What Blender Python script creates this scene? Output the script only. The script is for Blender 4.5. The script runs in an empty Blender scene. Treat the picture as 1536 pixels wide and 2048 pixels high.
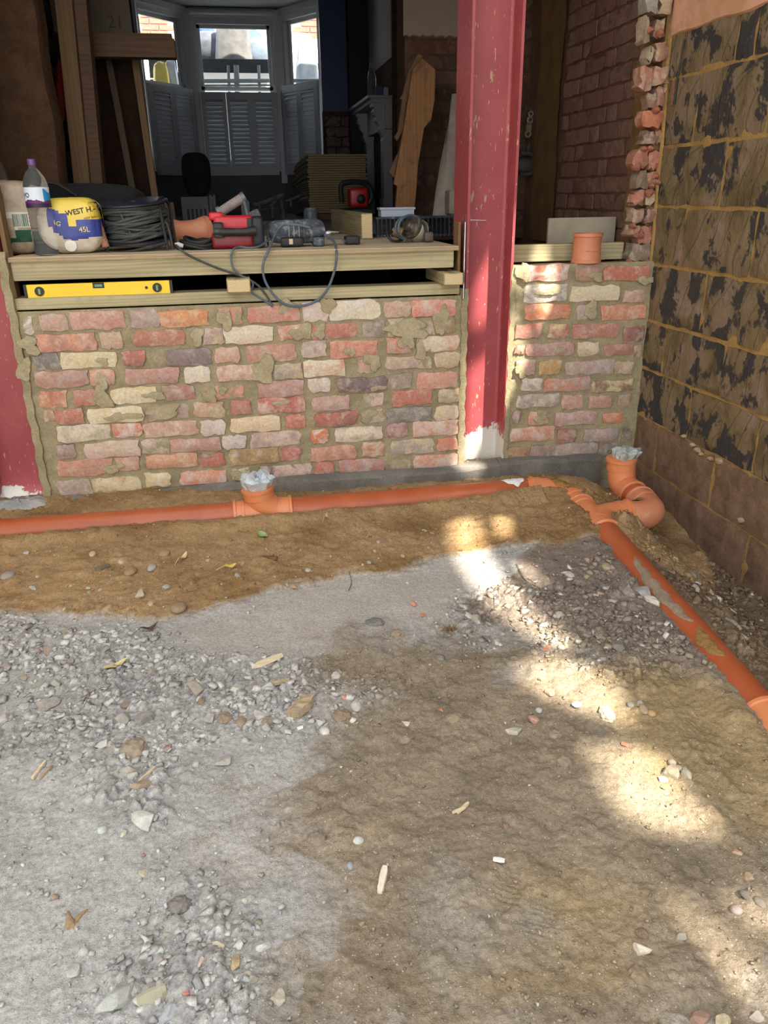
import bpy, math, random
import numpy as np
from mathutils import Matrix, Vector
random.seed(7); RNG = np.random.RandomState(7)
S = bpy.context.scene
COL = S.collection

# ------------------------------------------------------------------ camera
F, W, H = 1539.0, 1536, 2048
CAMZ = 1.17
def _axes():
    vp = (460.0, 392.0); sl = -0.015
    d = np.array([(vp[0]-W/2)/F, -(vp[1]-H/2)/F, -1.0]); d /= np.linalg.norm(d)
    x2 = 6000.0; y2 = vp[1]+sl*(x2-vp[0])
    h = np.array([(x2-W/2)/F, -(y2-H/2)/F, -1.0])
    up = np.cross(h, d); up /= np.linalg.norm(up)
    if up[1] < 0: up = -up
    r = np.cross(d, up)
    return np.array([r, d, up])
R3 = _axes()
CAMP = np.array([0, 0, CAMZ])
cd = bpy.data.cameras.new('camera'); cam = bpy.data.objects.new('camera', cd); COL.objects.link(cam)
M4 = np.eye(4); M4[:3, :3] = R3; M4[:3, 3] = CAMP
cam.matrix_world = Matrix(M4.tolist())
cd.sensor_fit = 'VERTICAL'; cd.sensor_height = 32.0; cd.lens = 32.0*F/H
cd.clip_start = 0.02; cd.clip_end = 200
S.camera = cam
def ray(px, py): return R3 @ np.array([(px-W/2)/F, -(py-H/2)/F, -1.0])
def onY(px, py, Y): r = ray(px, py); return CAMP + r*(Y/r[1])
def onX(px, py, X): r = ray(px, py); return CAMP + r*(X/r[0])
def onZ(px, py, Z): r = ray(px, py); return CAMP + r*((Z-CAMZ)/r[2])

# ------------------------------------------------------------------ sky, sun, exposure
SUN = np.array([0.42, -0.62, 1.0])            # direction towards the sun, per metre of height
w = bpy.data.worlds.new('world'); S.world = w; w.use_nodes = True
nt = w.node_tree; nt.nodes.clear()
tc = nt.nodes.new('ShaderNodeTexCoord'); sx = nt.nodes.new('ShaderNodeSeparateXYZ'); rp = nt.nodes.new('ShaderNodeValToRGB')
bg = nt.nodes.new('ShaderNodeBackground'); wo = nt.nodes.new('ShaderNodeOutputWorld')
nt.links.new(tc.outputs['Generated'], sx.inputs[0]); nt.links.new(sx.outputs[2], rp.inputs[0])
rp.color_ramp.elements[0].color = (1.0, 1.0, 1.0, 1); rp.color_ramp.elements[1].color = (0.72, 0.86, 1.0, 1)
nt.links.new(rp.outputs[0], bg.inputs[0]); nt.links.new(bg.outputs[0], wo.inputs[0])
bg.inputs[1].default_value = 1.0
sd = bpy.data.lights.new('sun', 'SUN'); sd.energy = 4.6; sd.angle = math.radians(1.3); sd.color = (1.0, 0.93, 0.78)
so = bpy.data.objects.new('sun', sd); COL.objects.link(so)
so.rotation_euler = Vector(SUN).to_track_quat('Z', 'Y').to_euler()
S.view_settings.view_transform = 'Standard'; S.view_settings.look = 'None'; S.view_settings.gamma = 1
S.view_settings.use_curve_mapping = False
S.view_settings.exposure = 1.97
S.cycles.use_denoising = True
S.cycles.max_bounces = 8; S.cycles.diffuse_bounces = 5; S.cycles.transmission_bounces = 8; S.cycles.transparent_max_bounces = 12

# ------------------------------------------------------------------ helpers
def lin(c):
    c = np.array(c, float)/255.0
    return tuple(np.where(c <= 0.04045, c/12.92, ((c+0.055)/1.055)**2.4))
def jit(c, a): return tuple(np.clip(np.array(c, float)+RNG.uniform(-a, a)+RNG.uniform(-a*.4, a*.4, 3), 4, 250))

def _h(ix, iy, seed):
    n = (ix.astype(np.int64)*374761393 + iy.astype(np.int64)*668265263 + seed*1442695041) & 0xffffffff
    n = ((n ^ (n >> 13))*1274126177) & 0xffffffff
    return ((n ^ (n >> 16)) & 0xffff)/65535.0
def vn(x, y, seed=0):
    x = np.asarray(x, float); y = np.asarray(y, float)
    ix = np.floor(x); iy = np.floor(y); fx = x-ix; fy = y-iy
    fx = fx*fx*(3-2*fx); fy = fy*fy*(3-2*fy); ix = ix.astype(np.int64); iy = iy.astype(np.int64)
    a = _h(ix, iy, seed); b = _h(ix+1, iy, seed); c = _h(ix, iy+1, seed); d = _h(ix+1, iy+1, seed)
    return (a+(b-a)*fx)*(1-fy)+(c+(d-c)*fx)*fy
def fbm(x, y, f, o=4, seed=0, g=0.5):
    s = 0; a = 1; t = 0
    for i in range(o):
        s = s+a*(vn(x*f, y*f, seed+i*17)-0.5); t += a; a *= g; f *= 2.03
    return s/t*2
def sstep(a, b, x): t = np.clip((x-a)/(b-a), 0, 1); return t*t*(3-2*t)
def pip(poly, X, Y):
    ins = np.zeros(np.shape(X), bool); n = len(poly); j = n-1
    for i in range(n):
        xi, yi = poly[i]; xj, yj = poly[j]
        c = ((yi > Y) != (yj > Y)) & (X < (xj-xi)*(Y-yi)/((yj-yi) if yj != yi else 1e-9)+xi)
        ins ^= c; j = i
    return ins

def cells(X, Y, c, seed):
    """cellular pattern: distance to the nearest and second seed, two random numbers and the offset to the seed"""
    gx = np.floor(X/c); gy = np.floor(Y/c); d1 = np.full(X.shape, 9.); d2 = np.full(X.shape, 9.); r1 = np.zeros(X.shape); r2 = np.zeros(X.shape); ox = np.zeros(X.shape); oy = np.zeros(X.shape)
    for i in (-1, 0, 1):
        for j in (-1, 0, 1):
            ix = (gx+i).astype(np.int64); iy = (gy+j).astype(np.int64); sx_ = (ix+_h(ix, iy, seed))*c; sy_ = (iy+_h(ix, iy, seed+1))*c
            dx = X-sx_; dy = Y-sy_; d = np.sqrt(dx*dx+dy*dy)/c; n = d < d1
            d2 = np.where(n, d1, np.minimum(d2, d)); d1 = np.where(n, d, d1); a = _h(ix, iy, seed+2); b = _h(ix, iy, seed+3)
            r1 = np.where(n, a, r1); r2 = np.where(n, b, r2); ox = np.where(n, dx/c, ox); oy = np.where(n, dy/c, oy)
    return d1, d2, r1, r2, ox, oy
class MB:
    """collects geometry; build() links it as one mesh object"""
    def __init__(s): s.v = []; s.f = []
    def add(s, v, f):
        b = len(s.v); s.v += [tuple(map(float, p)) for p in v]; s.f += [tuple(b+i for i in q) for q in f]; return s
    def box(s, a, b, m=None, bev=0.0):
        x0, y0, z0 = a; x1, y1, z1 = b
        if bev > 0:
            return s.prism([(x0+bev, y0), (x1-bev, y0), (x1, y0+bev), (x1, y1-bev), (x1-bev, y1), (x0+bev, y1), (x0, y1-bev), (x0, y0+bev)], z0, z1, m=m, bev=bev)
        v = [(x0, y0, z0), (x1, y0, z0), (x1, y1, z0), (x0, y1, z0), (x0, y0, z1), (x1, y0, z1), (x1, y1, z1), (x0, y1, z1)]
        if m is not None: v = [tuple(m @ Vector(p)) for p in v]
        return s.add(v, [(0, 3, 2, 1), (4, 5, 6, 7), (0, 1, 5, 4), (1, 2, 6, 5), (2, 3, 7, 6), (3, 0, 4, 7)])
    def prism(s, poly, z0, z1, m=None, bev=0.0):
        n = len(poly); c = np.mean(np.array(poly), axis=0); P = np.array(poly, float)
        def shrink(q): d = c-q; l = np.linalg.norm(d, axis=1, keepdims=True); return q+d/np.maximum(l, 1e-6)*bev
        rings = [(P, z0), (P, z1)] if bev <= 0 else [(shrink(P), z0), (P, z0+bev), (P, z1-bev), (shrink(P), z1)]
        v = []; f = []
        for q, z in rings: v += [(a, b, z) for a, b in q]
        for k in range(len(rings)-1):
            for i in range(n):
                j = (i+1) % n; f.append((k*n+i, k*n+j, (k+1)*n+j, (k+1)*n+i))
        f.append(tuple(reversed(range(n)))); L = (len(rings)-1)*n; f.append(tuple(L+i for i in range(n)))
        if m is not None: v = [tuple(m @ Vector(p)) for p in v]
        return s.add(v, f)
    def loft(s, rings, close=True, caps=True):
        n = len(rings[0]); v = [p for r in rings for p in r]; f = []
        for k in range(len(rings)-1):
            for i in range(n if close else n-1):
                j = (i+1) % n; f.append((k*n+i, k*n+j, (k+1)*n+j, (k+1)*n+i))
        if caps: f.append(tuple(reversed(range(n)))); L = (len(rings)-1)*n; f.append(tuple(L+i for i in range(n)))
        return s.add(v, f)
    def tube(s, path, r, n=10, caps=True, closed=False, sq=None):
        P = [Vector(p) for p in path]; k = len(P)
        rr = r if hasattr(r, '__len__') else [r]*k
        T = []
        for i in range(k):
            a = P[(i-1) % k] if closed else P[max(0, i-1)]; b = P[(i+1) % k] if closed else P[min(k-1, i+1)]
            t = (b-a); T.append(t.normalized() if t.length > 1e-9 else (T[-1] if T else Vector((0, 0, 1))))
        up = Vector((0, 0, 1)) if abs(T[0].z) < .9 else Vector((1, 0, 0))
        x = up.cross(T[0]).normalized(); rings = []
        for i in range(k):
            x = (x-T[i]*x.dot(T[i])).normalized(); y = T[i].cross(x)
            if sq: rings.append([P[i]+x*(rr[i]*a)+y*(rr[i]*b) for a, b in sq])
            else: rings.append([P[i]+x*(rr[i]*math.cos(2*math.pi*j/n))+y*(rr[i]*math.sin(2*math.pi*j/n)) for j in range(n)])
        if closed: rings.append(rings[0])
        return s.loft(rings, True, caps and not closed)
    def lathe(s, prof, n=24, m=None):
        v = []; f = []
        for r, z in prof: v += [(r*math.cos(2*math.pi*j/n), r*math.sin(2*math.pi*j/n), z) for j in range(n)]
        for k in range(len(prof)-1):
            for i in range(n):
                j = (i+1) % n; f.append((k*n+i, k*n+j, (k+1)*n+j, (k+1)*n+i))
        if m is not None: v = [tuple(m @ Vector(p)) for p in v]
        return s.add(v, f)
    def grid(s, fn, nu, nv):
        v = [fn(i/nu, j/nv) for j in range(nv+1) for i in range(nu+1)]
        f = [(j*(nu+1)+i, j*(nu+1)+i+1, (j+1)*(nu+1)+i+1, (j+1)*(nu+1)+i) for j in range(nv) for i in range(nu)]
        return s.add(v, f)
    def build(s, name, mat, parent=None, smooth=False, local=False, loc=None, **props):
        me = bpy.data.meshes.new(name); v = s.v
        if parent is not None and not local:
            root = parent
            while root.parent is not None: root = root.parent
            inv = np.array(root.matrix_basis.inverted()); A = np.array(v)
            v = (A @ inv[:3, :3].T+inv[:3, 3]).tolist()
        elif loc is not None and not local: v = (np.array(v)-np.array(loc)).tolist()
        me.from_pydata(v, [], s.f)
        if smooth:
            me.polygons.foreach_set('use_smooth', [True]*len(me.polygons))
            try: me.set_sharp_from_angle(angle=math.radians(40))
            except Exception: pass
        me.update()
        return link(name, me, mat, parent, loc, **props)
def link(name, me, mat, parent=None, loc=None, **props):
    o = bpy.data.objects.new(name, me); COL.objects.link(o)
    if mat is not None and len(me.materials) == 0: me.materials.append(mat)
    if parent is not None: o.parent = parent
    if loc is not None: o.location = loc
    for k, v in props.items(): o[k] = v
    return o
def empty(name, loc=(0, 0, 0), rz=0.0, label=None, cat=None, group=None, mat4=None):
    o = bpy.data.objects.new(name, None); COL.objects.link(o); o.empty_display_size = .05
    if mat4 is not None: o.matrix_basis = mat4
    else: o.location = loc; o.rotation_euler = (0, 0, rz)
    return tag(o, label, cat, group)
def tag(o, label=None, cat=None, group=None):
    if label: o['label'] = label
    if cat: o['category'] = cat
    if group: o['group'] = group
    return o
def copy_tree(o, parent=None):
    c = o.copy(); COL.objects.link(c); c.parent = parent
    for ch in list(o.children): copy_tree(ch, c)
    return c

# ------------------------------------------------------------------ materials
MATS = {}
class NT:
    def __init__(s, name):
        m = bpy.data.materials.new(name); m.use_nodes = True; s.m = m; s.t = m.node_tree; s.b = s.t.nodes['Principled BSDF']; s.out = s.t.nodes['Material Output']
    def n(s, typ, **kw):
        x = s.t.nodes.new('ShaderNode'+typ)
        for k, v in kw.items():
            if k in x.inputs: x.inputs[k].default_value = v
            else: setattr(x, k, v)
        return x
    def l(s, a, b): s.t.links.new(a, b)
    def coord(s, kind='Object', scale=(1, 1, 1), rot=(0, 0, 0)):
        c = s.n('TexCoord'); mp = s.n('Mapping'); mp.inputs['Scale'].default_value = scale; mp.inputs['Rotation'].default_value = rot
        s.l(c.outputs[kind], mp.inputs['Vector']); return mp.outputs[0]
    def noise(s, vec, scale, detail=4, rough=.55, dist=0.0):
        x = s.n('TexNoise'); x.inputs['Scale'].default_value = scale; x.inputs['Detail'].default_value = detail
        x.inputs['Roughness'].default_value = rough; x.inputs['Distortion'].default_value = dist
        if vec is not None: s.l(vec, x.inputs['Vector'])
        return x.outputs['Fac']
    def ramp(s, fac, stops, interp='LINEAR'):
        r = s.n('ValToRGB'); e = r.color_ramp.elements; r.color_ramp.interpolation = interp
        while len(e) < len(stops): e.new(0.5)
        for i, (p, c) in enumerate(stops):
            e[i].position = p; e[i].color = tuple(c)+(1,) if hasattr(c, '__len__') else (c, c, c, 1)
        s.l(fac, r.inputs[0]); return r.outputs[0]
    def mix(s, fac, a, b, mode='MIX'):
        x = s.n('MixRGB', blend_type=mode)
        for sock, val in ((x.inputs[0], fac), (x.inputs[1], a), (x.inputs[2], b)):
            if hasattr(val, 'links') or hasattr(val, 'is_linked'): s.l(val, sock)
            elif hasattr(val, '__len__'): sock.default_value = tuple(val)[:3]+(1,)
            else: sock.default_value = val
        return x.outputs[0]
    def math(s, op, a, b=0.0):
        x = s.n('Math', operation=op)
        for sock, val in ((x.inputs[0], a), (x.inputs[1], b)):
            if hasattr(val, 'is_linked'): s.l(val, sock)
            else: sock.default_value = val
        return x.outputs[0]
    def bump(s, h, strength=.3, dist=.01):
        b = s.n('Bump'); b.inputs['Strength'].default_value = strength; b.inputs['Distance'].default_value = dist
        s.l(h, b.inputs['Height']); s.l(b.outputs[0], s.b.inputs['Normal'])
    def set(s, col=None, rough=None, metal=None, **kw):
        for nm, v in (('Base Color', col), ('Roughness', rough), ('Metallic', metal)):
            if v is None: continue
            if hasattr(v, 'is_linked'): s.l(v, s.b.inputs[nm])
            elif hasattr(v, '__len__'): s.b.inputs[nm].default_value = tuple(v)[:3]+(1,)
            else: s.b.inputs[nm].default_value = v
        for k, v in kw.items(): s.b.inputs[k.replace('_', ' ')].default_value = v
        return s.m
def mat(name, c1, c2=None, scale=8, rough=.7, bump=.15, bscale=None, metal=0, stretch=(1, 1, 1), dust=None, c3=None, detail=5, bdist=.004, **kw):
    """plain noisy material, colours in sRGB 0-255"""
    if name in MATS: return MATS[name]
    t = NT(name); vec = t.coord('Object', stretch); a = lin(c1); b = lin(c2 or c1)
    n = t.noise(vec, scale, detail)
    stops = [(.32, a), (.68, b)]
    if c3: stops = [(.28, a), (.5, b), (.72, lin(c3))]
    col = t.ramp(n, stops)
    if dust:
        dn = t.noise(t.coord('Object'), dust[1], 6, .65); col = t.mix(t.ramp(dn, [(dust[2], 0.0), (min(1, dust[2]+.12), dust[3])]), col, lin(dust[0]))
    if bump: t.bump(t.noise(vec, bscale or scale*6, 4), bump, bdist)
    MATS[name] = t.set(col, rough, metal, **kw); return MATS[name]
def wood(name, c1, c2, axis=0, sc=1.0, knots=True, rough=.75, dirt=None):
    """timber with the grain along one axis"""
    if name in MATS: return MATS[name]
    t = NT(name); st = [9*sc]*3; st[axis] = .7*sc
    vec = t.coord('Object', tuple(st))
    n1 = t.noise(vec, 3.0, 3, .5, .6)
    wv = t.n('TexWave', wave_type='BANDS', bands_direction='Z' if axis != 2 else 'X')
    st2 = [1.0]*3; st2[axis] = .06
    mp = t.coord('Object', tuple(st2)); t.l(mp, wv.inputs['Vector'])
    wv.inputs['Scale'].default_value = 22*sc; wv.inputs['Distortion'].default_value = 9; wv.inputs['Detail'].default_value = 2; wv.inputs['Detail Scale'].default_value = 1.2
    f = t.mix(.2, n1, wv.outputs[0])
    col = t.ramp(f, [(.22, lin(c2)), (.62, lin(c1))])
    if knots:
        st3 = [1]*3; st3[axis] = .45
        vo = t.n('TexVoronoi'); t.l(t.coord('Object', tuple(st3)), vo.inputs['Vector']); vo.inputs['Scale'].default_value = 4.2*sc
        kn = t.ramp(vo.outputs['Distance'], [(.05, 1.0), (.13, 0.0)])
        col = t.mix(t.math('MULTIPLY', kn, .75), col, lin(tuple(np.array(c2)*.55)))
    if dirt: col = t.mix(t.ramp(t.noise(t.coord('Object'), 11, 6, .7), [(.52, 0.0), (.7, .8)]), col, lin(dirt))
    t.bump(f, .25, .002)
    MATS[name] = t.set(col, rough); return MATS[name]
def endgrain(name, c1, c2, plane='XZ', off=(.02, .01)):
    if name in MATS: return MATS[name]
    t = NT(name); wv = t.n('TexWave', wave_type='RINGS', rings_direction='Y')
    c = t.n('TexCoord'); mp = t.n('Mapping'); mp.inputs['Location'].default_value = (off[0], 0, off[1]); t.l(c.outputs['Object'], mp.inputs[0]); t.l(mp.outputs[0], wv.inputs['Vector'])
    wv.inputs['Scale'].default_value = 55; wv.inputs['Distortion'].default_value = 1.5; wv.inputs['Detail Scale'].default_value = 3
    col = t.ramp(wv.outputs[0], [(.15, lin(c2)), (.7, lin(c1))]); MATS[name] = t.set(col, .8); return MATS[name]

def brick_mat(name='brick_face', mortar=(150, 138, 110), smear=True):
    t = NT(name); vec = t.coord('Object')
    oi = t.n('ObjectInfo'); at = t.n('Attribute', attribute_type='OBJECT', attribute_name='tint')
    geo = t.n('NewGeometry'); pos = geo.outputs['Position']
    n1 = t.noise(pos, 16, 5, .6, .6); col = t.mix(t.ramp(n1, [(.44, 0.0), (.62, 1.0)]), oi.outputs['Color'], at.outputs['Color'])
    n2 = t.noise(pos, 90, 5, .7); col = t.mix(1.0, col, t.ramp(n2, [(.25, .72), (.75, 1.28)]), 'MULTIPLY')
    wb_ = t.noise(pos, 21, 6, .7, .2); bl_ = t.n('Attribute', attribute_type='OBJECT', attribute_name='bloom'); col = t.mix(t.math('MULTIPLY', t.ramp(wb_, [(.50, 0.0), (.68, .55)]), bl_.outputs['Fac']), col, lin((204, 192, 178))); dk = t.noise(pos, 260, 2, .5); col = t.mix(t.ramp(dk, [(.24, .75), (.31, 0.0)]), col, lin((70, 50, 42)))
    if smear:
        n3 = t.noise(pos, 11, 6, .62, .5)
        a2 = t.n('Attribute', attribute_type='OBJECT', attribute_name='smear')
        th = t.math('SUBTRACT', t.math('ADD', n3, a2.outputs['Fac']), .66)
        col = t.mix(t.ramp(t.math('MULTIPLY', th, 14), [(.2, 0.0), (.9, 1.0)]), col, lin(mortar))
    t.bump(t.mix(.5, n2, n1), .5, .006)
    MATS[name] = t.set(col, .92, Specular_IOR_Level=.15); return MATS[name]
BRICK = brick_mat()
def mortar_mat(name, c1, c2, c3=None, sc=9):
    t = NT(name); geo = t.n('NewGeometry'); pos = geo.outputs['Position']
    n = t.noise(pos, sc, 6, .65, .4); n2 = t.noise(pos, 130, 5, .7)
    st = [(.3, lin(c1)), (.65, lin(c2))] + ([(.78, lin(c3))] if c3 else [])
    col = t.mix(1.0, t.ramp(n, st), t.ramp(n2, [(.25, .74), (.75, 1.26)]), 'MULTIPLY')
    n3 = t.noise(pos, 34, 4, .6)
    t.bump(t.mix(.5, n2, n3), .6, .008); MATS[name] = t.set(col, .95, Specular_IOR_Level=.1); return MATS[name]
MORTAR = mortar_mat('front_mortar', (134, 124, 98), (162, 150, 122), (180, 172, 150))

def steel_mat():
    t = NT('red_oxide_paint'); geo = t.n('NewGeometry'); pos = geo.outputs['Position']
    n = t.noise(pos, 7, 4); col = t.ramp(n, [(.3, lin((146, 60, 66))), (.7, lin((160, 72, 76)))])
    mp = t.n('Mapping'); mp.inputs['Scale'].default_value = (1.6, 1.6, .45); t.l(pos, mp.inputs[0])
    sp = t.noise(mp.outputs[0], 55, 3, .6); col = t.mix(t.ramp(sp, [(.655, 0.0), (.68, .75)]), col, lin((206, 160, 154)))
    sp2 = t.noise(mp.outputs[0], 16, 5, .6); col = t.mix(t.ramp(sp2, [(.66, 0.0), (.68, .85)]), col, lin((170, 152, 112)))
    sz = t.n('SeparateXYZ'); t.l(pos, sz.inputs[0])
    # dried cement splashed over the foot of the column
    atf = t.n('Attribute', attribute_type='OBJECT', attribute_name='splash'); foot = t.math('ADD', t.math('ADD', t.math('MULTIPLY', sz.outputs[2], -3.6), atf.outputs['Fac']), t.math('MULTIPLY', t.noise(pos, 9, 6, .7), 1.5))
    col = t.mix(t.ramp(foot, [(.26, 0.0), (.31, 1.0)]), col, lin((196, 192, 184)))
    t.bump(t.noise(pos, 60, 3), .06, .003)
    return t.set(col, .5)
STEEL = steel_mat()
def bitumen_mat():
    """grey slurry-coated blocks with worn black bitumen and combed trowel lines"""
    t = NT('bitumen_block'); geo = t.n('NewGeometry'); pos = geo.outputs['Position']
    mp = t.n('Mapping'); mp.inputs['Scale'].default_value = (1, 1.1, .9); mp.inputs['Rotation'].default_value = (.35, 0, 0); t.l(pos, mp.inputs[0]); p = mp.outputs[0]
    base = t.ramp(t.noise(p, 7, 5, .6, .8), [(.3, lin((88, 74, 52))), (.48, lin((118, 102, 74))), (.6, lin((126, 108, 90))), (.75, lin((148, 124, 116)))])
    wv = t.n('TexWave', wave_type='BANDS', bands_direction='DIAGONAL'); t.l(p, wv.inputs['Vector'])
    wv.inputs['Scale'].default_value = 4.2; wv.inputs['Distortion'].default_value = 9; wv.inputs['Detail'].default_value = .6; wv.inputs['Detail Scale'].default_value = .8
    ln = t.ramp(wv.outputs[0], [(.0, 1.0), (.035, 0.0)]); base = t.mix(t.math('MULTIPLY', ln, .32), base, lin((50, 42, 32)))
    blk = t.noise(p, 8.0, 6, .6, .35); fine = t.noise(p, 60, 3, .6)
    at = t.n('Attribute', attribute_type='OBJECT', attribute_name='smear')
    v = t.math('ADD', t.math('ADD', blk, t.math('MULTIPLY', fine, .16)), at.outputs['Fac'])
    k = t.ramp(v, [(.615, 0.0), (.65, 1.0)]); col = t.mix(k, base, lin((58, 55, 54)))
    t.bump(t.mix(.15, t.noise(p, 22, 6, .6, .6), ln), .9, .012)
    return t.set(col, .8, Specular_IOR_Level=.3)
BITUMEN = bitumen_mat()
YMORT = mortar_mat('yellow_mortar', (140, 112, 68), (166, 134, 84), (176, 152, 112))
ROUGHBLK = mortar_mat('rough_concrete_block', (98, 78, 62), (134, 110, 92), (150, 126, 100), 14)
def clay_mat(name, c1, c2, dust=.68, rough=.38, spec=.5):
    t = NT(name); pos = t.n('NewGeometry').outputs['Position']
    col = t.ramp(t.noise(pos, 9, 4), [(.3, lin(c1)), (.7, lin(c2))])
    col = t.mix(t.ramp(t.noise(pos, 26, 6, .7), [(dust, 0.0), (dust+.1, .75)]), col, lin((190, 160, 120)))
    t.bump(t.noise(pos, 90, 3), .04, .002)
    return t.set(col, rough, Specular_IOR_Level=spec)
PIPE = clay_mat('pipe_brown_orange', (162, 80, 46), (176, 92, 56))
FITTING = clay_mat('fitting_bright_orange', (204, 124, 80), (212, 134, 90), .7)
FITPALE = clay_mat('fitting_dusty_orange', (190, 116, 84), (202, 134, 102), .58, .5)
BLACK = mat('black_plastic', (16, 16, 17), (30, 30, 31), 12, .55, .1, dust=((110, 108, 104), 20, .6, .35))
BLACKSOFT = mat('black_fabric', (12, 12, 14), (22, 22, 25), 10, .95, .3)

# ------------------------------------------------------------------ room shell outside the frame: lean-to roof, boundary and house walls
YF = 3.21          # face of the new dwarf walls
XR = 1.78          # face of the block boundary wall
def struct(name, mb, m, **kw): return mb.build(name, m, kind='structure', **kw)
PLAST_W = mat('painted_render', (196, 190, 178), (206, 200, 190), 4, .9)
DARKW = mat('dark_interior_paint', (44, 44, 48), (58, 56, 58), 3, .9)
def translucent(name, c, f):
    t_ = NT(name); tr = t_.n('BsdfTranslucent'); df = t_.n('BsdfDiffuse'); mx = t_.n('MixShader'); tr.inputs[0].default_value = (*lin(c), 1); df.inputs[0].default_value = (*lin(c), 1); mx.inputs[0].default_value = f
    t_.l(df.outputs[0], mx.inputs[1]); t_.l(tr.outputs[0], mx.inputs[2]); t_.l(mx.outputs[0], t_.out.inputs[0]); return t_.m
struct('ceiling', MB().box((-3.2, -0.35, 3.2), (-1.7, 3.2, 3.35)).box((.35, -0.35, 3.2), (2.02, 3.2, 3.35)), mat('roof_boarding', (150, 132, 110), (164, 146, 122), 4, .85))
rf = MB(); rf.add([(-1.7, -.35, 3.24), (.35, -.35, 3.24), (.35, 3.2, 3.24), (-1.7, 3.2, 3.24)], [(0, 1, 2, 3)])
struct('ceiling_diffuser', rf, translucent('roof_diffuser', (218, 224, 230), .42))  # unseen translucent panel added to give the floor soft top light
struct('wall_left', MB().box((-3.0, -4, -.4), (-2.85, 3.2, 3.2)), PLAST_W)
struct('wall_house', MB().box((-3.2, 3.22, 2.3), (2.6, 3.5, 6.5)), mat('house_render', (150, 132, 112), (160, 140, 120), 3, .9))
struct('wall_house_left', MB().box((-3.2, 3.22, -.4), (-1.09, 3.42, 2.3)), mat('red_brick_render', (120, 72, 56), (140, 86, 66), 5, .9))
# unseen sheet added above the boundary wall, holes cut to shape the sun patches
def sun_poly(px): return [onZ(x, y, 0.0) for x, y in px]
XS = 1.93
holes = []
def hole_ground(px):
    holes.append([(p[1]+SUN[1]/SUN[0]*(XS-p[0]), p[2]+(XS-p[0])/SUN[0]) for p in sun_poly(px)])
def hole_wall(px, Y=YF):
    holes.append([(p[1]+SUN[1]/SUN[0]*(XS-p[0]), p[2]+(XS-p[0])/SUN[0]) for p in [onY(x, y, Y) for x, y in px]])
hole_ground([(1180, 1498), (1262, 1488), (1325, 1512), (1365, 1578), (1432, 1648), (1408, 1668), (1345, 1662), (1262, 1645), (1222, 1572)])
hole_ground([(1040, 1328), (1112, 1316), (1195, 1348), (1242, 1402), (1255, 1450), (1190, 1432), (1118, 1402), (1058, 1368)])
hole_ground([(900, 1098), (965, 1098), (1010, 1175), (1068, 1240), (1140, 1292), (1118, 1306), (1018, 1246), (960, 1200), (925, 1150)])
hole_ground([(1030, 1130), (1052, 1128), (1082, 1172), (1060, 1176)])
hole_ground([(900, 1048), (950, 1040), (962, 1104), (896, 1108)])
hole_ground([(990, 1040), (1014, 1038), (1018, 1080), (994, 1084)])
hole_ground([(1350, 1798), (1376, 1806), (1470, 1900), (1545, 2020), (1545, 2058), (1505, 2010), (1440, 1920)])
hole_ground([(1478, 1806), (1545, 1800), (1545, 1890), (1510, 1862)])
hole_wall([(900, 968), (918, 860), (930, 700), (938, 700), (938, 930), (1050, 930), (1050, 1000), (960, 1000)])
hole_wall([(945, 520), (1010, 470), (1010, 640), (940, 650)], YF+.1)
hole_wall([(930, 740), (1000, 720), (1000, 935), (925, 935)], YF+.1)
hole_wall([(1078, 535), (1102, 535), (1110, 600), (1100, 655), (1078, 655), (1072, 600)])
hole_wall([(1066, 535), (1068, 490), (1102, 488), (1100, 535)], YF+.12)
hole_wall([(1014, 640), (1030, 620), (1036, 760), (1030, 860), (1010, 800)])
def sheet():
    cs = .011; Y = np.arange(-5, 3.9, cs); Z = np.arange(1.80, 3.26, cs)
    YY, ZZ = np.meshgrid(Y, Z); keep = np.ones(YY.shape, bool)
    wy = YY+.5*cs+.012*fbm(YY, ZZ, 9, 3, 3); wz = ZZ+.5*cs+.012*fbm(YY, ZZ, 9, 3, 8)
    for hp in holes: keep &= ~pip(hp, wy, wz)
    nz, ny = keep.shape; m = MB(); idx = {}
    def vid(i, j):
        k = (i, j)
        if k not in idx: idx[k] = len(m.v); m.v.append((XS+.008*math.sin(4*(-5+i*cs)), -5+i*cs, 1.80+j*cs))
        return idx[k]
    # merge full runs along each row to keep it light
    for j in range(nz):
        i = 0
        while i < ny:
            if keep[j, i]:
                e = i
                while e < ny and keep[j, e] and e-i < 24: e += 1
                m.f.append((vid(i, j), vid(e, j), vid(e, j+1), vid(i, j+1))); i = e
            else: i += 1
    m.add([(XS, -7, 3.25), (XS, .6, 3.25), (XS, .6, 7.5), (XS, -7, 7.5)], [(0, 1, 2, 3)])  # tall panel added to keep stray sun off the floor
    return m
tag(sheet().build('sun_mask_sheet', translucent('sun_mask_grey', (176, 176, 170), .35)), 'unseen sheet added above the dark block boundary wall to shape the sun patches', 'sheeting')

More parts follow.
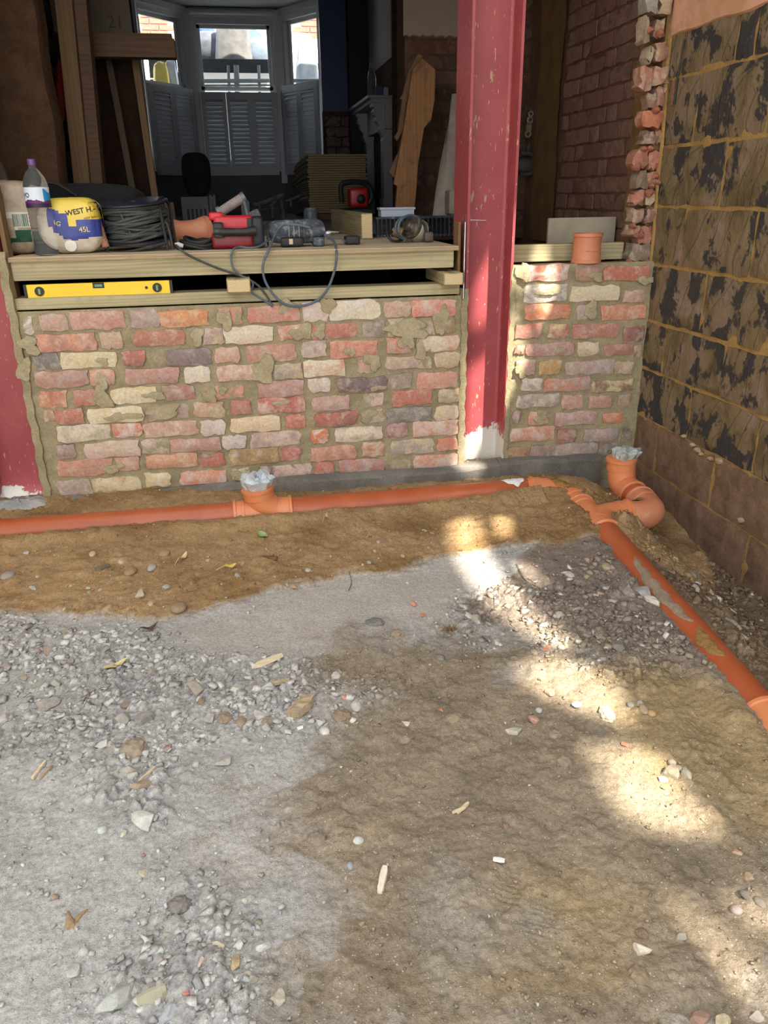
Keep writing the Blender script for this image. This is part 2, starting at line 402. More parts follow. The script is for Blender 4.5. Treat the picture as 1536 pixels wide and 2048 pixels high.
# ------------------------------------------------------------------ brick pieces
def piece(name, parent, fr, a0, a1, b0, b1, proud, depth, col, tint=None, smear=0.0, m=None, rough=.004, edge=.006, nu=6, nv=3, skew=0.0, seed=None, dust=.34, **kw):
    """a rough brick or block in a wall frame fr(a, b, c): a along, b up, c out of the face"""
    sd = seed if seed is not None else RNG.randint(1e6)
    rs = np.random.RandomState(sd); g = []
    La = a1-a0; Lb = b1-b0
    for j in range(nv+1):
        for i in range(nu+1):
            u = i/nu; v = j/nv; ed = min(u, 1-u)*La < 1e-6 or min(v, 1-v)*Lb < 1e-6
            a = a0+La*u; b = b0+Lb*v+skew*(u-.5)
            c = proud+rs.uniform(-1, 1)*rough
            if ed:
                a += rs.uniform(-1, 1)*edge*(.6 if 0 < u < 1 else 1); b += rs.uniform(-1, 1)*edge*.8; c -= .35*abs(proud)+rs.uniform(0, .004)
                if u in (0, 1) and v in (0, 1): a += (edge if u == 0 else -edge)*rs.uniform(0, .6); b += (edge if v == 0 else -edge)*rs.uniform(0, .6)
            g.append((a, b, c))
    mb = MB(); n1 = nu+1
    f = [(j*n1+i, j*n1+i+1, (j+1)*n1+i+1, (j+1)*n1+i) for j in range(nv) for i in range(nu)]
    ringi = [i for i in range(n1)]+[j*n1+nu for j in range(1, nv+1)]+[nv*n1+i for i in range(nu-1, -1, -1)]+[j*n1 for j in range(nv-1, 0, -1)]
    back = [(g[k][0], g[k][1], -depth) for k in ringi]; b0i = len(g); nr = len(ringi)
    for k in range(nr):
        q = (k+1) % nr; f.append((ringi[q], ringi[k], b0i+k, b0i+q))
    mb.add([fr(*p) for p in g+back], f)
    o = mb.build(name, m or BRICK, parent, smooth=True, **kw)
    dusty = lambda c_: np.array(c_, float)*(1-dust)+np.array((176, 160, 142))*dust
    o.color = tuple(lin(dusty(col)))+(1,)
    o['tint'] = list(lin(dusty(tint if tint is not None else jit(np.array(col)*.92, 10))))+[1.0]
    o['smear'] = float(smear); o['bloom'] = 1.0 if dust > 0 else 0.0
    return o
fr_front = lambda a, b, c: (a, YF-c, b)

# colours
PK=(186,140,128); DP=(172,118,106); RE=(176,92,80); SA=(202,134,110); OR=(206,120,84); CR=(222,210,186); YC=(208,190,146); MV=(168,138,136)
GR=(150,142,134); DG=(92,90,92); PU=(104,88,92); TN=(186,160,130); MO=(140,130,102); WH=(216,208,202); PP=(206,178,168); BR=(150,118,84); DR=(138,84,78); GC=(176,172,146)
# traced courses: x0, x1, top, bottom (photo pixels at the brick's middle), colour, second colour, how much mortar smears it
LEFT = [
(43,66,632,668,WH,MO,.10),(79,136,628,661,PK,GR,.03),(140,249,622,659,DP,PK,0),(260,318,619,654,MV,GR,-.03),(317,417,621,652,OR,(206,150,96),.02),(436,484,615,648,SA,MO,.09),(496,599,611,643,(190,110,100),PK,-.03),(604,655,605,642,PP,WH,.05),(658,759,601,640,CR,WH,-.06),(767,822,602,634,PK,TN,.05),(824,912,599,632,(202,112,96),PP,.05),
(74,193,668,702,DP,SA,-.02),(201,245,664,697,PK,TN,.06),(268,369,660,692,(164,98,82),DP,.03),(372,404,657,692,MO,GR,.2),(405,447,655,688,MV,TN,.08),(447,546,652,686,CR,PP,.0),(555,612,650,679,(196,120,104),PP,.08),(615,714,647,678,(176,86,76),DP,.04),(723,768,641,674,GR,(120,110,104),.05),(773,868,637,672,PP,MO,.17),(878,910,634,666,BR,MO,.06),
(70,119,707,739,DG,(110,112,118),.03),(121,232,704,736,YC,CR,-.03),(244,290,700,731,DR,RE,.05),(308,332,700,728,MO,GR,.12),(332,422,697,729,PU,(120,104,110),-.05),(430,481,694,725,(196,160,138),PK,.01),(492,592,690,722,(178,110,96),PK,.10),(604,652,682,713,PP,GR,-.05),(658,755,680,715,SA,(196,116,98),-.02),(773,820,676,707,(200,122,102),MV,.05),(835,918,671,702,CR,SA,.02),
(72,178,742,774,(164,110,100),MV,-.03),(181,230,739,770,PK,SA,.05),(252,358,735,768,DP,MV,.01),(367,420,732,764,CR,WH,-.08),(435,530,729,760,PP,PK,.05),(548,604,727,757,TN,GR,.08),(605,690,719,752,CR,SA,.03),(714,752,715,746,PK,MO,.12),(771,861,712,737,MV,TN,.06),(869,918,705,735,TN,PP,.06),
(78,135,781,815,(170,96,74),(206,140,96),.03),(148,195,779,810,DP,RE,.03),(223,313,775,806,YC,CR,.03),(325,392,771,800,(164,100,100),MO,.08),(410,487,772,797,SA,MO,.11),(515,608,762,793,MV,DP,.0),(618,660,756,784,WH,PP,.0),(673,773,755,784,(84,76,80),(120,96,96),.01),(775,822,747,777,(138,118,108),GR,-.02),(833,913,743,776,SA,PK,-.02),
(89,112,822,842,PK,SA,.08),(112,168,818,848,RE,DP,.04),(176,287,814,845,YC,CR,.06),(294,378,808,840,MO,MV,.18),(388,448,803,835,TN,SA,.03),(461,503,800,829,RE,DP,.04),(515,608,795,825,(180,88,84),PP,.03),(624,700,791,820,MV,PK,.02),(725,768,785,813,PP,MO,.12),(785,864,780,810,(180,106,90),RE,.0),(877,924,778,805,TN,MO,.08),
(114,220,850,882,GC,CR,-.02),(228,284,847,875,(196,110,86),WH,.05),(287,395,843,872,PK,PP,-.02),(402,451,840,870,WH,PP,-.08),(459,559,833,863,(222,190,150),CR,-.05),(571,611,829,856,(196,110,92),SA,.05),(630,714,824,852,RE,(140,84,78),.03),(724,768,820,846,PP,MO,.12),(773,861,813,843,GR,(120,116,116),.01),(869,916,812,839,PP,YC,.05),
(114,150,888,917,(116,100,102),MV,.06),(169,279,882,914,PP,TN,-.02),(284,337,878,907,PP,MO,.10),(340,442,876,903,MV,DP,.01),(445,493,870,897,PP,(190,196,204),.02),(501,601,864,893,PP,MV,.0),(622,658,859,885,(212,108,66),WH,-.05),(668,764,853,882,CR,GR,-.02),(774,816,846,873,(140,82,84),MV,.02),(827,915,841,872,PP,SA,-.02),
(117,226,918,950,DP,SA,.02),(231,280,913,941,PK,SA,-.02),(293,395,908,935,(190,138,104),SA,.02),(400,449,907,933,RE,(120,80,74),.0),(459,556,897,928,(170,134,74),(130,112,80),-.02),(561,602,895,921,(184,98,92),PK,.02),(621,712,891,920,SA,DP,.0),(725,769,884,911,RE,TN,.04),(782,867,878,906,GR,YC,.01),(874,914,875,900,(198,96,82),SA,-.02),
(114,183,959,990,MV,MO,.10),(183,280,955,983,YC,DP,.02),(291,341,945,973,YC,CR,-.03),(360,452,941,967,(206,122,92),PP,.03),(465,500,936,958,TN,WH,.12),(524,622,930,954,PP,(78,72,72),.0),(630,668,924,948,RE,PP,.03),(679,768,918,943,(180,104,94),MV,.02),(780,822,918,940,MO,TN,.1),(828,915,909,937,PP,SA,.01)]
RIGHT = [
(1045,1137,529,562,(196,104,82),WH,.0),(1150,1204,529,562,DP,MO,.07),(1205,1298,532,561,(178,88,70),RE,.0),
(1049,1133,569,604,GR,WH,.05),(1140,1236,571,601,(212,196,152),CR,-.06),(1247,1289,580,604,PK,PP,.0),
(1049,1138,608,638,(208,112,76),SA,-.05),(1152,1188,609,638,MV,GR,.04),(1201,1291,610,639,(190,104,78),SA,-.02),
(1031,1082,648,676,RE,DP,.0),(1097,1136,647,676,RE,YC,.05),(1145,1236,647,675,(164,90,76),DP,-.02),(1244,1287,653,682,(112,70,62),DR,.0),
(1029,1048,690,707,DP,MO,.08),(1052,1146,686,712,(176,126,116),MV,-.04),(1155,1197,685,711,TN,CR,-.02),(1208,1262,686,710,(150,88,78),DP,.0),(1266,1284,690,713,BR,MO,.05),
(1031,1070,719,749,MV,PK,.02),(1077,1120,721,749,(186,140,82),TN,-.02),(1130,1226,721,748,MV,GR,-.04),(1230,1266,722,747,BR,TN,.05),
(1043,1084,756,782,WH,MV,-.02),(1089,1178,755,781,(188,116,92),MV,-.04),(1183,1265,760,783,(118,86,70),YC,.06),
(1032,1116,788,814,GR,CR,.02),(1124,1165,791,817,SA,PK,-.04),(1178,1221,791,815,(182,116,92),MV,.03),(1234,1262,790,813,GR,BR,.08),
(1024,1040,822,846,MV,MO,.08),(1056,1096,822,849,TN,SA,.05),(1108,1192,823,849,MV,DP,-.03),(1204,1245,824,846,(192,108,72),OR,-.04),
(1021,1109,855,881,(200,128,104),PP,-.02),(1112,1152,859,884,(140,80,74),DR,-.02),(1166,1236,857,881,MV,GR,.0),(1242,1264,856,886,(96,82,70),MO,.05),
(1013,1058,893,917,(150,108,80),BR,.05),(1060,1103,890,916,(120,100,96),MV,.0),(1109,1194,887,911,MV,GR,.01),(1197,1240,885,912,(96,86,78),GR,.04)]
def mortar_body(x0, x1, z0, z1, seed):
    nx = int((x1-x0)/.007); nz = int((z1-z0)/.007)
    X, Z = np.meshgrid(np.linspace(x0, x1, nx+1), np.linspace(z0, z1, nz+1))
    D = .004*fbm(X, Z, 9, 4, seed)+.006*fbm(X*.6, Z, 38, 4, seed+5)
    for q in joints:
        pass
    V = np.stack([X, YF+.003-D, Z], -1).reshape(-1, 3)
    i = np.arange(nz*(nx+1)).reshape(nz, nx+1)[:, :nx]
    Fq = np.stack([i, i+1, i+nx+2, i+nx+1], -1).reshape(-1, 4)
    m = MB(); m.v = V.tolist(); m.f = Fq.tolist()
    # top, sides and back of the half-brick wall
    m.box((x0, YF+.006, z0), (x1, YF+.1, z1-.004))
    return m
joints = []
wl = struct('wall_front', mortar_body(-.853, .932, -.12, .772, 3), MORTAR, smooth=True)
for (x0, x1, yt, yb, c, c2, sm) in LEFT:
    ym = (yt+yb)/2; xm = (x0+x1)/2
    A = onY(x0, ym, YF)[0]; B = onY(x1, ym, YF)[0]; zt = onY(xm, yt, YF)[2]; zb = onY(xm, yb, YF)[2]
    pr = RNG.uniform(.006, .013) if sm < .09 else RNG.uniform(.002, .006)
    piece('brick', wl, fr_front, A, B, zb, zt, pr, .03, jit(c, 7), jit(c2, 7), sm, rough=.0022)
wr = struct('wall_front_corner', mortar_body(1.135, XR, -.12, .885, 11), MORTAR, smooth=True)
for (x0, x1, yt, yb, c, c2, sm) in RIGHT:
    ym = (yt+yb)/2; xm = (x0+x1)/2
    A = onY(x0, ym, YF)[0]; B = onY(x1, ym, YF)[0]; zt = onY(xm, yt, YF)[2]; zb = onY(xm, yb, YF)[2]
    pr = RNG.uniform(.006, .013)
    piece('brick', wr, fr_front, A, B, zb, zt, pr, .03, jit(c, 7), jit(c2, 7), sm, rough=.0022)
# lumps of mortar pressed over the bricks
def blob(px, py, w_, h_, th=.008, seed=0):
    c = onY(px, py, YF); s = np.linalg.norm(onY(px+1, py, YF)-c); n = 18; rs = np.random.RandomState(seed+int(px*7+py)); m = MB(); rings = []
    aa = np.arange(n)*2*math.pi/n; off = 1+.22*np.sin(2*aa+px)+.2*np.sin(3*aa+py)+.12*np.sin(5*aa+px*.3)+rs.uniform(-.12, .12, n)
    for k, (q, d) in enumerate(((1.0, .004), (.93, th), (.5, th+.0012), (.01, th+.0012))):
        rings.append([(c[0]+w_*s*.5*q*off[i]*math.cos(2*math.pi*i/n), YF-d-rs.uniform(0, .0015), c[2]+h_*s*.5*q*off[i]*math.sin(2*math.pi*i/n)) for i in range(n)])
    m.loft(rings, True, False); return m
sm_l = MB(); sm_r = MB()
for a in [(527,740,50,50),(572,612,30,28),(450,640,34,34),(604,664,40,36),(815,658,96,32),(745,722,36,30),(205,722,26,16),(395,672,30,34),(700,703,20,16),(655,610,26,34),(640,664,24,26),(812,682,30,34),(840,700,24,34),(205,760,26,34),(205,795,40,44),(246,832,70,20),(325,822,80,26),(420,790,34,28),(445,780,20,16),(880,640,30,60),(735,830,30,26),(755,775,30,12),(560,805,34,12),(226,936,44,18),(60,690,40,40),(50,740,36,44),(480,950,34,22),(310,790,40,18)]:
    b = blob(*a, th=.0125); sm_l.add(b.v, b.f)
for a in [(1045,545,26,40),(1190,552,26,20),(1100,582,46,16),(1180,620,30,30),(1120,700,20,14),(1290,560,30,18),(1080,832,26,22),(1040,740,20,30)]:
    b = blob(*a, th=.0125); sm_r.add(b.v, b.f)
MOS = mortar_mat('fresh_mortar_smear', (148, 137, 110), (174, 162, 134), None, 12)
sm_l.build('mortar_smear', MOS, wl, smooth=True, kind='stuff'); sm_r.build('mortar_smear', MOS, wr, smooth=True, kind='stuff')
# concrete strip footing under the bricks
def footing(pts, y0, y1, zb):
    m = MB(); P = [onY(x, y, y0) for x, y in pts]; n = 60
    xs = np.linspace(P[0][0], P[-1][0], n); zs = np.interp(xs, [p[0] for p in P], [p[2] for p in P])
    rings = []
    for x, z in zip(xs, zs):
        j = .006*fbm(np.array(x), np.array(0.), 12, 4, 5); rings.append([(x, y0-.004+j*.6, zb), (x, y0+j, z-.012), (x, y0+.012+j, z+j), (x, y1, z+.008+j), (x, y1, zb)])
    m.loft(rings); return m
CONC = mortar_mat('footing_concrete', (98, 95, 90), (128, 124, 118), (176, 170, 158), 7)
struct('trim_1', footing([(102, 1004), (200, 999), (300, 991), (440, 977), (640, 958), (800, 949), (925, 940), (1000, 927)], 3.15, 3.22, -.2), CONC, smooth=True)
struct('trim_2', footing([(1000, 926), (1100, 921), (1205, 915)], 3.155, 3.22, -.2), CONC, smooth=True)

# ------------------------------------------------------------------ boundary wall of coated blocks
fr_right = lambda a, b, c: (XR-c, -a, b)          # a runs towards the camera (-Y)
m = MB()
def rw_grid():
    ys = np.linspace(0.4, 3.30, 300); zs = np.linspace(-.5, 1.79, 250); Yg, Zg = np.meshgrid(ys, zs)
    D = .004*fbm(Yg, Zg, 14, 4, 31)
    V = np.stack([XR+.001-D, Yg, Zg], -1).reshape(-1, 3); i = np.arange(249*300).reshape(249, 300)[:, :299]
    m.v = V.tolist(); m.f = np.stack([i, i+300, i+301, i+1], -1).reshape(-1, 4).tolist()
rw_grid(); m.box((XR+.012, -4, -.5), (XR+.11, 3.32, 1.79)); m.box((XR+.004, 3.1, -.5), (XR+.11, 3.32, 1.9)); m.box((XR+.004, -4, -.5), (XR+.02, .41, 1.79))
wall_right = struct('wall_right', m, YMORT, smooth=True)
rows = [(1.582, 1.785, [1368, 1479, 1517], 3.27), (1.337, 1.576, [1394], 3.262), (1.107, 1.329, [1448], 3.25), (.877, 1.099, [1368, 1508], 3.245), (.64, .868, [1406], 3.235), (.431, .631, [1328, 1446], 3.232), (.212, .423, [1379, 1514], 3.23)]
BT = [(.05), (.03), (.06), (.02), (.05), (.05), (.06)]
for k, (zb, zt, js, y0) in enumerate(rows):
    ys = [y0]+[onX(x, 0, XR)[1] if False else None for x in js]
    yy = [y0]
    for x in js:
        # the joint's pixel column meets the wall at this row's height: solve along the row
        lo, hi = .3, 3.3
        for _ in range(40):
            mid = (lo+hi)/2; q = R3.T @ (np.array([XR, mid, (zb+zt)/2])-CAMP); pxm = W/2-F*q[0]/q[2]
            if pxm > x: lo = mid
            else: hi = mid
        yy.append(lo)
    while yy[-1] > 1.3: yy.append(yy[-1]-.445)
    for i in range(len(yy)-1):
        g = .006
        piece('block', wall_right, fr_right, -yy[i]+(0.004 if i == 0 else g), -yy[i+1]-g, zb+.003, zt-.003, RNG.uniform(.004, .009), .03, (120, 104, 74), None, RNG.uniform(-.03, .06), BITUMEN, rough=.003, edge=.005, nu=8, nv=5, seed=k*31+i)
for (zb, zt, js, y0) in [(-.005, .205, [1312, 1424], 3.21), (-.235, -.014, [1345, 1489], 3.2)]:
    yy = [y0]
    for x in js:
        lo, hi = .3, 3.3
        for _ in range(40):
            mid = (lo+hi)/2; q = R3.T @ (np.array([XR, mid, (zb+zt)/2])-CAMP); pxm = W/2-F*q[0]/q[2]
            if pxm > x: lo = mid
            else: hi = mid
        yy.append(lo)
    while yy[-1] > 1.3: yy.append(yy[-1]-.445)
    for i in range(len(yy)-1):
        piece('rough_block', wall_right, fr_right, -yy[i]+.006, -yy[i+1]-.006, zb, zt, RNG.uniform(.004, .006), .03, (120, 100, 84), None, 0, ROUGHBLK, rough=.002, edge=.004, nu=8, nv=5, seed=500+int(100*zt)+i)
# small stones and snots of mortar along the ledge between coated and bare blocks
led = MB()
for (px, py, s) in [(1388, 890, .016), (1398, 900, .02), (1405, 908, .012), (1423, 917, .014), (1441, 922, .022), (1370, 872, .012), (1485, 1040, .018), (1300, 985, .010)]:
    p = onX(px, py, XR); rs = np.random.RandomState(px); n = 9
    led.loft([[(XR-d-rs.uniform(0, .003), p[1]+s*q*rs.uniform(.8, 1.3)*math.cos(2*math.pi*i/n), p[2]+.6*s*q*math.sin(2*math.pi*i/n)) for i in range(n)] for q, d in ((1, .0), (.8, .012), (.1, .016))], True, True)
led.build('mortar_lump', mortar_mat('pale_mortar_lump', (150, 126, 96), (172, 150, 122)), wall_right, smooth=True, kind='stuff')
# pink gypsum plaster over the top courses
pl = MB(); n = 40; zb0 = 1.727
front = []; 
ysl = np.linspace(3.27, .4, n)
rings = []
for k, y in enumerate(ysl):
    e = .004*math.sin(k*1.7)+.003*math.sin(k*.6); rings.append([(XR-.004, y, zb0+e-.002), (XR-.013, y, zb0+e+.004), (XR-.014+.0015*math.sin(k*.9), y, 1.76), (XR-.014, y, 1.79+.11*max(0, (y-2.95)/.32)), (XR+.004, y, 1.79+.11*max(0, (y-2.95)/.32))])
pl.loft(rings)
pl.build('plaster_patch', mat('pink_plaster', (196, 146, 118), (212, 162, 136), 5, .9, .25, dust=((178, 134, 96), 7, .5, .7)), wall_right, smooth=True, kind='structure')
# rusty bead and old cable stub fixed to the blocks
cb = MB(); p0 = onX(1375, 78, XR); p1 = onX(1360, 160, XR); p2 = onX(1354, 208, XR)
cb.tube([(XR-.012, p[1], p[2]) for p in (p0, p1, p2)], .0035, 6)
tag(cb.build('wall_wire', BLACK, smooth=True), 'thin dark wire running down the blocks below the pink plaster', 'wire')
cb = MB(); a = onX(1352, 160, XR); b = onX(1350, 210, XR); cb.box((XR-.013, a[1]-.018, b[2]), (XR, a[1]+.002, a[2]))
tag(cb.build('bead_offcut', mat('rusty_bead', (150, 112, 84), (112, 84, 66), 60, .8)), 'short rusty metal bead left stuck to the wall beside the dark wire', 'metal strip')

# ------------------------------------------------------------------ toothed brick end of the old cross wall
YT = 3.27
fr_tooth = lambda a, b, c: (a, YT-c, b)
core = MB(); core.box((1.752, YT+.012, -.1), (XR+.12, YT+.22, 2.3))
wall_tooth = struct('wall_toothed', core, mortar_mat('crumbling_mortar', (110, 84, 58), (140, 110, 74), (150, 124, 88)))
TOOTH = [(1290,1314,-30,29,(120,118,116)),(1318,1345,-20,30,(160,130,100)),(1282,1296,31,86,(160,140,110)),(1308,1331,37,76,(130,96,80)),(1307,1331,84,123,(160,104,80)),(1291,1302,94,129,(150,130,100)),(1277,1304,133,182,(166,92,70)),(1304,1333,133,172,(176,124,92)),(1293,1313,184,221,(124,78,66)),(1313,1329,174,213,(160,96,76)),(1283,1326,221,258,(190,88,58)),(1284,1310,262,291,(110,76,66)),(1311,1327,260,289,(128,76,58)),
(1266,1292,300,337,(158,82,66)),(1292,1319,302,339,(178,88,68)),(1272,1292,339,378,(104,78,66)),(1288,1315,341,371,(172,108,84)),(1264,1288,380,412,(160,84,64)),(1292,1311,380,410,(190,160,124)),(1261,1286,416,447,(140,88,74)),(1286,1308,416,447,(134,84,70)),(1255,1278,449,478,(150,90,76)),(1278,1304,453,490,(162,84,68)),(1259,1300,486,523,(104,84,68))]
for (x0, x1, y0, y1, c) in TOOTH:
    ym = (y0+y1)/2; A = onY(x0, ym, YT)[0]; B = onY(x1, ym, YT)[0]; zt = onY((x0+x1)/2, y0, YT)[2]; zb = onY((x0+x1)/2, y1, YT)[2]
    piece('broken_brick', wall_tooth, fr_tooth, A, B, zb+.003, zt-.003, RNG.uniform(.01, .035), .05, jit(c, 8), jit(np.array(c)*.85, 16), .04, rough=.007, edge=.009, nu=4, nv=3, dust=.42)
rub = MB()
for (px, py, s) in [(1300, 385, .018), (1312, 352, .016), (1305, 372, .014), (1318, 365, .014), (1275, 335, .016), (1322, 66, .016), (1302, 60, .014), (1315, 220, .014), (1303, 297, .014), (1290, 297, .012), (1262, 525, .012), (1275, 527, .014), (1283, 470, .014), (1268, 452, .012), (1320, 478, .012), (1296, 522, .01)]:
    p = onY(px, py, YT-.03); rs = np.random.RandomState(px+py); n = 8
    rub.loft([[(p[0]+s*q*rs.uniform(.7, 1.2)*math.cos(2*math.pi*i/n), p[1]-d, p[2]+s*q*rs.uniform(.7, 1.2)*math.sin(2*math.pi*i/n)) for i in range(n)] for q, d in ((.9, -.03), (1, .0), (.3, .012))], True, True)
rub.build('brick_rubble', mat('salmon_brick_rubble', (170, 110, 88), (140, 88, 70), 20, .95, .4), wall_tooth, smooth=True, kind='stuff')
# torn edge of yellow mortar between the teeth and the blocks
ed = MB(); pts = [(1350, -20), (1346, 60), (1338, 140), (1334, 200), (1328, 280), (1322, 340), (1316, 400), (1311, 460), (1306, 520), (1303, 545)]
P = [onX(x, y, XR-.002) for x, y in pts]
ed.tube([(XR-.004+.003*math.sin(i*2.1), p[1]+.008, p[2]) for i, p in enumerate(P)], [.012, .014, .010, .012, .009, .012, .008, .010, .008, .006], 8)
ed.build('mortar_edge', YMORT, wall_right, smooth=True, kind='structure')

# ------------------------------------------------------------------ inner room
ZD = .968
XI = 1.80
m = MB(); m.box((XI, 3.30, -.1), (XI+.1, 10.6, 3.3)); wall_ir = struct('wall_inner_right', m, mortar_mat('pink_washed_mortar', (92, 68, 54), (110, 82, 68)))
fr_ir = lambda a, b, c: (XI-c, -a, b)
INB = mat('pinkwashed', (120, 84, 76))
rs = np.random.RandomState(4)
z = .93
row = 0
while z < 2.15:
    y = 3.30 + (0 if row % 2 else .06); k = 0
    while y < 4.36:
        Lb = .215 if ((k+row) % 3) else .105
        e = min(y+Lb, 4.40)
        if e-y > .04:
            c = (138, 106, 94) if rs.rand() < .8 else (128, 92, 78)
            piece('brick', wall_ir, fr_ir, -e, -y, z, z+.067, rs.uniform(.004, .010), .03, jit(c, 8), jit((122, 92, 80), 8), -.05, dust=0, rough=.002, edge=.004, nu=4, nv=2)
        y += Lb+.010; k += 1
    z += .0775; row += 1
m = MB(); m.grid(lambda u, v: (XI-.014-.006*float(fbm(np.array(u), np.array(v*5), 5, 3, 2)), 4.42+.34*u+.03*float(fbm(np.array(v*3), np.array(u), 4, 3, 9)), .9+1.5*v), 12, 50)
m.build('plaster_strip', mat('ochre_plaster', (116, 86, 44), (94, 68, 36), 9, .95, .4, dust=((92, 70, 46), 14, .55, .6)), wall_ir, smooth=True, kind='structure')
# nib of the old cross wall, dark brick below and cream plaster above
m = MB(); m.box((1.04, 4.92, .9), (1.80, 5.14, 3.3)); nib = struct('wall_nib_right', m, mortar_mat('dark_mortar', (60, 46, 38), (80, 62, 50)))
fr_nib = lambda a, b, c: (a, 4.92-c, b)
z = .99; row = 0
while z < 2.62:
    x = 1.045-(.0 if row % 2 else .0); k = 0
    while x < 1.74:
        Lb = .215 if ((k+row) % 2) else .105
        e = min(x+Lb, 1.79)
        piece('brick', nib, fr_nib, x, e, z, z+.066, rs.uniform(.003, .009), .03, jit((86, 56, 48) if z > 1.75 else (70, 54, 46), 8), jit((84, 66, 54), 8), .0, dust=0, rough=.003, edge=.005, nu=4, nv=2)
        x += Lb+.010; k += 1
    z += .076; row += 1
m = MB(); rings = []
for k in range(20):
    x = 1.03+.36*k/19; rings.append([(x, 4.912, 1.985+.006*math.sin(k*2.3)), (x, 4.900, 1.99+.006*math.sin(k*2.3)), (x, 4.900, 3.3), (x, 4.912, 3.3)])
m.loft(rings); m.build('plaster_patch', mat('old_cream_plaster', (118, 106, 92), (130, 116, 102), 4, .9), nib, kind='structure')
# left side: brick pier, nib with pencilled plaster, hall partition
BRN = mortar_mat('brown_brick_face', (70, 52, 38), (94, 70, 52), (60, 44, 34), 8)
def pier():
    m = MB(); n = 40; rings = []
    for k in range(n+1):
        z = .9+2.4*k/n; x = -.745+.02*float(fbm(np.array(z), np.array(0.), 6, 4, 3)); rings.append([(-1.6, 4.0, z), (x, 4.0+.008*math.sin(k), z), (x+.012, 4.04, z), (x, 4.22, z), (-1.6, 4.22, z)])
    return m.loft(rings)
struct('wall_pier_left', pier(), BRN, smooth=True)
m = MB(); m.box((-.86, 5.0, .9), (-.452, 5.2, 3.3)); nl = struct('wall_nib_left', m, mortar_mat('dark_bare_brick', (40, 28, 22), (56, 40, 32)))
m = MB(); rings = []
for k in range(12):
    x = -.845+.4*k/11; b = 1.985+.004*math.sin(k*2); rings.append([(x, 5.0, b), (x, 4.985, b+.004), (x, 4.985, 3.3), (x, 5.0, 3.3)])
m.loft(rings); m.build('plaster_patch', mat('grubby_plaster', (92, 80, 70), (102, 90, 78), 4, .9), nl, kind='structure')
def text_mesh(body, size, extrude=.0005, bold=False):
    cu = bpy.data.curves.new('txt', 'FONT'); cu.body = body; cu.size = size; cu.extrude = extrude; cu.align_x = 'CENTER'; cu.align_y = 'CENTER'
    if bold: cu.offset = size*.02
    o = bpy.data.objects.new('txt', cu); COL.objects.link(o); bpy.context.view_layer.update()
    dg = bpy.context.evaluated_depsgraph_get(); me = bpy.data.meshes.new_from_object(o.evaluated_get(dg))
    v = [tuple(p.co) for p in me.vertices]; f = [tuple(p.vertices) for p in me.polygons]
    bpy.data.objects.remove(o); bpy.data.curves.remove(cu); bpy.data.meshes.remove(me)
    return v, f
PENCIL = mat('pencil_mark', (58, 52, 46), (70, 62, 56), 30, .8)
v, f = text_mesh('21', .085); c = onY(231, 45, 4.984)
MB().add([(c[0]+x, 4.9845-z, c[2]+y) for x, y, z in v], f).build('pencil_number', PENCIL, nl)
struct('wall_inner_left', MB().box((-2.3, 3.5, -.1), (-2.2, 10.6, 3.3)), DARKW)
struct('wall_back', MB().box((-2.3, 10.02, -.1), (-.86, 10.2, 3.3)).box((1.2, 9.42, -.1), (1.9, 9.6, 3.3)).box((-.95, 10.0, -.2), (1.2, 10.12, 1.436)).prism([(-.90, 9.40), (-.30, 9.99), (-.30, 10.12), (-1.0, 9.45)], -.1, 1.434).prism([(.66, 9.99), (1.16, 9.40), (1.25, 9.45), (.66, 10.12)], -.1, 1.434).box((-.95, 10.0, 3.04), (1.2, 10.12, 3.3)).box((-2.3, 9.4, -.1), (-.84, 9.5, 3.3)), mat('blue_grey_wall', (84, 88, 94), (94, 98, 104), 3, .8))
struct('ceiling_inner', MB().box((-2.4, 3.5, 3.3), (2.0, 10.8, 3.4)), DARKW)
struct('floor_inner', MB().box((-2.3, 4.5, ZD-.03), (1.0, 10.6, ZD)).box((1.0, 5.14, ZD-.03), (1.8, 10.6, ZD)).box((-2.3, 3.4, .1), (1.9, 10.6, .12)), wood('old_floor_boards', (96, 82, 66), (72, 58, 46), 1, knots=False))
# chimney breast with paint, a bare strip of brick, navy alcove
m = MB(); m.box((1.57, 8.0, ZD), (1.8, 9.25, 3.3)); cbw = struct('wall_chimney_breast', m, mortar_mat('breast_brick', (62, 48, 44), (84, 66, 58)))
m = MB(); m.box((1.562, 8.0, 2.33), (1.572, 9.25, 3.3)).build('paint_panel', mat('pale_grey_paint', (150, 148, 150), (162, 160, 160), 3, .85), cbw, kind='structure')
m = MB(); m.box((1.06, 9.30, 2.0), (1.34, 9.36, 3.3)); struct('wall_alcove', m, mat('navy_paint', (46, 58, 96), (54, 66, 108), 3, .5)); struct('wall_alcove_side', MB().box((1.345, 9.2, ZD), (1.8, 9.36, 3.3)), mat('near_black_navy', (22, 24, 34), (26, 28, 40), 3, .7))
m = MB(); m.box((1.06, 9.30, ZD), (1.345, 9.38, 2.0)); alc = struct('wall_alcove_brick', m, mortar_mat('alcove_mortar', (56, 44, 40), (76, 60, 54)))
fr_al = lambda a, b, c: (a, 9.30-c, b)
z = 1.36; row = 0
while z < 1.95:
    x = 1.09; k = 0
    while x < 1.32:
        Lb = .16 if ((k+row) % 2) else .09
        e = min(x+Lb, 1.335)
        if e-x > .03: piece('brick', alc, fr_al, x, e, z, z+.085, rs.uniform(.008, .02), .03, jit((112, 92, 90), 10), jit((96, 76, 72), 8), .0, dust=0, rough=.005, edge=.01, nu=4, nv=2)
        x += Lb+.014; k += 1
    z += .1; row += 1
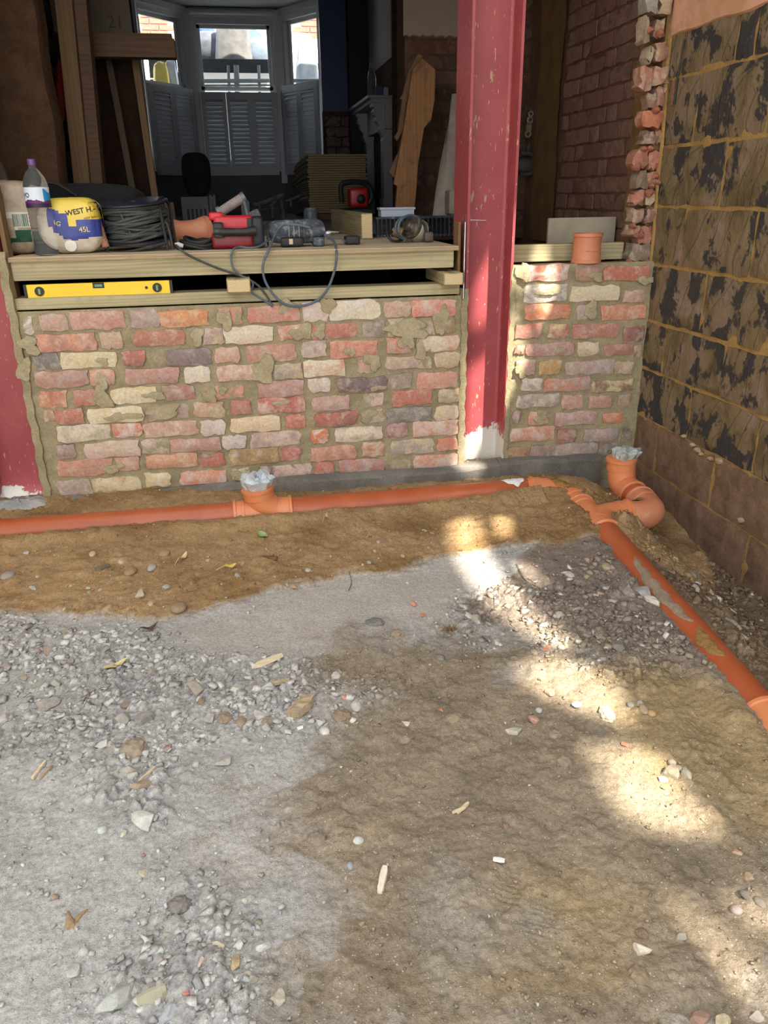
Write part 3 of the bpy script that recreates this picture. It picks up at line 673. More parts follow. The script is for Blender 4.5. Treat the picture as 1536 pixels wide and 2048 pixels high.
# ------------------------------------------------------------------ bay window with half-height shutters
WPAINT = mat('white_gloss_paint', (190, 193, 196), (198, 200, 203), 3, .45, .03)
SHUT = mat('shutter_paint', (166, 170, 176), (174, 178, 184), 3, .5, .02)
g = NT('window_glass'); g.b.inputs['Base Color'].default_value = (.95, .98, 1, 1); g.b.inputs['Roughness'].default_value = .02; g.b.inputs['Transmission Weight'].default_value = 1; g.b.inputs['IOR'].default_value = 1.01; GLASS = g.m
def window(nm, p, q, ftop, fbot, shw, label, npan):
    """p, q: plan points of the opening seen from inside, left to right"""
    p = Vector(p+(0,)); q = Vector(q+(0,)); L = (q-p).length; ax = (q-p).normalized(); nx = Vector((ax.y, -ax.x, 0))   # nx points into the room
    M = Matrix(((ax.x, -nx.x, 0, p.x), (ax.y, -nx.y, 0, p.y), (0, 0, 1, 0), (0, 0, 0, 1)))
    fr = MB(); t = .055
    fr.box((0, 0, fbot), (t, .09, ftop), M).box((L-t, 0, fbot), (L, .09, ftop), M).box((t, 0, ftop-t), (L-t, .09, ftop), M).box((t, 0, fbot), (L-t, .12, fbot+.05), M)
    fr.box((0, -.03, ftop), (L, .14, ftop+.10), M)
    wn = struct(nm, fr, WPAINT)
    sash = MB(); zm = 2.29; s = .035
    for (za, zb, yo) in ((zm-.02, ftop-t, .055), (fbot+.05, zm+.02, .02)):
        sash.box((t, yo, za), (t+s, yo+.03, zb), M).box((L-t-s, yo, za), (L-t, yo+.03, zb), M).box((t, yo, za), (L-t, yo+.03, za+s), M).box((t, yo, zb-s), (L-t, yo+.03, zb), M)
    sash.build('sash', WPAINT, wn, kind='structure')
    MB().box((t+s, .068, zm), (L-t-s, .071, ftop-t-s), M).build('pane', GLASS, wn, kind='structure')
    MB().box((t+s, .034, fbot+.08), (L-t-s, .037, zm), M).build('pane', GLASS, wn, kind='structure')
    # shutter
    sh = empty('window_shutter', mat4=M, label=label, cat='shutter')
    pw = (L-.076)/npan; z0, z1 = fbot+.01, shw
    MB().box((.045, -.075, z0-.05), (L-.045, -.02, z0)).box((.02, -.06, z0), (.034, -.03, z1)).box((L-.034, -.06, z0), (L-.02, -.03, z1)).build('shutter_frame', SHUT, sh, local=True)
    sl_me = None
    for k in range(npan):
        xa = .038+k*pw+.0003; xb = .038+(k+1)*pw-.0003; st = .042
        pan = MB().box((xa, -.06, z0), (xa+st, -.032, z1)).box((xb-st, -.06, z0), (xb, -.032, z1)).box((xa+st, -.06, z0), (xb-st, -.032, z0+.075)).box((xa+st, -.06, z1-.075), (xb-st, -.032, z1)).build('shutter_panel', SHUT, sh, local=True)
        w2 = xb-xa-2*st
        if sl_me is None:
            mb = MB(); Rm = Matrix.Rotation(math.radians(62), 4, 'X'); mb.prism([(-w2/2, -.03), (w2/2, -.03), (w2/2, .03), (-w2/2, .03)], -.004, .004, Rm, .0015)
            sl_me = bpy.data.meshes.new('slat'); sl_me.from_pydata(mb.v, [], mb.f); sl_me.materials.append(SHUT)
        ns = int((z1-z0-.15)/.047)+1; stp = (z1-z0-.15)/ns
        for q_ in range(ns+1): link('slat', sl_me, None, pan, ((xa+xb)/2, -.046, z0+.075+stp*q_))
    return wn
window('window_1', (-.80, 9.42), (-.33, 9.98), 3.0, 1.43, 2.27, 'white louvred half shutter across the angled bay light beside the leaning studs', 2)
window('window_2', (-.27, 10.0), (.64, 10.0), 2.97, 1.43, 2.25, 'white louvred half shutter with three panels across the middle of the bay', 3)
window('window_3', (.70, 9.98), (1.08, 9.42), 3.0, 1.43, 2.31, 'white louvred half shutter across the angled bay light beside the navy wall', 2)
m = MB()
for x, y, r in ((-.30, 9.99, .05), (.67, 9.99, .05), (-.84, 9.38, .06), (1.12, 9.38, .05)): m.box((x-r, y-.03, 1.3), (x+r, y+.1, 3.05))
m.tube([(-.27, 9.95, 3.02), (.64, 9.95, 3.02)], .03, 10)
struct('trim_3', m, WPAINT)
struct('trim_4', MB().box((-.9, 9.3, 3.06), (1.2, 10.1, 3.3)), mat('grey_coving', (104, 106, 110), (112, 114, 118), 3, .8))

# ------------------------------------------------------------------ steel columns
def column(xl, xr, yf, zb, zt, name, label):
    t = .011; tw = .009; d = .205; ym = yf+d/2; m = MB(); r = .013
    def fillet(cx, cy, sx_, sy_): return [(cx+sx_*r*(1-math.sin(a)), cy+sy_*r*(1-math.cos(a))) for a in (0, .5, 1.05, math.pi/2)]
    P = [(xl, yf), (xl+t, yf)]+[(xl+t, ym-tw/2-r)]+[(xl+t+.003, ym-tw/2-.005), (xl+t+r, ym-tw/2)]+[(xr-t-r, ym-tw/2), (xr-t-.003, ym-tw/2-.005), (xr-t, ym-tw/2-r)]+[(xr-t, yf), (xr, yf), (xr, yf+d), (xr-t, yf+d), (xr-t, ym+tw/2), (xl+t, ym+tw/2), (xl+t, yf+d), (xl, yf+d)]
    n = len(P); nz = 2; v = [(x, y, z) for z in (zb, zt) for x, y in P]
    f = [(i, (i+1) % n, n+(i+1) % n, n+i) for i in range(n)]
    # end caps as three rectangles each
    for o_ in (0, n): f += [(o_+0, o_+1, o_+14, o_+15), (o_+8, o_+9, o_+10, o_+11), (o_+4, o_+5, o_+12, o_+13)]
    m.add(v, f); e = empty(name, ((xl+xr)/2, ym, zb), label=label, cat='steel column')
    o = m.build('column_shaft', STEEL, e); o['splash'] = 0.0 if xl > 0 else -.42
    return e
c1 = column(.934, 1.139, YF-.004, -.02, 2.62, 'steel_column', 'tall red painted steel column between the two dwarf brick walls')
c2 = column(-1.062, -.857, YF+.0, -.02, 2.62, 'steel_column', 'dark red steel column at the end of the long dwarf wall, dusty at its foot')
v, f = text_mesh('OH  A', .026, .0006); c = onX(0, 0, 1) * 0
cc = onY(978, 162, YF+.0935)
MB().add([(cc[0]-y, YF+.0935-z, cc[2]+x) for x, y, z in v], f).build('rolled_mark', STEEL, c1)
# chalk line, mortar left on the flange edges, concrete haunch at the foot
a = onY(936, 440, YF-.006); b = onY(970, 441, YF+.09)
MB().tube([onY(942, 440, YF-.005), onY(972, 441, YF+.09)], .0022, 5).build('chalk_line', mat('white_chalk', (225, 215, 215), None, 5, .9, 0), c1)
m = MB(); rs = np.random.RandomState(9)
def foot_mound(cx, cy, rx, ry, h, zb, sd):
    m = MB(); n = 22; rings = []
    for q, hh in ((1.0, -.06), (.9, .1), (.7, .6), (.4, .9), (.02, 1.0)):
        rings.append([(cx+rx*q*math.cos(2*math.pi*i/n)*(1+.15*math.sin(i*2.1+sd)), cy+ry*q*math.sin(2*math.pi*i/n)*(1+.12*math.sin(i*3.3+sd)), zb+h*hh+.008*math.sin(i*1.9+q*7+sd)) for i in range(n)])
    return m.loft(rings, True, False)
struct('trim_5', foot_mound(1.03, 3.235, .135, .085, .062, -.03, 1), mortar_mat('haunch_concrete', (150, 138, 116), (178, 168, 146)), smooth=True)
struct('trim_6', foot_mound(-.95, 3.15, .16, .09, .035, -.0, 4), mortar_mat('grey_slurry', (140, 140, 142), (172, 170, 168)), smooth=True)
# pointed mortar fillets against both columns
def fillet_strip(x0, x1, yf, z0, z1, sd):
    m = MB(); rings = []
    for k in range(40):
        z = z0+(z1-z0)*k/39; j = .003*math.sin(k*1.9+sd)+.002*math.sin(k*.7); rings.append([(x0, yf+.03, z), (x0+j, yf, z), (x1+j, yf-.002, z), (x1, yf+.03, z)])
    return m.loft(rings)
fillet_strip(.918, .945, YF-.008, -.02, .80, 1).build('mortar_fillet', MORTAR, wl, smooth=True, kind='structure')
fillet_strip(-.868, -.838, YF-.008, -.02, .99, 2).build('mortar_fillet', MORTAR, wl, smooth=True, kind='structure')
fillet_strip(1.132, 1.152, YF-.006, -.02, .885, 3).build('mortar_fillet', MORTAR, wr, smooth=True, kind='structure')

# ------------------------------------------------------------------ ground
def gpoly(px): return [tuple(onZ(x, y, 0.0)[:2]) for x, y in px]
P_SAND = gpoly([(-500, 960), (100, 985), (925, 940), (1010, 925), (1290, 900), (1420, 1010), (1460, 1130), (1360, 1150), (1290, 1110), (1215, 1085), (1150, 1085), (1050, 1090), (960, 1102), (850, 1130), (700, 1150), (560, 1175), (505, 1200), (430, 1215), (330, 1242), (170, 1238), (0, 1228), (-600, 1215)])
P_SOIL = gpoly([(590, 1300), (650, 1270), (760, 1240), (870, 1262), (930, 1250), (1040, 1275), (1120, 1310), (1210, 1290), (1330, 1290), (1536, 1420), (1700, 1600), (1700, 2150), (540, 2150), (580, 1940), (590, 1860), (500, 1800), (680, 1745), (620, 1690), (430, 1660), (420, 1600), (520, 1530), (600, 1480), (700, 1440), (680, 1370)])
P_SOIL2 = gpoly([(900, 1240), (1040, 1130), (1100, 1085), (1215, 1068), (1330, 1190), (1460, 1330), (1536, 1420), (1330, 1340), (1050, 1290)])
P_YEL = gpoly([(690, 1760), (760, 1690), (900, 1720), (1100, 1740), (1280, 1720), (1330, 1800), (1230, 1880), (1200, 1960), (1050, 1960), (900, 1950), (760, 1900)])
P_YEL2 = gpoly([(1200, 1340), (1330, 1330), (1536, 1440), (1640, 1640), (1480, 1700), (1350, 1560), (1230, 1470)])
P_RUB = gpoly([(0, 1235), (250, 1260), (420, 1310), (640, 1310), (760, 1360), (820, 1400), (700, 1460), (560, 1470), (420, 1480), (330, 1560), (300, 1700), (240, 1640), (180, 1500), (-100, 1520), (-200, 1240)])
P_RUB2 = gpoly([(330, 1760), (480, 1770), (560, 1850), (550, 1960), (480, 2080), (120, 2080), (240, 1960), (300, 1850)])
P_RUB3 = gpoly([(880, 1250), (940, 1170), (1080, 1170), (1220, 1090), (1330, 1250), (1420, 1340), (1200, 1380), (1040, 1330), (920, 1290)])
P_RUB4 = gpoly([(1270, 1090), (1420, 1060), (1536, 1200), (1640, 1330), (1536, 1370), (1400, 1260)])
P_DUST = gpoly([(500, 1210), (600, 1160), (860, 1135), (960, 1110), (1000, 1180), (900, 1240), (740, 1240), (640, 1300), (430, 1310), (330, 1265)])
def soft(poly, X, Y, r=.03, wa=.045, sd=0):
    wx = X+wa*fbm(X, Y, 5, 4, sd); wy = Y+wa*fbm(X, Y, 5, 4, sd+50); s = 0
    for k in range(8): a = k*math.pi/4; q = r*(1 if k % 2 else .5); s = s+pip(poly, wx+q*math.cos(a), wy+q*math.sin(a))
    return s/8.0
def pipe_x(Y): return 1.262+(np.asarray(Y)-2.413)*(.081/1.003)
def ground_z(X, Y, masks=None):
    X = np.asarray(X, float); Y = np.asarray(Y, float)
    z = .010*fbm(X, Y, 2.2, 3, 1)+.006*fbm(X, Y, 9, 4, 7)
    sand = soft(P_SAND, X, Y, .05, .03, 3) if masks is None else masks['sand']
    z = z+sand*(.012+.006*fbm(X, Y, 16, 3, 21))
    # the floor falls away towards the footing and towards the boundary wall
    z = z-.045*sstep(-.4, .3, X)*sstep(2.95, 3.10, Y)
    px = pipe_x(Y); z = z-.215*sstep(px+.05, 1.70, X)*(1-.45*sstep(2.4, 3.1, Y))
    # banked against the pipes
    z = z+.020*np.exp(-((Y-2.76)/.05)**2)*(X < 1.15)*(.6+.8*vn(X*9, Y*3, 5))
    z = z+.018*np.exp(-((X-(px-.085))/.05)**2)*(Y < 2.42)*(.5+1.0*vn(X*3, Y*9, 8))
    z = z+.034*np.exp(-((X-1.30)/.13)**2-((Y-2.74)/.10)**2)+.030*np.exp(-((X-1.40)/.10)**2-((Y-2.47)/.06)**2)+.04*np.exp(-((X-1.44)/.06)**2-((Y-2.66)/.07)**2)+.034*np.exp(-((X-1.20)/.06)**2-((Y-2.55)/.12)**2)+.02*np.exp(-((X-1.33)/.05)**2-((Y-2.41)/.06)**2)
    z = z+.022*np.exp(-((X-1.12)/.14)**2-((Y-2.79)/.05)**2)
    # boot prints
    for (cx, cy, an, l, w_, fr) in FOOT:
        u = (X-cx)*math.cos(an)+(Y-cy)*math.sin(an); v = -(X-cx)*math.sin(an)+(Y-cy)*math.cos(an)
        e = np.clip(1.2-(u/l)**2-(v/w_)**2, 0, 1); z = z-e*.005+e*.0022*np.sin(u*fr)
    return z
FOOT = [(*onZ(1085, 1832, 0)[:2], 1.0, .07, .038, 620), (*onZ(1020, 1775, 0)[:2], 1.0, .05, .035, 560), (*onZ(1400, 1458, 0)[:2], .3, .06, .04, 520), (*onZ(1040, 1072, 0)[:2], .2, .07, .045, 300)]
P_SIDE = gpoly([(1290, 1050), (1420, 1000), (1600, 1200), (1700, 1500), (1640, 1560), (1536, 1420), (1400, 1250)])
def brk(m, X, Y, sd, a=.28, b=.72): return sstep(a, b, m+(.34*fbm(X, Y, 7, 4, sd+200)+.16*fbm(X, Y, 40, 3, sd+210))*(1-np.abs(2*m-1))**.5)
def gmasks(X, Y):
    return dict(sand=brk(soft(P_SAND, X, Y, .045, .04, 3), X, Y, 9), soil=brk(soft(P_SOIL, X, Y, .16, .12, 5), X, Y, 5, .08, .95), soil2=brk(soft(P_SOIL2, X, Y, .08, .06, 6), X, Y, 6), side=brk(sstep(-.09, .02, X-pipe_x(Y))*sstep(.0, .1, 2.75-Y), X, Y, 7), yel=soft(P_YEL, X, Y, .08, .07, 8), yel2=soft(P_YEL2, X, Y, .06, .06, 9), rub=np.clip(soft(P_RUB, X, Y, .05, .05, 11)+soft(P_RUB2, X, Y, .05, .05, 12), 0, 1), rub3=np.clip(soft(P_RUB3, X, Y, .05, .05, 13)+soft(P_RUB4, X, Y, .04, .04, 14), 0, 1), dust=soft(P_DUST, X, Y, .05, .05, 15))
C_SIDE = np.array(lin((122, 104, 84))); C_GREY = np.array(lin((174, 171, 168))); C_SAND = np.array(lin((166, 138, 102))); C_SOIL = np.array(lin((142, 128, 110))); C_SOIL2 = np.array(lin((132, 118, 106))); C_YEL = np.array(lin((166, 143, 104))); C_DUST = np.array(lin((180, 172, 166))); C_SAND2 = np.array(lin((140, 111, 76)))
def gcol(X, Y, M):
    n = fbm(X, Y, 7, 4, 41)[..., None]; n2 = fbm(X, Y, 30, 3, 43)[..., None]
    c = C_GREY*np.ones(X.shape+(3,)); f = lambda k: M[k][..., None]
    c = c*(1+.14*n+.14*n2)
    c = c+(C_DUST*(1+.06*n)-c)*f('dust')*.8
    c = c+(C_SOIL2*(1+.15*n+.1*n2)-c)*f('soil2')*.9
    so = C_SOIL*(1+.22*n+.2*n2)
    grey = sstep(.12, .5, fbm(X, Y, 3.3, 4, 47))[..., None]; so = so+(C_GREY*.85-so)*grey*.5
    c = c+(so-c)*f('soil')
    c = c+(C_YEL*(1+.15*n+.1*n2)-c)*f('yel')*sstep(-.5, .4, fbm(X, Y, 4, 3, 51))[..., None]*.85
    c = c+(C_YEL*.9*(1+.15*n2)-c)*f('yel2')*.8
    c = c+(C_SIDE*(1+.2*n+.2*n2)-c)*f('side')
    sa = C_SAND+(C_SAND2-C_SAND)*sstep(-.3, .5, fbm(X, Y, 5, 4, 53))[..., None]; c = c+(sa*(1+.14*n2)-c)*f('sand')
    return np.clip(c, .01, .9)
def vcol(me, name, rgb):
    at = me.color_attributes.new(name, 'FLOAT_COLOR', 'POINT'); A = np.ones((len(rgb), 4), np.float32); A[:, :3] = rgb; at.data.foreach_set('color', A.ravel())
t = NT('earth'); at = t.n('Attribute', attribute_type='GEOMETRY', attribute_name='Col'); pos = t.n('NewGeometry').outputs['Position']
n1 = t.noise(pos, 120, 5, .7); n2 = t.noise(pos, 420, 3, .6); vo = t.n('TexVoronoi'); t.l(pos, vo.inputs['Vector']); vo.inputs['Scale'].default_value = 260
c = t.mix(1.0, at.outputs['Color'], t.ramp(n1, [(.25, .62), (.75, 1.38)]), 'MULTIPLY')
vc = t.n('SeparateXYZ'); t.l(vo.outputs['Color'], vc.inputs[0])
spk = t.math('MULTIPLY', t.ramp(vc.outputs[0], [(.94, 0.0), (.955, 1.0)]), t.ramp(vo.outputs['Distance'], [(.25, 1.0), (.4, 0.0)]))
c = t.mix(t.math('MULTIPLY', spk, .7), c, lin((214, 206, 192)))
dsp = t.math('MULTIPLY', t.ramp(vc.outputs[1], [(.92, 0.0), (.94, 1.0)]), t.ramp(vo.outputs['Distance'], [(.2, 1.0), (.35, 0.0)]))
c = t.mix(t.math('MULTIPLY', dsp, .6), c, lin((60, 52, 44)))
gr_ = t.mix(.16, t.mix(.45, n1, n2), vo.outputs['Distance']); t.bump(gr_, 1.0, .006)
EARTH = t.set(c, .97, Specular_IOR_Level=.08)
def ground():
    ys = [.45]
    while ys[-1] < 3.24: ys.append(ys[-1]+.0030*(1+.5*(ys[-1]-.5)))
    ys = np.array(ys); xs = np.arange(-1.75, XR+.02, .0042)
    X, Y = np.meshgrid(xs, ys); M = gmasks(X, Y)
    Z = ground_z(X, Y, M)
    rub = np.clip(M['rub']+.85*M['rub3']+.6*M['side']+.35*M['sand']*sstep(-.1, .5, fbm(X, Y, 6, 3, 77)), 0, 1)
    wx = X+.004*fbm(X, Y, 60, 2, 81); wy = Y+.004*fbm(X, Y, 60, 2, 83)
    crev_shade = np.zeros(X.shape); tone = np.ones(X.shape)
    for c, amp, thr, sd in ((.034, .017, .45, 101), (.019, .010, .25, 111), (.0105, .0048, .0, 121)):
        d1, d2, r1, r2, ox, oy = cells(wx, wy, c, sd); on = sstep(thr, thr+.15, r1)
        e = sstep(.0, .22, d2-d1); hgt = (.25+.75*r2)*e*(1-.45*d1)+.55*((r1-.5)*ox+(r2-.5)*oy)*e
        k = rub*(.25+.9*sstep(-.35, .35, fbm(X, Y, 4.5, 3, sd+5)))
        Z = Z+k*amp*hgt*on; crev_shade = crev_shade+k*on*(1-e)*.5; tone = tone*(1+k*on*.35*(r2-.5)*e)
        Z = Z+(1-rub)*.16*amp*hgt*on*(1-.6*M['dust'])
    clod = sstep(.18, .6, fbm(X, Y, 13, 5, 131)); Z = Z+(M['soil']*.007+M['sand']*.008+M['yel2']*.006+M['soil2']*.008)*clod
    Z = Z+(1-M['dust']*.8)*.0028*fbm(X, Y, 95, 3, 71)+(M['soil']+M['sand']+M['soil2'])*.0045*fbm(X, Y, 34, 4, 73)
    C = gcol(X, Y, M); C = C*(1-.55*np.clip(crev_shade, 0, 1))[..., None]*tone[..., None]  # shade in the crevices between rubble put into the vertex colour
    V = np.stack([X, Y, Z], -1).reshape(-1, 3); ny, nx = X.shape; i = np.arange(nx*ny).reshape(ny, nx)[:-1, :-1]
    Q = np.stack([i, i+1, i+nx+1, i+nx], -1).reshape(-1, 4)
    me = bpy.data.meshes.new('floor'); me.vertices.add(len(V)); me.vertices.foreach_set('co', V.astype(np.float32).ravel())
    me.loops.add(Q.size); me.loops.foreach_set('vertex_index', Q.astype(np.int32).ravel()); me.polygons.add(len(Q)); me.polygons.foreach_set('loop_start', np.arange(0, Q.size, 4, dtype=np.int32)); me.polygons.foreach_set('loop_total', np.full(len(Q), 4, np.int32))
    me.update(calc_edges=True); me.polygons.foreach_set('use_smooth', [True]*len(Q)); vcol(me, 'Col', C.reshape(-1, 3))
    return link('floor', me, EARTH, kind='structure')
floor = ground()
# the rest of the yard, out of the frame, at the same level
struct('floor_yard', MB().box((-3.1, -6, -.6), (XR+.1, .46, -.012)).box((-3.1, .46, -.6), (-1.74, 3.25, -.012)).box((-2.3, 3.2, -.3), (1.9, 10.6, -.1)), mat('grey_earth', (160, 150, 138), (140, 128, 112), 6, .95, .3))

# ------------------------------------------------------------------ stones
ICO = None
def ico(sub):
    t_ = (1+5**.5)/2; v = [(-1, t_, 0), (1, t_, 0), (-1, -t_, 0), (1, -t_, 0), (0, -1, t_), (0, 1, t_), (0, -1, -t_), (0, 1, -t_), (t_, 0, -1), (t_, 0, 1), (-t_, 0, -1), (-t_, 0, 1)]
    f = [(0, 11, 5), (0, 5, 1), (0, 1, 7), (0, 7, 10), (0, 10, 11), (1, 5, 9), (5, 11, 4), (11, 10, 2), (10, 7, 6), (7, 1, 8), (3, 9, 4), (3, 4, 2), (3, 2, 6), (3, 6, 8), (3, 8, 9), (4, 9, 5), (2, 4, 11), (6, 2, 10), (8, 6, 7), (9, 8, 1)]
    v = [tuple(np.array(p)/np.linalg.norm(p)) for p in v]
    for _ in range(sub):
        mid = {}; nf = []
        def mp(a, b):
            k = (min(a, b), max(a, b))
            if k not in mid: q = np.array(v[a])+np.array(v[b]); v.append(tuple(q/np.linalg.norm(q))); mid[k] = len(v)-1
            return mid[k]
        for a, b, c_ in f: x, y, z_ = mp(a, b), mp(b, c_), mp(c_, a); nf += [(a, x, z_), (b, y, x), (c_, z_, y), (x, y, z_)]
        f = nf
    return np.array(v), f
I0 = ico(0); I1 = ico(1); I2 = ico(2)
t = NT('stone'); oi = t.n('ObjectInfo'); pos = t.n('NewGeometry').outputs['Position']
nz_ = t.noise(pos, 70, 5, .65); c = t.mix(1.0, oi.outputs['Color'], t.ramp(nz_, [(.25, .7), (.75, 1.25)]), 'MULTIPLY'); dn = t.noise(pos, 30, 5, .6)
c = t.mix(t.ramp(dn, [(.5, 0.0), (.66, .45)]), c, lin((156, 140, 120))); t.bump(t.mix(.5, nz_, t.noise(pos, 250, 3)), .5, .004); STONE = t.set(c, .9, Specular_IOR_Level=.2)
t = NT('gravel'); at = t.n('Attribute', attribute_type='GEOMETRY', attribute_name='Col'); pos = t.n('NewGeometry').outputs['Position']
c = t.mix(1.0, at.outputs['Color'], t.ramp(t.noise(pos, 160, 4, .7), [(.25, .7), (.75, 1.3)]), 'MULTIPLY'); GRAVEL = t.set(c, .92, Specular_IOR_Level=.15)
YP_ = 2.872; PLACED = []
def stone_verts(rs, sx_, sy_, sz_, kind='angular', base=I1):
    V = base[0].copy()
    if kind == 'angular':
        for _ in range(13):
            d = rs.normal(size=3); d /= np.linalg.norm(d); h = rs.uniform(.38, .74); k = V @ d; V = V-np.outer(np.maximum(k-h, 0), d)
    V = V*(1+rs.uniform(-.03, .03, (len(V), 1))) if kind != 'round' else V*(1+rs.uniform(-.03, .03, (len(V), 1)))
    if kind == 'clod': V = V*(1+.075*rs.normal(size=(len(V), 1)).clip(-1.5, 1.5))
    V = V/np.abs(V).max(0)
    return V*np.array([sx_, sy_, sz_])
def rotz(V, a): c_, s_ = math.cos(a), math.sin(a); return V @ np.array([[c_, s_, 0], [-s_, c_, 0], [0, 0, 1]])
def pxm(px, py, n=1):
    """metres per photo pixel on the ground at a point"""
    p = onZ(px, py, 0); return np.linalg.norm(onZ(px+1, py, 0)-p), p
def stone(px, py, wpx, hpx, col, label, name='stone', kind='angular', group=None, flat=.7, sink=.35, cat='stone', rot=None, sub=None):
    s, p = pxm(px, py); rs = np.random.RandomState(int(px*13+py*7))
    sx_ = wpx*s*.5; dep = np.linalg.norm(p-CAMP); sinel = (CAMZ)/dep
    hz = sx_*flat*min(1, hpx/wpx+.15); sy_ = max(hpx*s*.5/sinel-hz*.35, sx_*.35); sy_ = min(sy_, sx_*1.7)
    V = stone_verts(rs, sx_, sy_, hz, kind, sub or (I2 if wpx > 26 else I1)); V = rotz(V, rot if rot is not None else rs.uniform(-.3, .3))
    gz = float(ground_z(np.array([p[0]]), np.array([p[1]]))[0]); PLACED.append((p[0], p[1], sx_))
    m = MB().add(V, (I2 if len(V) > 100 else I1)[1]); o = m.build(name, STONE, None, local=True, smooth=(kind == 'round'), loc=(p[0], p[1], gz+hz*(1-2*sink)))
    km = .45 if kind == 'clod' else .26; col = np.array(col, float)*(1-km)+np.array((152, 145, 136))*km; o.color = tuple(lin(col))+(1,); tag(o, label, cat, group); return o
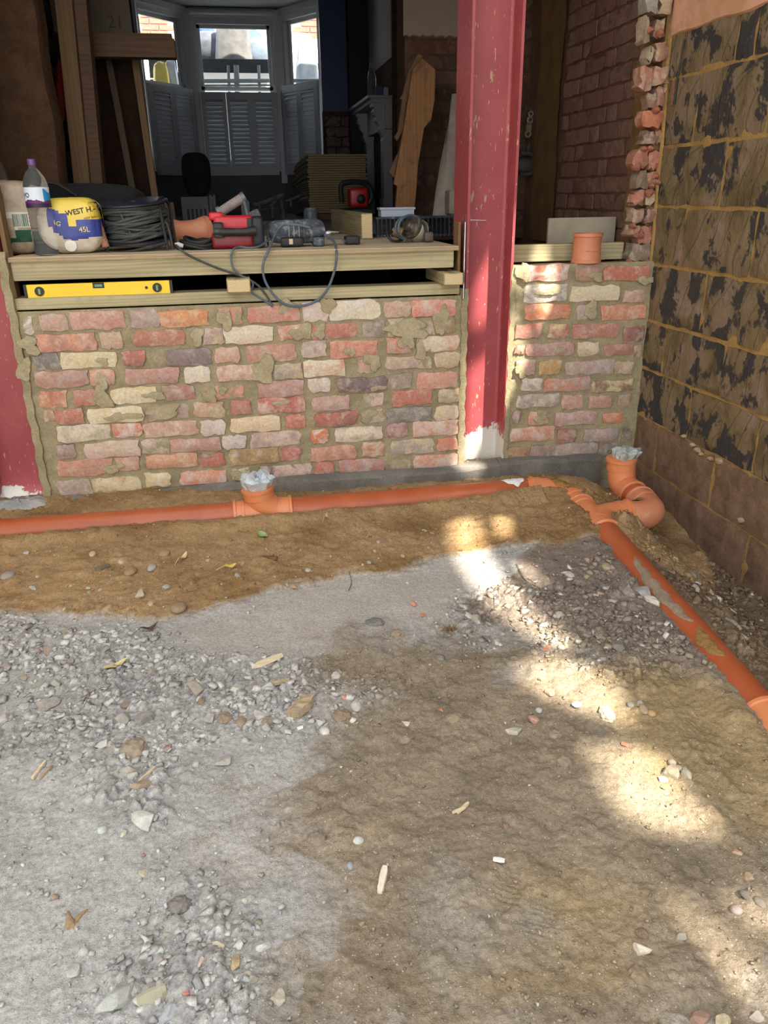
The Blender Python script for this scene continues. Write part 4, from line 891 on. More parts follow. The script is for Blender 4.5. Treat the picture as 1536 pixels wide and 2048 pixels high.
HERO = [
(102,1406,56,30,(150,144,138),'flat grey stone slab at the left side of the grey rubble','angular'),
(246,1440,40,30,(158,154,150),'flat blue-grey broken slab, left half of a split pair in the rubble','angular'),(284,1445,44,32,(150,148,148),'flat blue-grey broken slab, right half of a split pair in the rubble','angular'),
(358,1224,34,22,(132,108,76),'brown oval stone half buried at the edge of the sand bank','round'),
(203,1142,36,14,(96,80,58),'flat dark-edged brown stone lying on the sand bank below the orange pipe','angular'),
(262,1151,26,18,(150,122,84),'smooth tan pebble on the sand bank beside the flat brown stone','round'),
(18,1162,26,16,(150,142,134),'grey pebble at the left edge of the sand bank','round'),
(283,1199,20,22,(206,190,160),'cream flint in the sand just above the grey rubble','angular'),(333,1180,17,12,(176,180,186),'small pale blue pebble in the sand bank','round'),
(305,1142,18,24,(170,160,150),'upright grey pebble beside the dry leaf in the sand','round'),(330,1115,24,14,(160,122,84),'tan stone in the sand above the dry leaf','round'),
(472,1377,34,24,(206,200,194),'whitish rough stone at the top of the rubble band','angular'),(376,1392,18,16,(214,160,140),'pink brick chip in the rubble beside a large grey stone','angular'),
(390,1380,40,30,(166,156,144),'large grey-tan stone above the brown lumps of the rubble band','angular'),
(402,1406,20,26,(128,104,80),'dark brown lump of earth beside the pale rubble stones','clod'),(419,1438,30,36,(182,180,176),'upright pale grey stone at the foot of the rubble band','angular'),
(449,1440,34,32,(140,118,92),'brown rounded lump between two pale stones in the rubble band','clod'),(483,1444,26,30,(146,124,98),'smaller brown lump to the right of the brown rounded lump','clod'),
(535,1443,30,26,(150,128,104),'squat brown earth lump near the splintered wood offcut','clod'),(520,1430,24,26,(196,190,184),'pale grey stone left of the splintered wood offcut','angular'),
(649,1461,22,20,(226,224,220),'clean white pebble on the brown soil below the rubble band','round'),(570,1459,22,18,(150,152,156),'blue-grey pebble below the splintered wood offcut','round'),
(684,1432,40,28,(124,98,74),'crumbly dark brown clod at the right end of the rubble band','clod'),(712,1413,24,24,(198,194,188),'pale round stone behind the crumbly dark brown clod','round'),(706,1440,18,13,(220,214,208),'small white stone beside the crumbly dark brown clod','angular'),
(690,1396,22,14,(206,140,118),'flat pink brick chip among the pale stones of the rubble band','angular'),
(268,1504,58,48,(146,126,104),'big brown crumbly clod in the middle of the grey ground','clod'),(205,1494,30,20,(210,208,204),'white angular stone left of the big brown clod','angular'),(220,1510,28,24,(172,168,160),'squared grey stone touching the big brown clod','angular'),
(230,1528,28,16,(166,160,150),'flat grey stone below the squared grey stone','angular'),(155,1514,30,22,(176,172,164),'grey stone at the outer end of the row by the big brown clod','angular'),(205,1544,22,18,(160,160,158),'rounded grey stone under the row by the big brown clod','round'),(260,1545,40,22,(168,160,150),'flat grey slab just below the big brown clod','angular'),
(450,1521,40,24,(178,176,172),'grey oblong stone alone on the pale dust','angular'),(287,1651,52,42,(200,202,196),'large pale greenish white stone lying on the grey dust','angular'),(287,1577,58,22,(152,132,108),'long flat brown stone above the large pale greenish stone','angular'),
(205,1662,22,18,(190,198,194),'small pale green stone left of the large pale greenish stone','round'),(248,1671,14,20,(206,198,178),'cream upright stone under the large pale greenish stone','angular'),(285,1748,24,24,(204,192,166),'cream stone on open grey dust above the dark lump','angular'),
(360,1813,52,42,(96,92,90),'dark grey crumbly lump on the pale grey dust','clod'),(634,1680,44,38,(120,104,84),'rounded brown clod sunk in the brown soil','clod'),(717,1680,24,18,(212,212,214),'pale grey pebble on brown soil to the right of the sunk clod','round'),(700,1730,14,18,(150,156,170),'small blue-grey pebble below the pale grey pebble','round'),
(530,1899,38,24,(204,204,202),'whitish stone at the edge where grey dust meets brown soil','angular'),(237,2010,88,70,(182,184,180),'large pale grey slab at the very front of the picture','angular'),(560,2002,40,40,(200,192,172),'squarish cream stone lying on the boundary of dust and soil','angular'),
(145,1950,32,36,(184,186,182),'oval grey stone above the large pale front slab','angular'),(168,1910,22,20,(214,212,206),'round whitish pebble above the oval grey stone','round'),(470,1932,24,38,(196,168,124),'tan wedge of stone in the front rubble','angular'),(400,1930,22,34,(216,190,176),'pinkish white shard in the front rubble','angular'),
(435,1900,28,20,(206,190,164),'cream wedge stone above the front rubble','angular'),(372,1992,20,22,(206,134,112),'red brick chip in the front rubble','angular'),(370,1962,36,28,(178,176,170),'grey stone in the middle of the front rubble','angular'),(338,2038,46,30,(176,184,192),'blue-grey stone at the front beside the ridged tile piece','angular'),(462,1960,22,26,(150,148,146),'grey flake leaning in the front rubble','angular'),
(430,1965,20,18,(190,190,188),'pale round stone near the grey leaning flake','round'),(300,1970,18,22,(176,176,172),'grey stone behind the ridged tile piece','round'),(358,1867,19,16,(214,212,208),'white pebble above the front rubble','round'),(384,1880,34,22,(180,182,180),'flat grey stone below the white pebble of the front rubble','angular'),(455,1858,18,22,(190,190,190),'grey pebble at the top of the front rubble','round'),
(1213,1434,34,36,(206,196,172),'pale round stone standing in the sunlit patch','clod'),(1028,1462,36,18,(196,190,172),'pale wedge-shaped stone on the brown soil','angular'),(1066,1440,26,22,(190,140,122),'pink stone beside the pale wedge-shaped stone','angular'),(1153,1414,26,16,(226,220,206),'flat white stone at the edge of the sunlit patch','angular'),
(1078,1420,14,12,(198,200,196),'small grey-white disc-like pebble near the sunlit patch','round'),(1110,1470,28,22,(140,116,92),'brown lump of earth under the pink stone','clod'),(1128,1525,38,28,(130,110,84),'flat brown clod on bare soil','clod'),(1250,1491,18,13,(206,108,84),'bright red brick chip beside the large sunlit patch','angular'),
(1338,1550,42,34,(150,138,118),'grey-brown stone, largest of the cluster in the sun beside the wall side','angular'),(1323,1562,20,15,(230,222,206),'white stone at the front of the sunlit stone cluster','angular'),(1343,1530,18,15,(164,156,144),'grey stone at the back of the sunlit stone cluster','round'),(1375,1553,26,26,(166,156,138),'tan-grey stone at the wall end of the sunlit stone cluster','angular'),(1358,1540,16,14,(146,138,128),'small brown stone inside the sunlit stone cluster','round'),(1332,1576,24,14,(214,150,112),'orange brick chip below the sunlit stone cluster','angular'),
(1283,1904,42,28,(224,216,200),'white triangular shard lying on the brown soil','angular'),(1278,1952,46,44,(120,94,62),'square brown clod below the white triangular shard','clod'),(1318,1952,28,38,(124,104,76),'narrow brown clod in the middle of three below the shard','clod'),(1348,1952,30,36,(134,116,88),'tan brown clod, right one of three below the shard','clod'),(1285,1867,30,30,(104,80,52),'dark brown clod above the white triangular shard','clod'),
(1363,1872,32,18,(178,168,152),'grey flake near the thin sunlit streak','angular'),(1398,2036,50,30,(150,112,92),'reddish brown stone at the bottom edge of the picture','angular'),(1448,2040,44,26,(206,190,150),'cream stone beside the reddish stone at the bottom edge','angular'),(1513,2030,34,26,(160,150,138),'grey stone in the front corner by the wall','angular'),
(1473,1815,26,22,(164,146,140),'mauve grey pebble in the row towards the block wall','round'),(1490,1782,26,28,(96,90,84),'dark grey stone in the row towards the block wall','angular'),(1498,1750,24,20,(190,160,124),'tan stone at the top of the row towards the block wall','angular'),(1475,1700,18,20,(196,160,130),'pinkish stone above the row towards the block wall','angular'),(1520,1800,22,24,(110,104,98),'dark pebble nearest the block wall in the row','round'),
(908,1437,42,22,(136,114,88),'flat brown earth cake in the middle of the soil','clod'),(815,1447,16,18,(214,206,198),'pale pebble beside a dark hollow in the soil','angular'),(1013,1652,20,16,(128,90,74),'red-brown stone alone on the soil','angular'),(810,1478,30,18,(128,108,84),'brown clod below the pale pebble and its hollow','clod'),
(828,1212,14,12,(216,140,116),'square pink brick chip on the grey dust','angular'),(845,1231,10,10,(208,120,84),'tiny orange brick chip below the square pink chip','angular'),(750,1246,40,20,(86,88,96),'blue-black lump like coal at the edge of the dust','clod'),(794,1268,32,18,(140,116,94),'brown clod next to the coal-like lump','clod'),
(953,1239,22,22,(190,184,174),'pale grey stone at the end of the middle pebble drift','angular'),(935,1230,16,16,(200,196,190),'small white stone in the middle pebble drift','round'),(994,1285,15,14,(206,190,180),'pinkish white chip on brown soil below the pebble drift','angular'),(880,1313,20,16,(110,108,110),'dark grey pebble on the soil beside the dried root','round'),
(1234,1303,38,30,(112,106,102),'dark grey stone on the ground left of the long pipe','angular'),(1092,1298,13,10,(222,110,70),'bright orange brick chip left of the dark grey stone','angular'),(883,1419,12,12,(214,124,84),'orange brick chip on the soil below the dried root','angular'),(1300,1218,24,22,(222,216,204),'white flint against the side of the long pipe','angular'),(1281,1198,30,28,(150,146,150),'blue-grey stone beside the white flint at the long pipe','angular'),(1254,1196,30,26,(140,124,112),'brown-grey stone left of the blue-grey stone at the pipe','clod'),
(1352,1073,14,10,(214,200,170),'cream chip on the slope between pipe and block wall','angular'),(1354,1086,12,16,(206,190,156),'cream pebble under the cream chip on the wall slope','angular'),(1100,1388,26,18,(200,140,120),'pink brick piece in the sun on the soil edge','angular'),(1260,1416,16,14,(120,118,116),'dark pebble pair member beside the sunlit patch, paler one behind','round'),(1278,1414,16,18,(176,170,160),'pale pebble behind the dark pebble beside the sunlit patch','angular'),(1286,1425,20,22,(160,142,110),'ochre pebble in the sand under the long pipe','round'),(1303,1432,18,14,(190,150,96),'yellow pebble in the sand under the long pipe','round'),
(1320,1010,12,12,(150,130,104),'round brown pebble behind the orange elbow at the wall','round'),
]
for (px, py, w_, h_, c_, lb, kd) in HERO: stone(px, py, w_, h_, c_, lb, kind=kd, name='clod' if kd == 'clod' else 'stone', cat='clod of earth' if kd == 'clod' else 'stone', sink=.30 if kd != 'clod' else .42)
# more loose stones of each patch: alike, so they share a label within their patch
import re
SEEN = {}
def short(lb): return re.split(r' (?:at|on|in|of|half|lying|beside|above|below|left|right|alone|near|touching|just|next|under|behind|against|to|from|with|leaning|standing|sunk|nearest|largest|like|inside|among|pair|along|along|that|by)\b', lb)[0].split(',')[0]
def place_label(x, y, wpx, col, kind, where):
    h = min(HERO, key=lambda q: (q[0]-x)**2+(1.6*(q[1]-y))**2); dx, dy = x-h[0], y-h[1]
    d = ('right of' if dx > 0 else 'left of') if abs(dx) > 1.4*abs(dy) else ('below' if dy > 0 else 'above')
    v = sum(col)/3; tone = ('dark' if v < 130 else 'mid grey' if v < 158 else 'grey' if v < 172 else 'pale grey' if v < 186 else 'whitish') if col[0]-col[2] < 30 else ('tan' if v > 140 else 'brown')
    far = math.hypot(dx, dy); rng = 'touching distance' if far < 40 else ('short way' if far < 90 else 'fair way')
    size = 'tiny' if wpx < 13 else ('small' if wpx < 18 else 'medium')
    lb = f"{size} {tone} {'rounded' if kind == 'round' else 'angular'} {where}, {rng} {d} the {short(h[6])}"
    SEEN[lb] = SEEN.get(lb, 0)+1
    if SEEN[lb] > 1: lb = lb.replace(f"{size} ", f"{size} {['', '', 'other', 'third', 'fourth', 'fifth', 'sixth', 'seventh'][min(7, SEEN[lb])]} ", 1)
    return lb
def scatter(n, poly_px, sizes, cols, label, group, seed, kinds=('angular', 'round')):
    rs = np.random.RandomState(seed); xs = [p[0] for p in poly_px]; ys = [p[1] for p in poly_px]; k = 0; tries = 0
    while k < n and tries < 4000:
        tries += 1; x = rs.uniform(min(xs), max(xs)); y = rs.uniform(min(ys), max(ys))
        if not pip(poly_px, np.array(x), np.array(y)): continue
        if any((x-h[0])**2/4+(y-h[1])**2 < (h[2]*.55+6)**2/2 for h in HERO): continue
        wpx = rs.uniform(*sizes)*(rs.uniform(.5, 1)**.7); col = jit(cols[rs.randint(len(cols))], 12); kd = kinds[rs.randint(len(kinds))]; stone(x, y, wpx, wpx*rs.uniform(.55, .95), col, place_label(x, y, wpx, col, kd, label), group=group, kind=kd, sink=.36); k += 1
GCOL = [(176, 172, 166), (160, 154, 146), (190, 186, 180), (150, 140, 128), (166, 158, 148)]
scatter(58, [(0, 1240), (280, 1270), (420, 1320), (470, 1400), (330, 1480), (0, 1500)], (16, 30), GCOL, 'stone', 'stones of the left rubble', 1, ('angular',))
scatter(36, [(430, 1310), (640, 1310), (760, 1370), (740, 1440), (560, 1470), (400, 1470), (390, 1380)], (14, 26), GCOL+[(204, 200, 196)], 'stone', 'stones of the rubble band', 2, ('angular',))
scatter(40, [(330, 1820), (520, 1800), (540, 1930), (460, 2048), (260, 2048), (300, 1930)], (14, 28), GCOL+[(206, 200, 190)], 'stone', 'stones of the front rubble', 3, ('angular', 'round'))
scatter(30, [(900, 1240), (960, 1180), (1080, 1180), (1200, 1100), (1300, 1250), (1200, 1330), (1050, 1320)], (12, 22), [(150, 140, 128), (190, 184, 172), (130, 118, 104), (170, 150, 124)], 'stone', 'stones left of the long pipe', 4)
scatter(26, [(1320, 1080), (1400, 1080), (1536, 1230), (1536, 1330), (1420, 1240)], (12, 24), [(150, 140, 126), (190, 176, 150), (120, 108, 92), (170, 160, 150)], 'stone', 'stones below the block wall', 5)
scatter(34, [(20, 1110), (560, 1090), (900, 1060), (880, 1120), (520, 1190), (330, 1230), (20, 1220)], (9, 18), [(176, 150, 110), (200, 180, 146), (150, 124, 88), (170, 164, 156)], 'pebble', 'pebbles in the sand bank', 6, ('round', 'angular'))
def gravel():
    rs = np.random.RandomState(12); N = 210000
    X = rs.uniform(-1.7, XR-.01, N); Y = .5+2.7*rs.rand(N)**1.35; M = gmasks(X, Y)
    dens = .13+.75*M['rub']+.62*M['rub3']+.34*M['sand']+.16*M['soil']+.25*M['soil2']+.5*M['side']-.10*M['dust']
    cl = sstep(-.2, .5, fbm(X, Y, 6, 3, 91)); dens = dens*(.35+cl)
    keep = (rs.rand(N) < dens*.62) & ~((np.abs(Y-YP_) < .065) & (X < 1.2)) & ~((np.abs(X-pipe_x(Y)) < .068) & (Y < 2.75) & (Y > 1.36)) & ~((np.abs(Y-2.552) < .075) & (X > 1.2)) & ~((np.abs(X-1.54) < .075) & (Y > 2.5))
    keep &= np.all([((X-hx)**2+(Y-hy)**2) > (hr*.85)**2 for hx, hy, hr in PLACED], axis=0)
    X = X[keep]; Y = Y[keep]; M = {k: v[keep] for k, v in M.items()}; n = len(X)
    Z = ground_z(X, Y, M); r = .0015+.0085*rs.rand(n)**4.2; r = r*(.65+.6*np.clip(M['rub']+M['rub3']+M['side'], 0, 1)); r = r*(1-.42*M['sand'])*(1-.3*M['soil'])
    far = sstep(.8, 2.6, Y); r = r*(1+.25*far)
    base = np.array([(x, y, z) for z in (-1, 1) for y in (-1, 1) for x in (-1, 1)], float)*.72
    Fi = np.array([(0, 2, 3), (0, 3, 1), (4, 5, 7), (4, 7, 6), (0, 1, 5), (0, 5, 4), (2, 6, 7), (2, 7, 3), (0, 4, 6), (0, 6, 2), (1, 3, 7), (1, 7, 5)]); nv = 8
    G = gcol(X, Y, M); tint = rs.uniform(.72, 1.30, (n, 1)); pale = (rs.rand(n, 1) < .09*(1-.7*np.clip(M['soil']+M['side'], 0, 1))[:, None]); warm = (rs.rand(n, 1) < .008)
    Cc = G*tint; Cc = np.where(pale, np.array(lin((198, 193, 186)))*rs.uniform(.7, 1.05, (n, 1)), Cc); Cc = np.where(warm, np.array(lin((164, 138, 124))), Cc)
    V = base[None]*rs.uniform(.45, 1.15, (n, nv, 1))+rs.uniform(-.22, .22, (n, nv, 3))
    V = V*r[:, None, None]*np.stack([rs.uniform(.9, 1.6, n), rs.uniform(.7, 1.2, n), rs.uniform(.5, .95, n)], -1)[:, None, :]
    a = rs.uniform(0, 6.28, n); b_ = rs.uniform(-.6, .6, n); cb, sb_ = np.cos(b_)[:, None], np.sin(b_)[:, None]; ca, sa = np.cos(a)[:, None], np.sin(a)[:, None]
    Vx0 = V[..., 0]*cb-V[..., 2]*sb_; Vz = V[..., 0]*sb_+V[..., 2]*cb; Vx = Vx0*ca-V[..., 1]*sa; Vy = Vx0*sa+V[..., 1]*ca
    V = np.stack([Vx+X[:, None], Vy+Y[:, None], Vz+(Z+r*.30+.0012)[:, None]], -1).reshape(-1, 3)
    Q = (Fi[None]+nv*np.arange(n)[:, None, None]).reshape(-1, 3)
    me = bpy.data.meshes.new('gravel'); me.vertices.add(len(V)); me.vertices.foreach_set('co', V.astype(np.float32).ravel()); me.loops.add(Q.size); me.loops.foreach_set('vertex_index', Q.astype(np.int32).ravel()); me.polygons.add(len(Q)); me.polygons.foreach_set('loop_start', np.arange(0, Q.size, 3, dtype=np.int32)); me.polygons.foreach_set('loop_total', np.full(len(Q), 3, np.int32)); me.update(calc_edges=True)
    vcol(me, 'Col', np.repeat(np.clip(Cc, .01, .85), nv, axis=0))
    o = link('gravel', me, GRAVEL, kind='stuff'); tag(o, 'loose grit and small pebbles strewn over the bare earth floor', 'gravel'); print('gravel', n)
gravel()

# ------------------------------------------------------------------ drain run
RP = .055
def bez(pts, n=10):
    """smooth curve through points (Catmull-Rom)"""
    P = [np.array(p, float) for p in pts]; P = [2*P[0]-P[1]]+P+[2*P[-1]-P[-2]]; out = []
    for i in range(1, len(P)-2):
        for k in range(n):
            u = k/n; a, b, c, d = P[i-1], P[i], P[i+1], P[i+2]
            out.append(.5*((2*b)+(c-a)*u+(2*a-5*b+4*c-d)*u*u+(3*b-a-3*c+d)*u**3))
    out.append(P[-2]); return out
def straight(a, b, rs_): a = np.array(a, float); b = np.array(b, float); return [a+(b-a)*t for t, _ in rs_], [r for _, r in rs_]
def ring(a, b, r0=.0615, name='socket_lip', parent=None, mt=None):
    """raised lip round a socket, from a to b"""
    a = np.array(a, float); b = np.array(b, float); p, r = straight(a, b, [(0, r0-.004), (.12, r0), (.85, r0), (1, r0-.004)])
    return MB().tube(p, r, 32).build(name, mt or FITTING, parent, smooth=True)
def socket(a, b, parent, mt=None, name='socket'):
    """socket sleeve from a (pipe side) to b (mouth) with its lip"""
    a = np.array(a, float); b = np.array(b, float); L = np.linalg.norm(b-a); d = (b-a)/L
    p, r = straight(a, b, [(0, RP+.001), (.06, .0595), (1, .0595)])
    s_ = MB().tube(p, r, 32).build(name, mt or FITTING, parent, smooth=True)
    ring(b-d*.012, b+d*.002, .064, parent=s_, mt=mt or FITTING); ring(a+d*.012, a+d*.016, .0605, 'groove_ring', parent=s_, mt=mt or FITTING)
    return s_
YP = 2.872
def pipe(a, b, name, label, zo=0):
    e = empty(name, tuple(a), label=label, cat='drain pipe'); p, r = straight(a, b, [(k/12, RP) for k in range(13)])
    MB().tube(p, r, 40).build('pipe_barrel', PIPE, e, smooth=True); return e
xt0, xt1 = -.088, .14
pipe((-.965, YP+.012, .0), (xt0+.03, YP, .0), 'drain_pipe', 'long brown orange drain pipe lying before the bricks to the left of the tee')
pipe((xt1-.03, YP, .0), (1.13, YP+.008, -.002), 'drain_pipe', 'brown orange drain pipe running from the tee to the corner bend')
# white blotch on the pipe near the bend
e = empty('pipe_coupling', (-.99, YP+.012, 0), label='pale orange coupling cut off by the left edge of the picture', cat='pipe fitting')
MB().tube([(-1.16, YP+.014, 0), (-.985, YP+.013, 0), (-.965, YP+.012, 0)], [.0585, .0585, .0585], 32).build('sleeve', FITPALE, e, smooth=True)
ring((-.972, YP+.012, 0), (-.952, YP+.012, 0), .0625, parent=e, mt=FITPALE); ring((-.99, YP+.012, 0), (-.982, YP+.012, 0), .0605, 'groove_ring', parent=e, mt=FITPALE)
# swept tee
e = empty('pipe_tee', (.02, YP, 0), label='bright orange swept tee with its branch pointing up, bag stuffed in it', cat='pipe fitting')
MB().tube([(xt0+.035, YP, 0), (xt1-.03, YP, 0)], [.0575, .0575], 36).build('tee_body', FITTING, e, smooth=True)
socket((xt0+.045, YP, 0), (xt0, YP, 0), e); socket((xt1-.055, YP, 0), (xt1, YP, 0), e)
br = bez([(.10, YP, .0), (.062, YP, .012), (.030, YP, .045), (.0165, YP, .078)], 6); MB().tube(br, .0575, 36).build('swept_branch', FITTING, e, smooth=True)
socket((.0165, YP, .068), (.0115, YP, .112), e)
def crumple(cx, cy, cz, r, h, seed, tilt=(0, 0), flare=1.25, n=40, m=14):
    rs = np.random.RandomState(seed); mb = MB(); ang = rs.uniform(0, 6.28, 10); am = rs.uniform(.03, .12, 10); fr = rs.randint(2, 9, 10)
    def fn(u, v):
        a = 2*math.pi*u; w_ = sum(am[i]*math.sin(fr[i]*a+ang[i]+v*5*math.sin(i)) for i in range(10))
        if v < .35: q = v/.35; rad = r*(.9+(flare-.9)*q); z = h*.75*q
        else: q = (v-.35)/.65; rad = r*flare*(1-q)**.6; z = h*(.75+.25*math.sin(q*1.6))
        rad *= 1+.55*w_; z += h*.45*w_*(.3+v)+h*.12*abs(math.sin(a*3.5+v*9))
        return (cx+rad*math.cos(a)+tilt[0]*z, cy+rad*math.sin(a)+tilt[1]*z, cz+z)
    return mb.grid(fn, n, m)
pb = NT('thin_polythene'); vec = pb.coord('Object'); nn = pb.noise(vec, 22, 4, .6, 1.2)
pb.l(pb.ramp(nn, [(.3, lin((182, 196, 208))), (.7, lin((228, 234, 238)))]), pb.b.inputs['Base Color']); pb.b.inputs['Roughness'].default_value = .22; pb.b.inputs['Alpha'].default_value = .78; pb.bump(nn, .8, .02); POLY = pb.m
tag(crumple(.0115, YP, .096, .049, .064, 5, flare=1.36).build('plastic_bag', POLY, smooth=True), 'crumpled clear white plastic bag stuffed into the upright tee', 'plastic bag')
# corner bend
e = empty('pipe_bend', (1.17, YP, 0), label='half buried orange bend turning the pipe run towards the viewer', cat='pipe fitting')
MB().tube(bez([(1.13, YP+.008, -.002), (1.20, YP-.005, -.002), (1.255, YP-.075, -.002), (1.273, YP-.17, -.004)], 8), .0575, 32).build('bend_body', FITTING, e, smooth=True)
socket((1.19, YP+.004, -.002), (1.145, YP+.008, -.002), e); socket((1.268, 2.755, -.003), (1.274, 2.708, -.004), e)
# branch junction
e = empty('pipe_junction', (1.268, 2.55, 0), label='orange branch junction where the wall riser joins, partly under sand', cat='pipe fitting')
MB().tube([(1.275, 2.70, -.004), (1.262, 2.41, -.006)], .0575, 32).build('junction_body', FITTING, e, smooth=True)
socket((1.271, 2.62, -.004), (1.274, 2.665, -.004), e); socket((1.264, 2.452, -.006), (1.261, 2.405, -.006), e)
MB().tube(bez([(1.266, 2.47, -.004), (1.31, 2.535, -.002), (1.38, 2.552, -.002), (1.42, 2.552, -.002)], 6), .0575, 32).build('side_branch', FITTING, e, smooth=True)
socket((1.375, 2.552, -.002), (1.425, 2.552, -.002), e)
# low bend and riser at the wall
e = empty('pipe_bend', (1.5, 2.56, 0), label='orange elbow lying in the corner by the block wall, dusty with sand', cat='pipe fitting')
MB().tube(bez([(1.42, 2.552, -.002), (1.47, 2.545, -.004), (1.528, 2.575, -.003), (1.54, 2.66, .0)], 8), .0575, 36).build('elbow_body', FITPALE, e, smooth=True)
socket((1.537, 2.625, -.001), (1.541, 2.685, .0), e, FITPALE)
pipe((1.5385, 2.66, 0), (1.541, 2.80, .004), 'drain_pipe', 'very short brown pipe between the corner elbow and the riser bend')
e = empty('pipe_bend', (1.54, 2.84, 0), label='orange riser bend standing upright beside the block wall, bag in its mouth', cat='pipe fitting')
MB().tube(bez([(1.541, 2.76, .002), (1.5405, 2.80, .006), (1.537, 2.838, .03), (1.533, 2.85, .085)], 8), .0575, 36).build('bend_body', FITTING, e, smooth=True)
socket((1.5405, 2.79, .004), (1.541, 2.735, .001), e); socket((1.533, 2.85, .075), (1.531, 2.85, .128), e)
bagm = crumple(1.538, 2.852, .112, .046, .05, 23, tilt=(.45, .1), flare=1.2)
pb2 = NT('greenish_polythene'); nn = pb2.noise(pb2.coord('Object'), 20, 4, .6, 1.2); pb2.l(pb2.ramp(nn, [(.3, lin((150, 164, 162))), (.7, lin((206, 214, 214)))]), pb2.b.inputs['Base Color']); pb2.b.inputs['Roughness'].default_value = .2; pb2.b.inputs['Alpha'].default_value = .72; pb2.bump(nn, .8, .02)
tag(bagm.build('plastic_bag', pb2.m, smooth=True), 'grey green plastic bag stuffed into the riser beside the block wall', 'plastic bag')
# long pipe towards the viewer
pipe((1.264, 2.44, -.006), (1.1655, 1.325, -.023), 'drain_pipe', 'long brown orange pipe running towards the viewer alongside the block wall')
e = empty('pipe_coupling', (1.166, 1.32, -.022), label='orange collar at the near end of the long pipe beside the wall', cat='pipe fitting')
MB().tube([(1.168, 1.345, -.022), (1.157, 1.21, -.025)], .0595, 32).build('sleeve', FITTING, e, smooth=True); ring((1.1688, 1.352, -.022), (1.1675, 1.338, -.022), .0645, parent=e)
# sand and dust lying on the pipes
def crust(path, r, w_, seed, mt, name, label):
    """a ragged ribbon of earth lying on top of a pipe"""
    rs = np.random.RandomState(seed); P = [np.array(p, float) for p in path]; P = bez(P, 14); n = len(P); v = []; f = []; m_ = 9
    for i in range(n):
        t_ = P[min(i+1, n-1)]-P[max(i-1, 0)]; t_ /= np.linalg.norm(t_); sx_ = np.array([t_[1], -t_[0], 0]); sx_ /= np.linalg.norm(sx_)
        fade = math.sin(math.pi*min(1, max(0.02, i/(n-1))))**.5
        a0, a1 = w_[0]+.09*math.sin(i*.8+seed)+rs.uniform(-.03, .03), w_[0]+(w_[1]-w_[0])*fade*(.92+.10*math.sin(i*.55+seed*2)+rs.uniform(-.03, .03))
        for j in range(m_):
            q = j/(m_-1); a = a0+(a1-a0)*q; h = r+.0055*math.sin(math.pi*q)**.6*fade*rs.uniform(.5, 1.3)-.0006
            v.append(P[i]+sx_*(h*math.sin(a))+np.array([0, 0, h*math.cos(a)]))
    for i in range(n-1):
        for j in range(m_-1): f.append((i*m_+j, i*m_+j+1, (i+1)*m_+j+1, (i+1)*m_+j))
    o = MB().add(v, f).build(name, mt, smooth=True, kind='stuff'); return tag(o, label, 'sand')
SANDM = mortar_mat('loose_sand', (124, 94, 54), (158, 124, 78), (176, 150, 112), 30); GREYS = mortar_mat('grey_dusty_sand', (128, 112, 96), (156, 138, 120), (172, 156, 138), 30)
crust([(1.232, 2.12, -.012), (1.22, 1.98, -.014), (1.208, 1.85, -.016), (1.196, 1.70, -.018)], RP, (.05, .85), 3, GREYS, 'sand_crust', 'grey dusty sand lying along the top of the long pipe')
crust([(1.194, 1.68, -.018), (1.187, 1.61, -.019), (1.181, 1.53, -.02)], RP, (-.1, .75), 4, SANDM, 'sand_crust', 'patch of yellow sand on the near part of the long pipe')
crust([(-.93, YP+.012, 0), (-.80, YP+.01, 0), (-.66, YP+.008, 0)], RP, (-1.0, -.35), 5, SANDM, 'sand_crust', 'sand spilled over the back of the pipe by the left column')
crust([(1.02, YP+.006, 0), (1.07, YP+.007, 0), (1.12, YP+.008, 0)], RP, (-.5, .75), 6, mortar_mat('white_blotch', (214, 218, 222), (232, 234, 236)), 'pipe_blotch', 'white blotch over the pipe close to the corner bend')  # raised white patch along the pipe top
crust([(1.21, YP-.02, 0), (1.25, YP-.07, 0), (1.268, YP-.14, 0)], .0585, (-.6, .5), 7, SANDM, 'sand_crust', 'sand covering the middle of the corner bend')
crust([(1.44, 2.552, 0), (1.49, 2.55, 0), (1.532, 2.60, 0)], .0585, (-1.2, -.2), 8, SANDM, 'sand_crust', 'dark sand lying on top of the corner elbow')
# loose coupler standing on the corner wall
p = onY(1171, 527, YF+.03); e = empty('pipe_coupling', (p[0], p[1], .886), label='loose orange pipe coupling standing on the short brick wall', cat='pipe fitting')
MB().lathe([(.052, .0), (.0635, .0), (.0635, .012), (.0595, .014), (.0585, .03), (.0585, .100), (.0595, .104), (.0635, .106), (.0635, .118), (.052, .118), (.052, .0)], 40).build('sleeve', FITPALE, e, local=True, smooth=True)
MB().tube([(.0592*math.sin(a), -.0592*math.cos(a), .05) for a in np.linspace(-.45, .45, 9)], .0022, 6).build('moulded_bar', FITPALE, e, local=True, smooth=True)

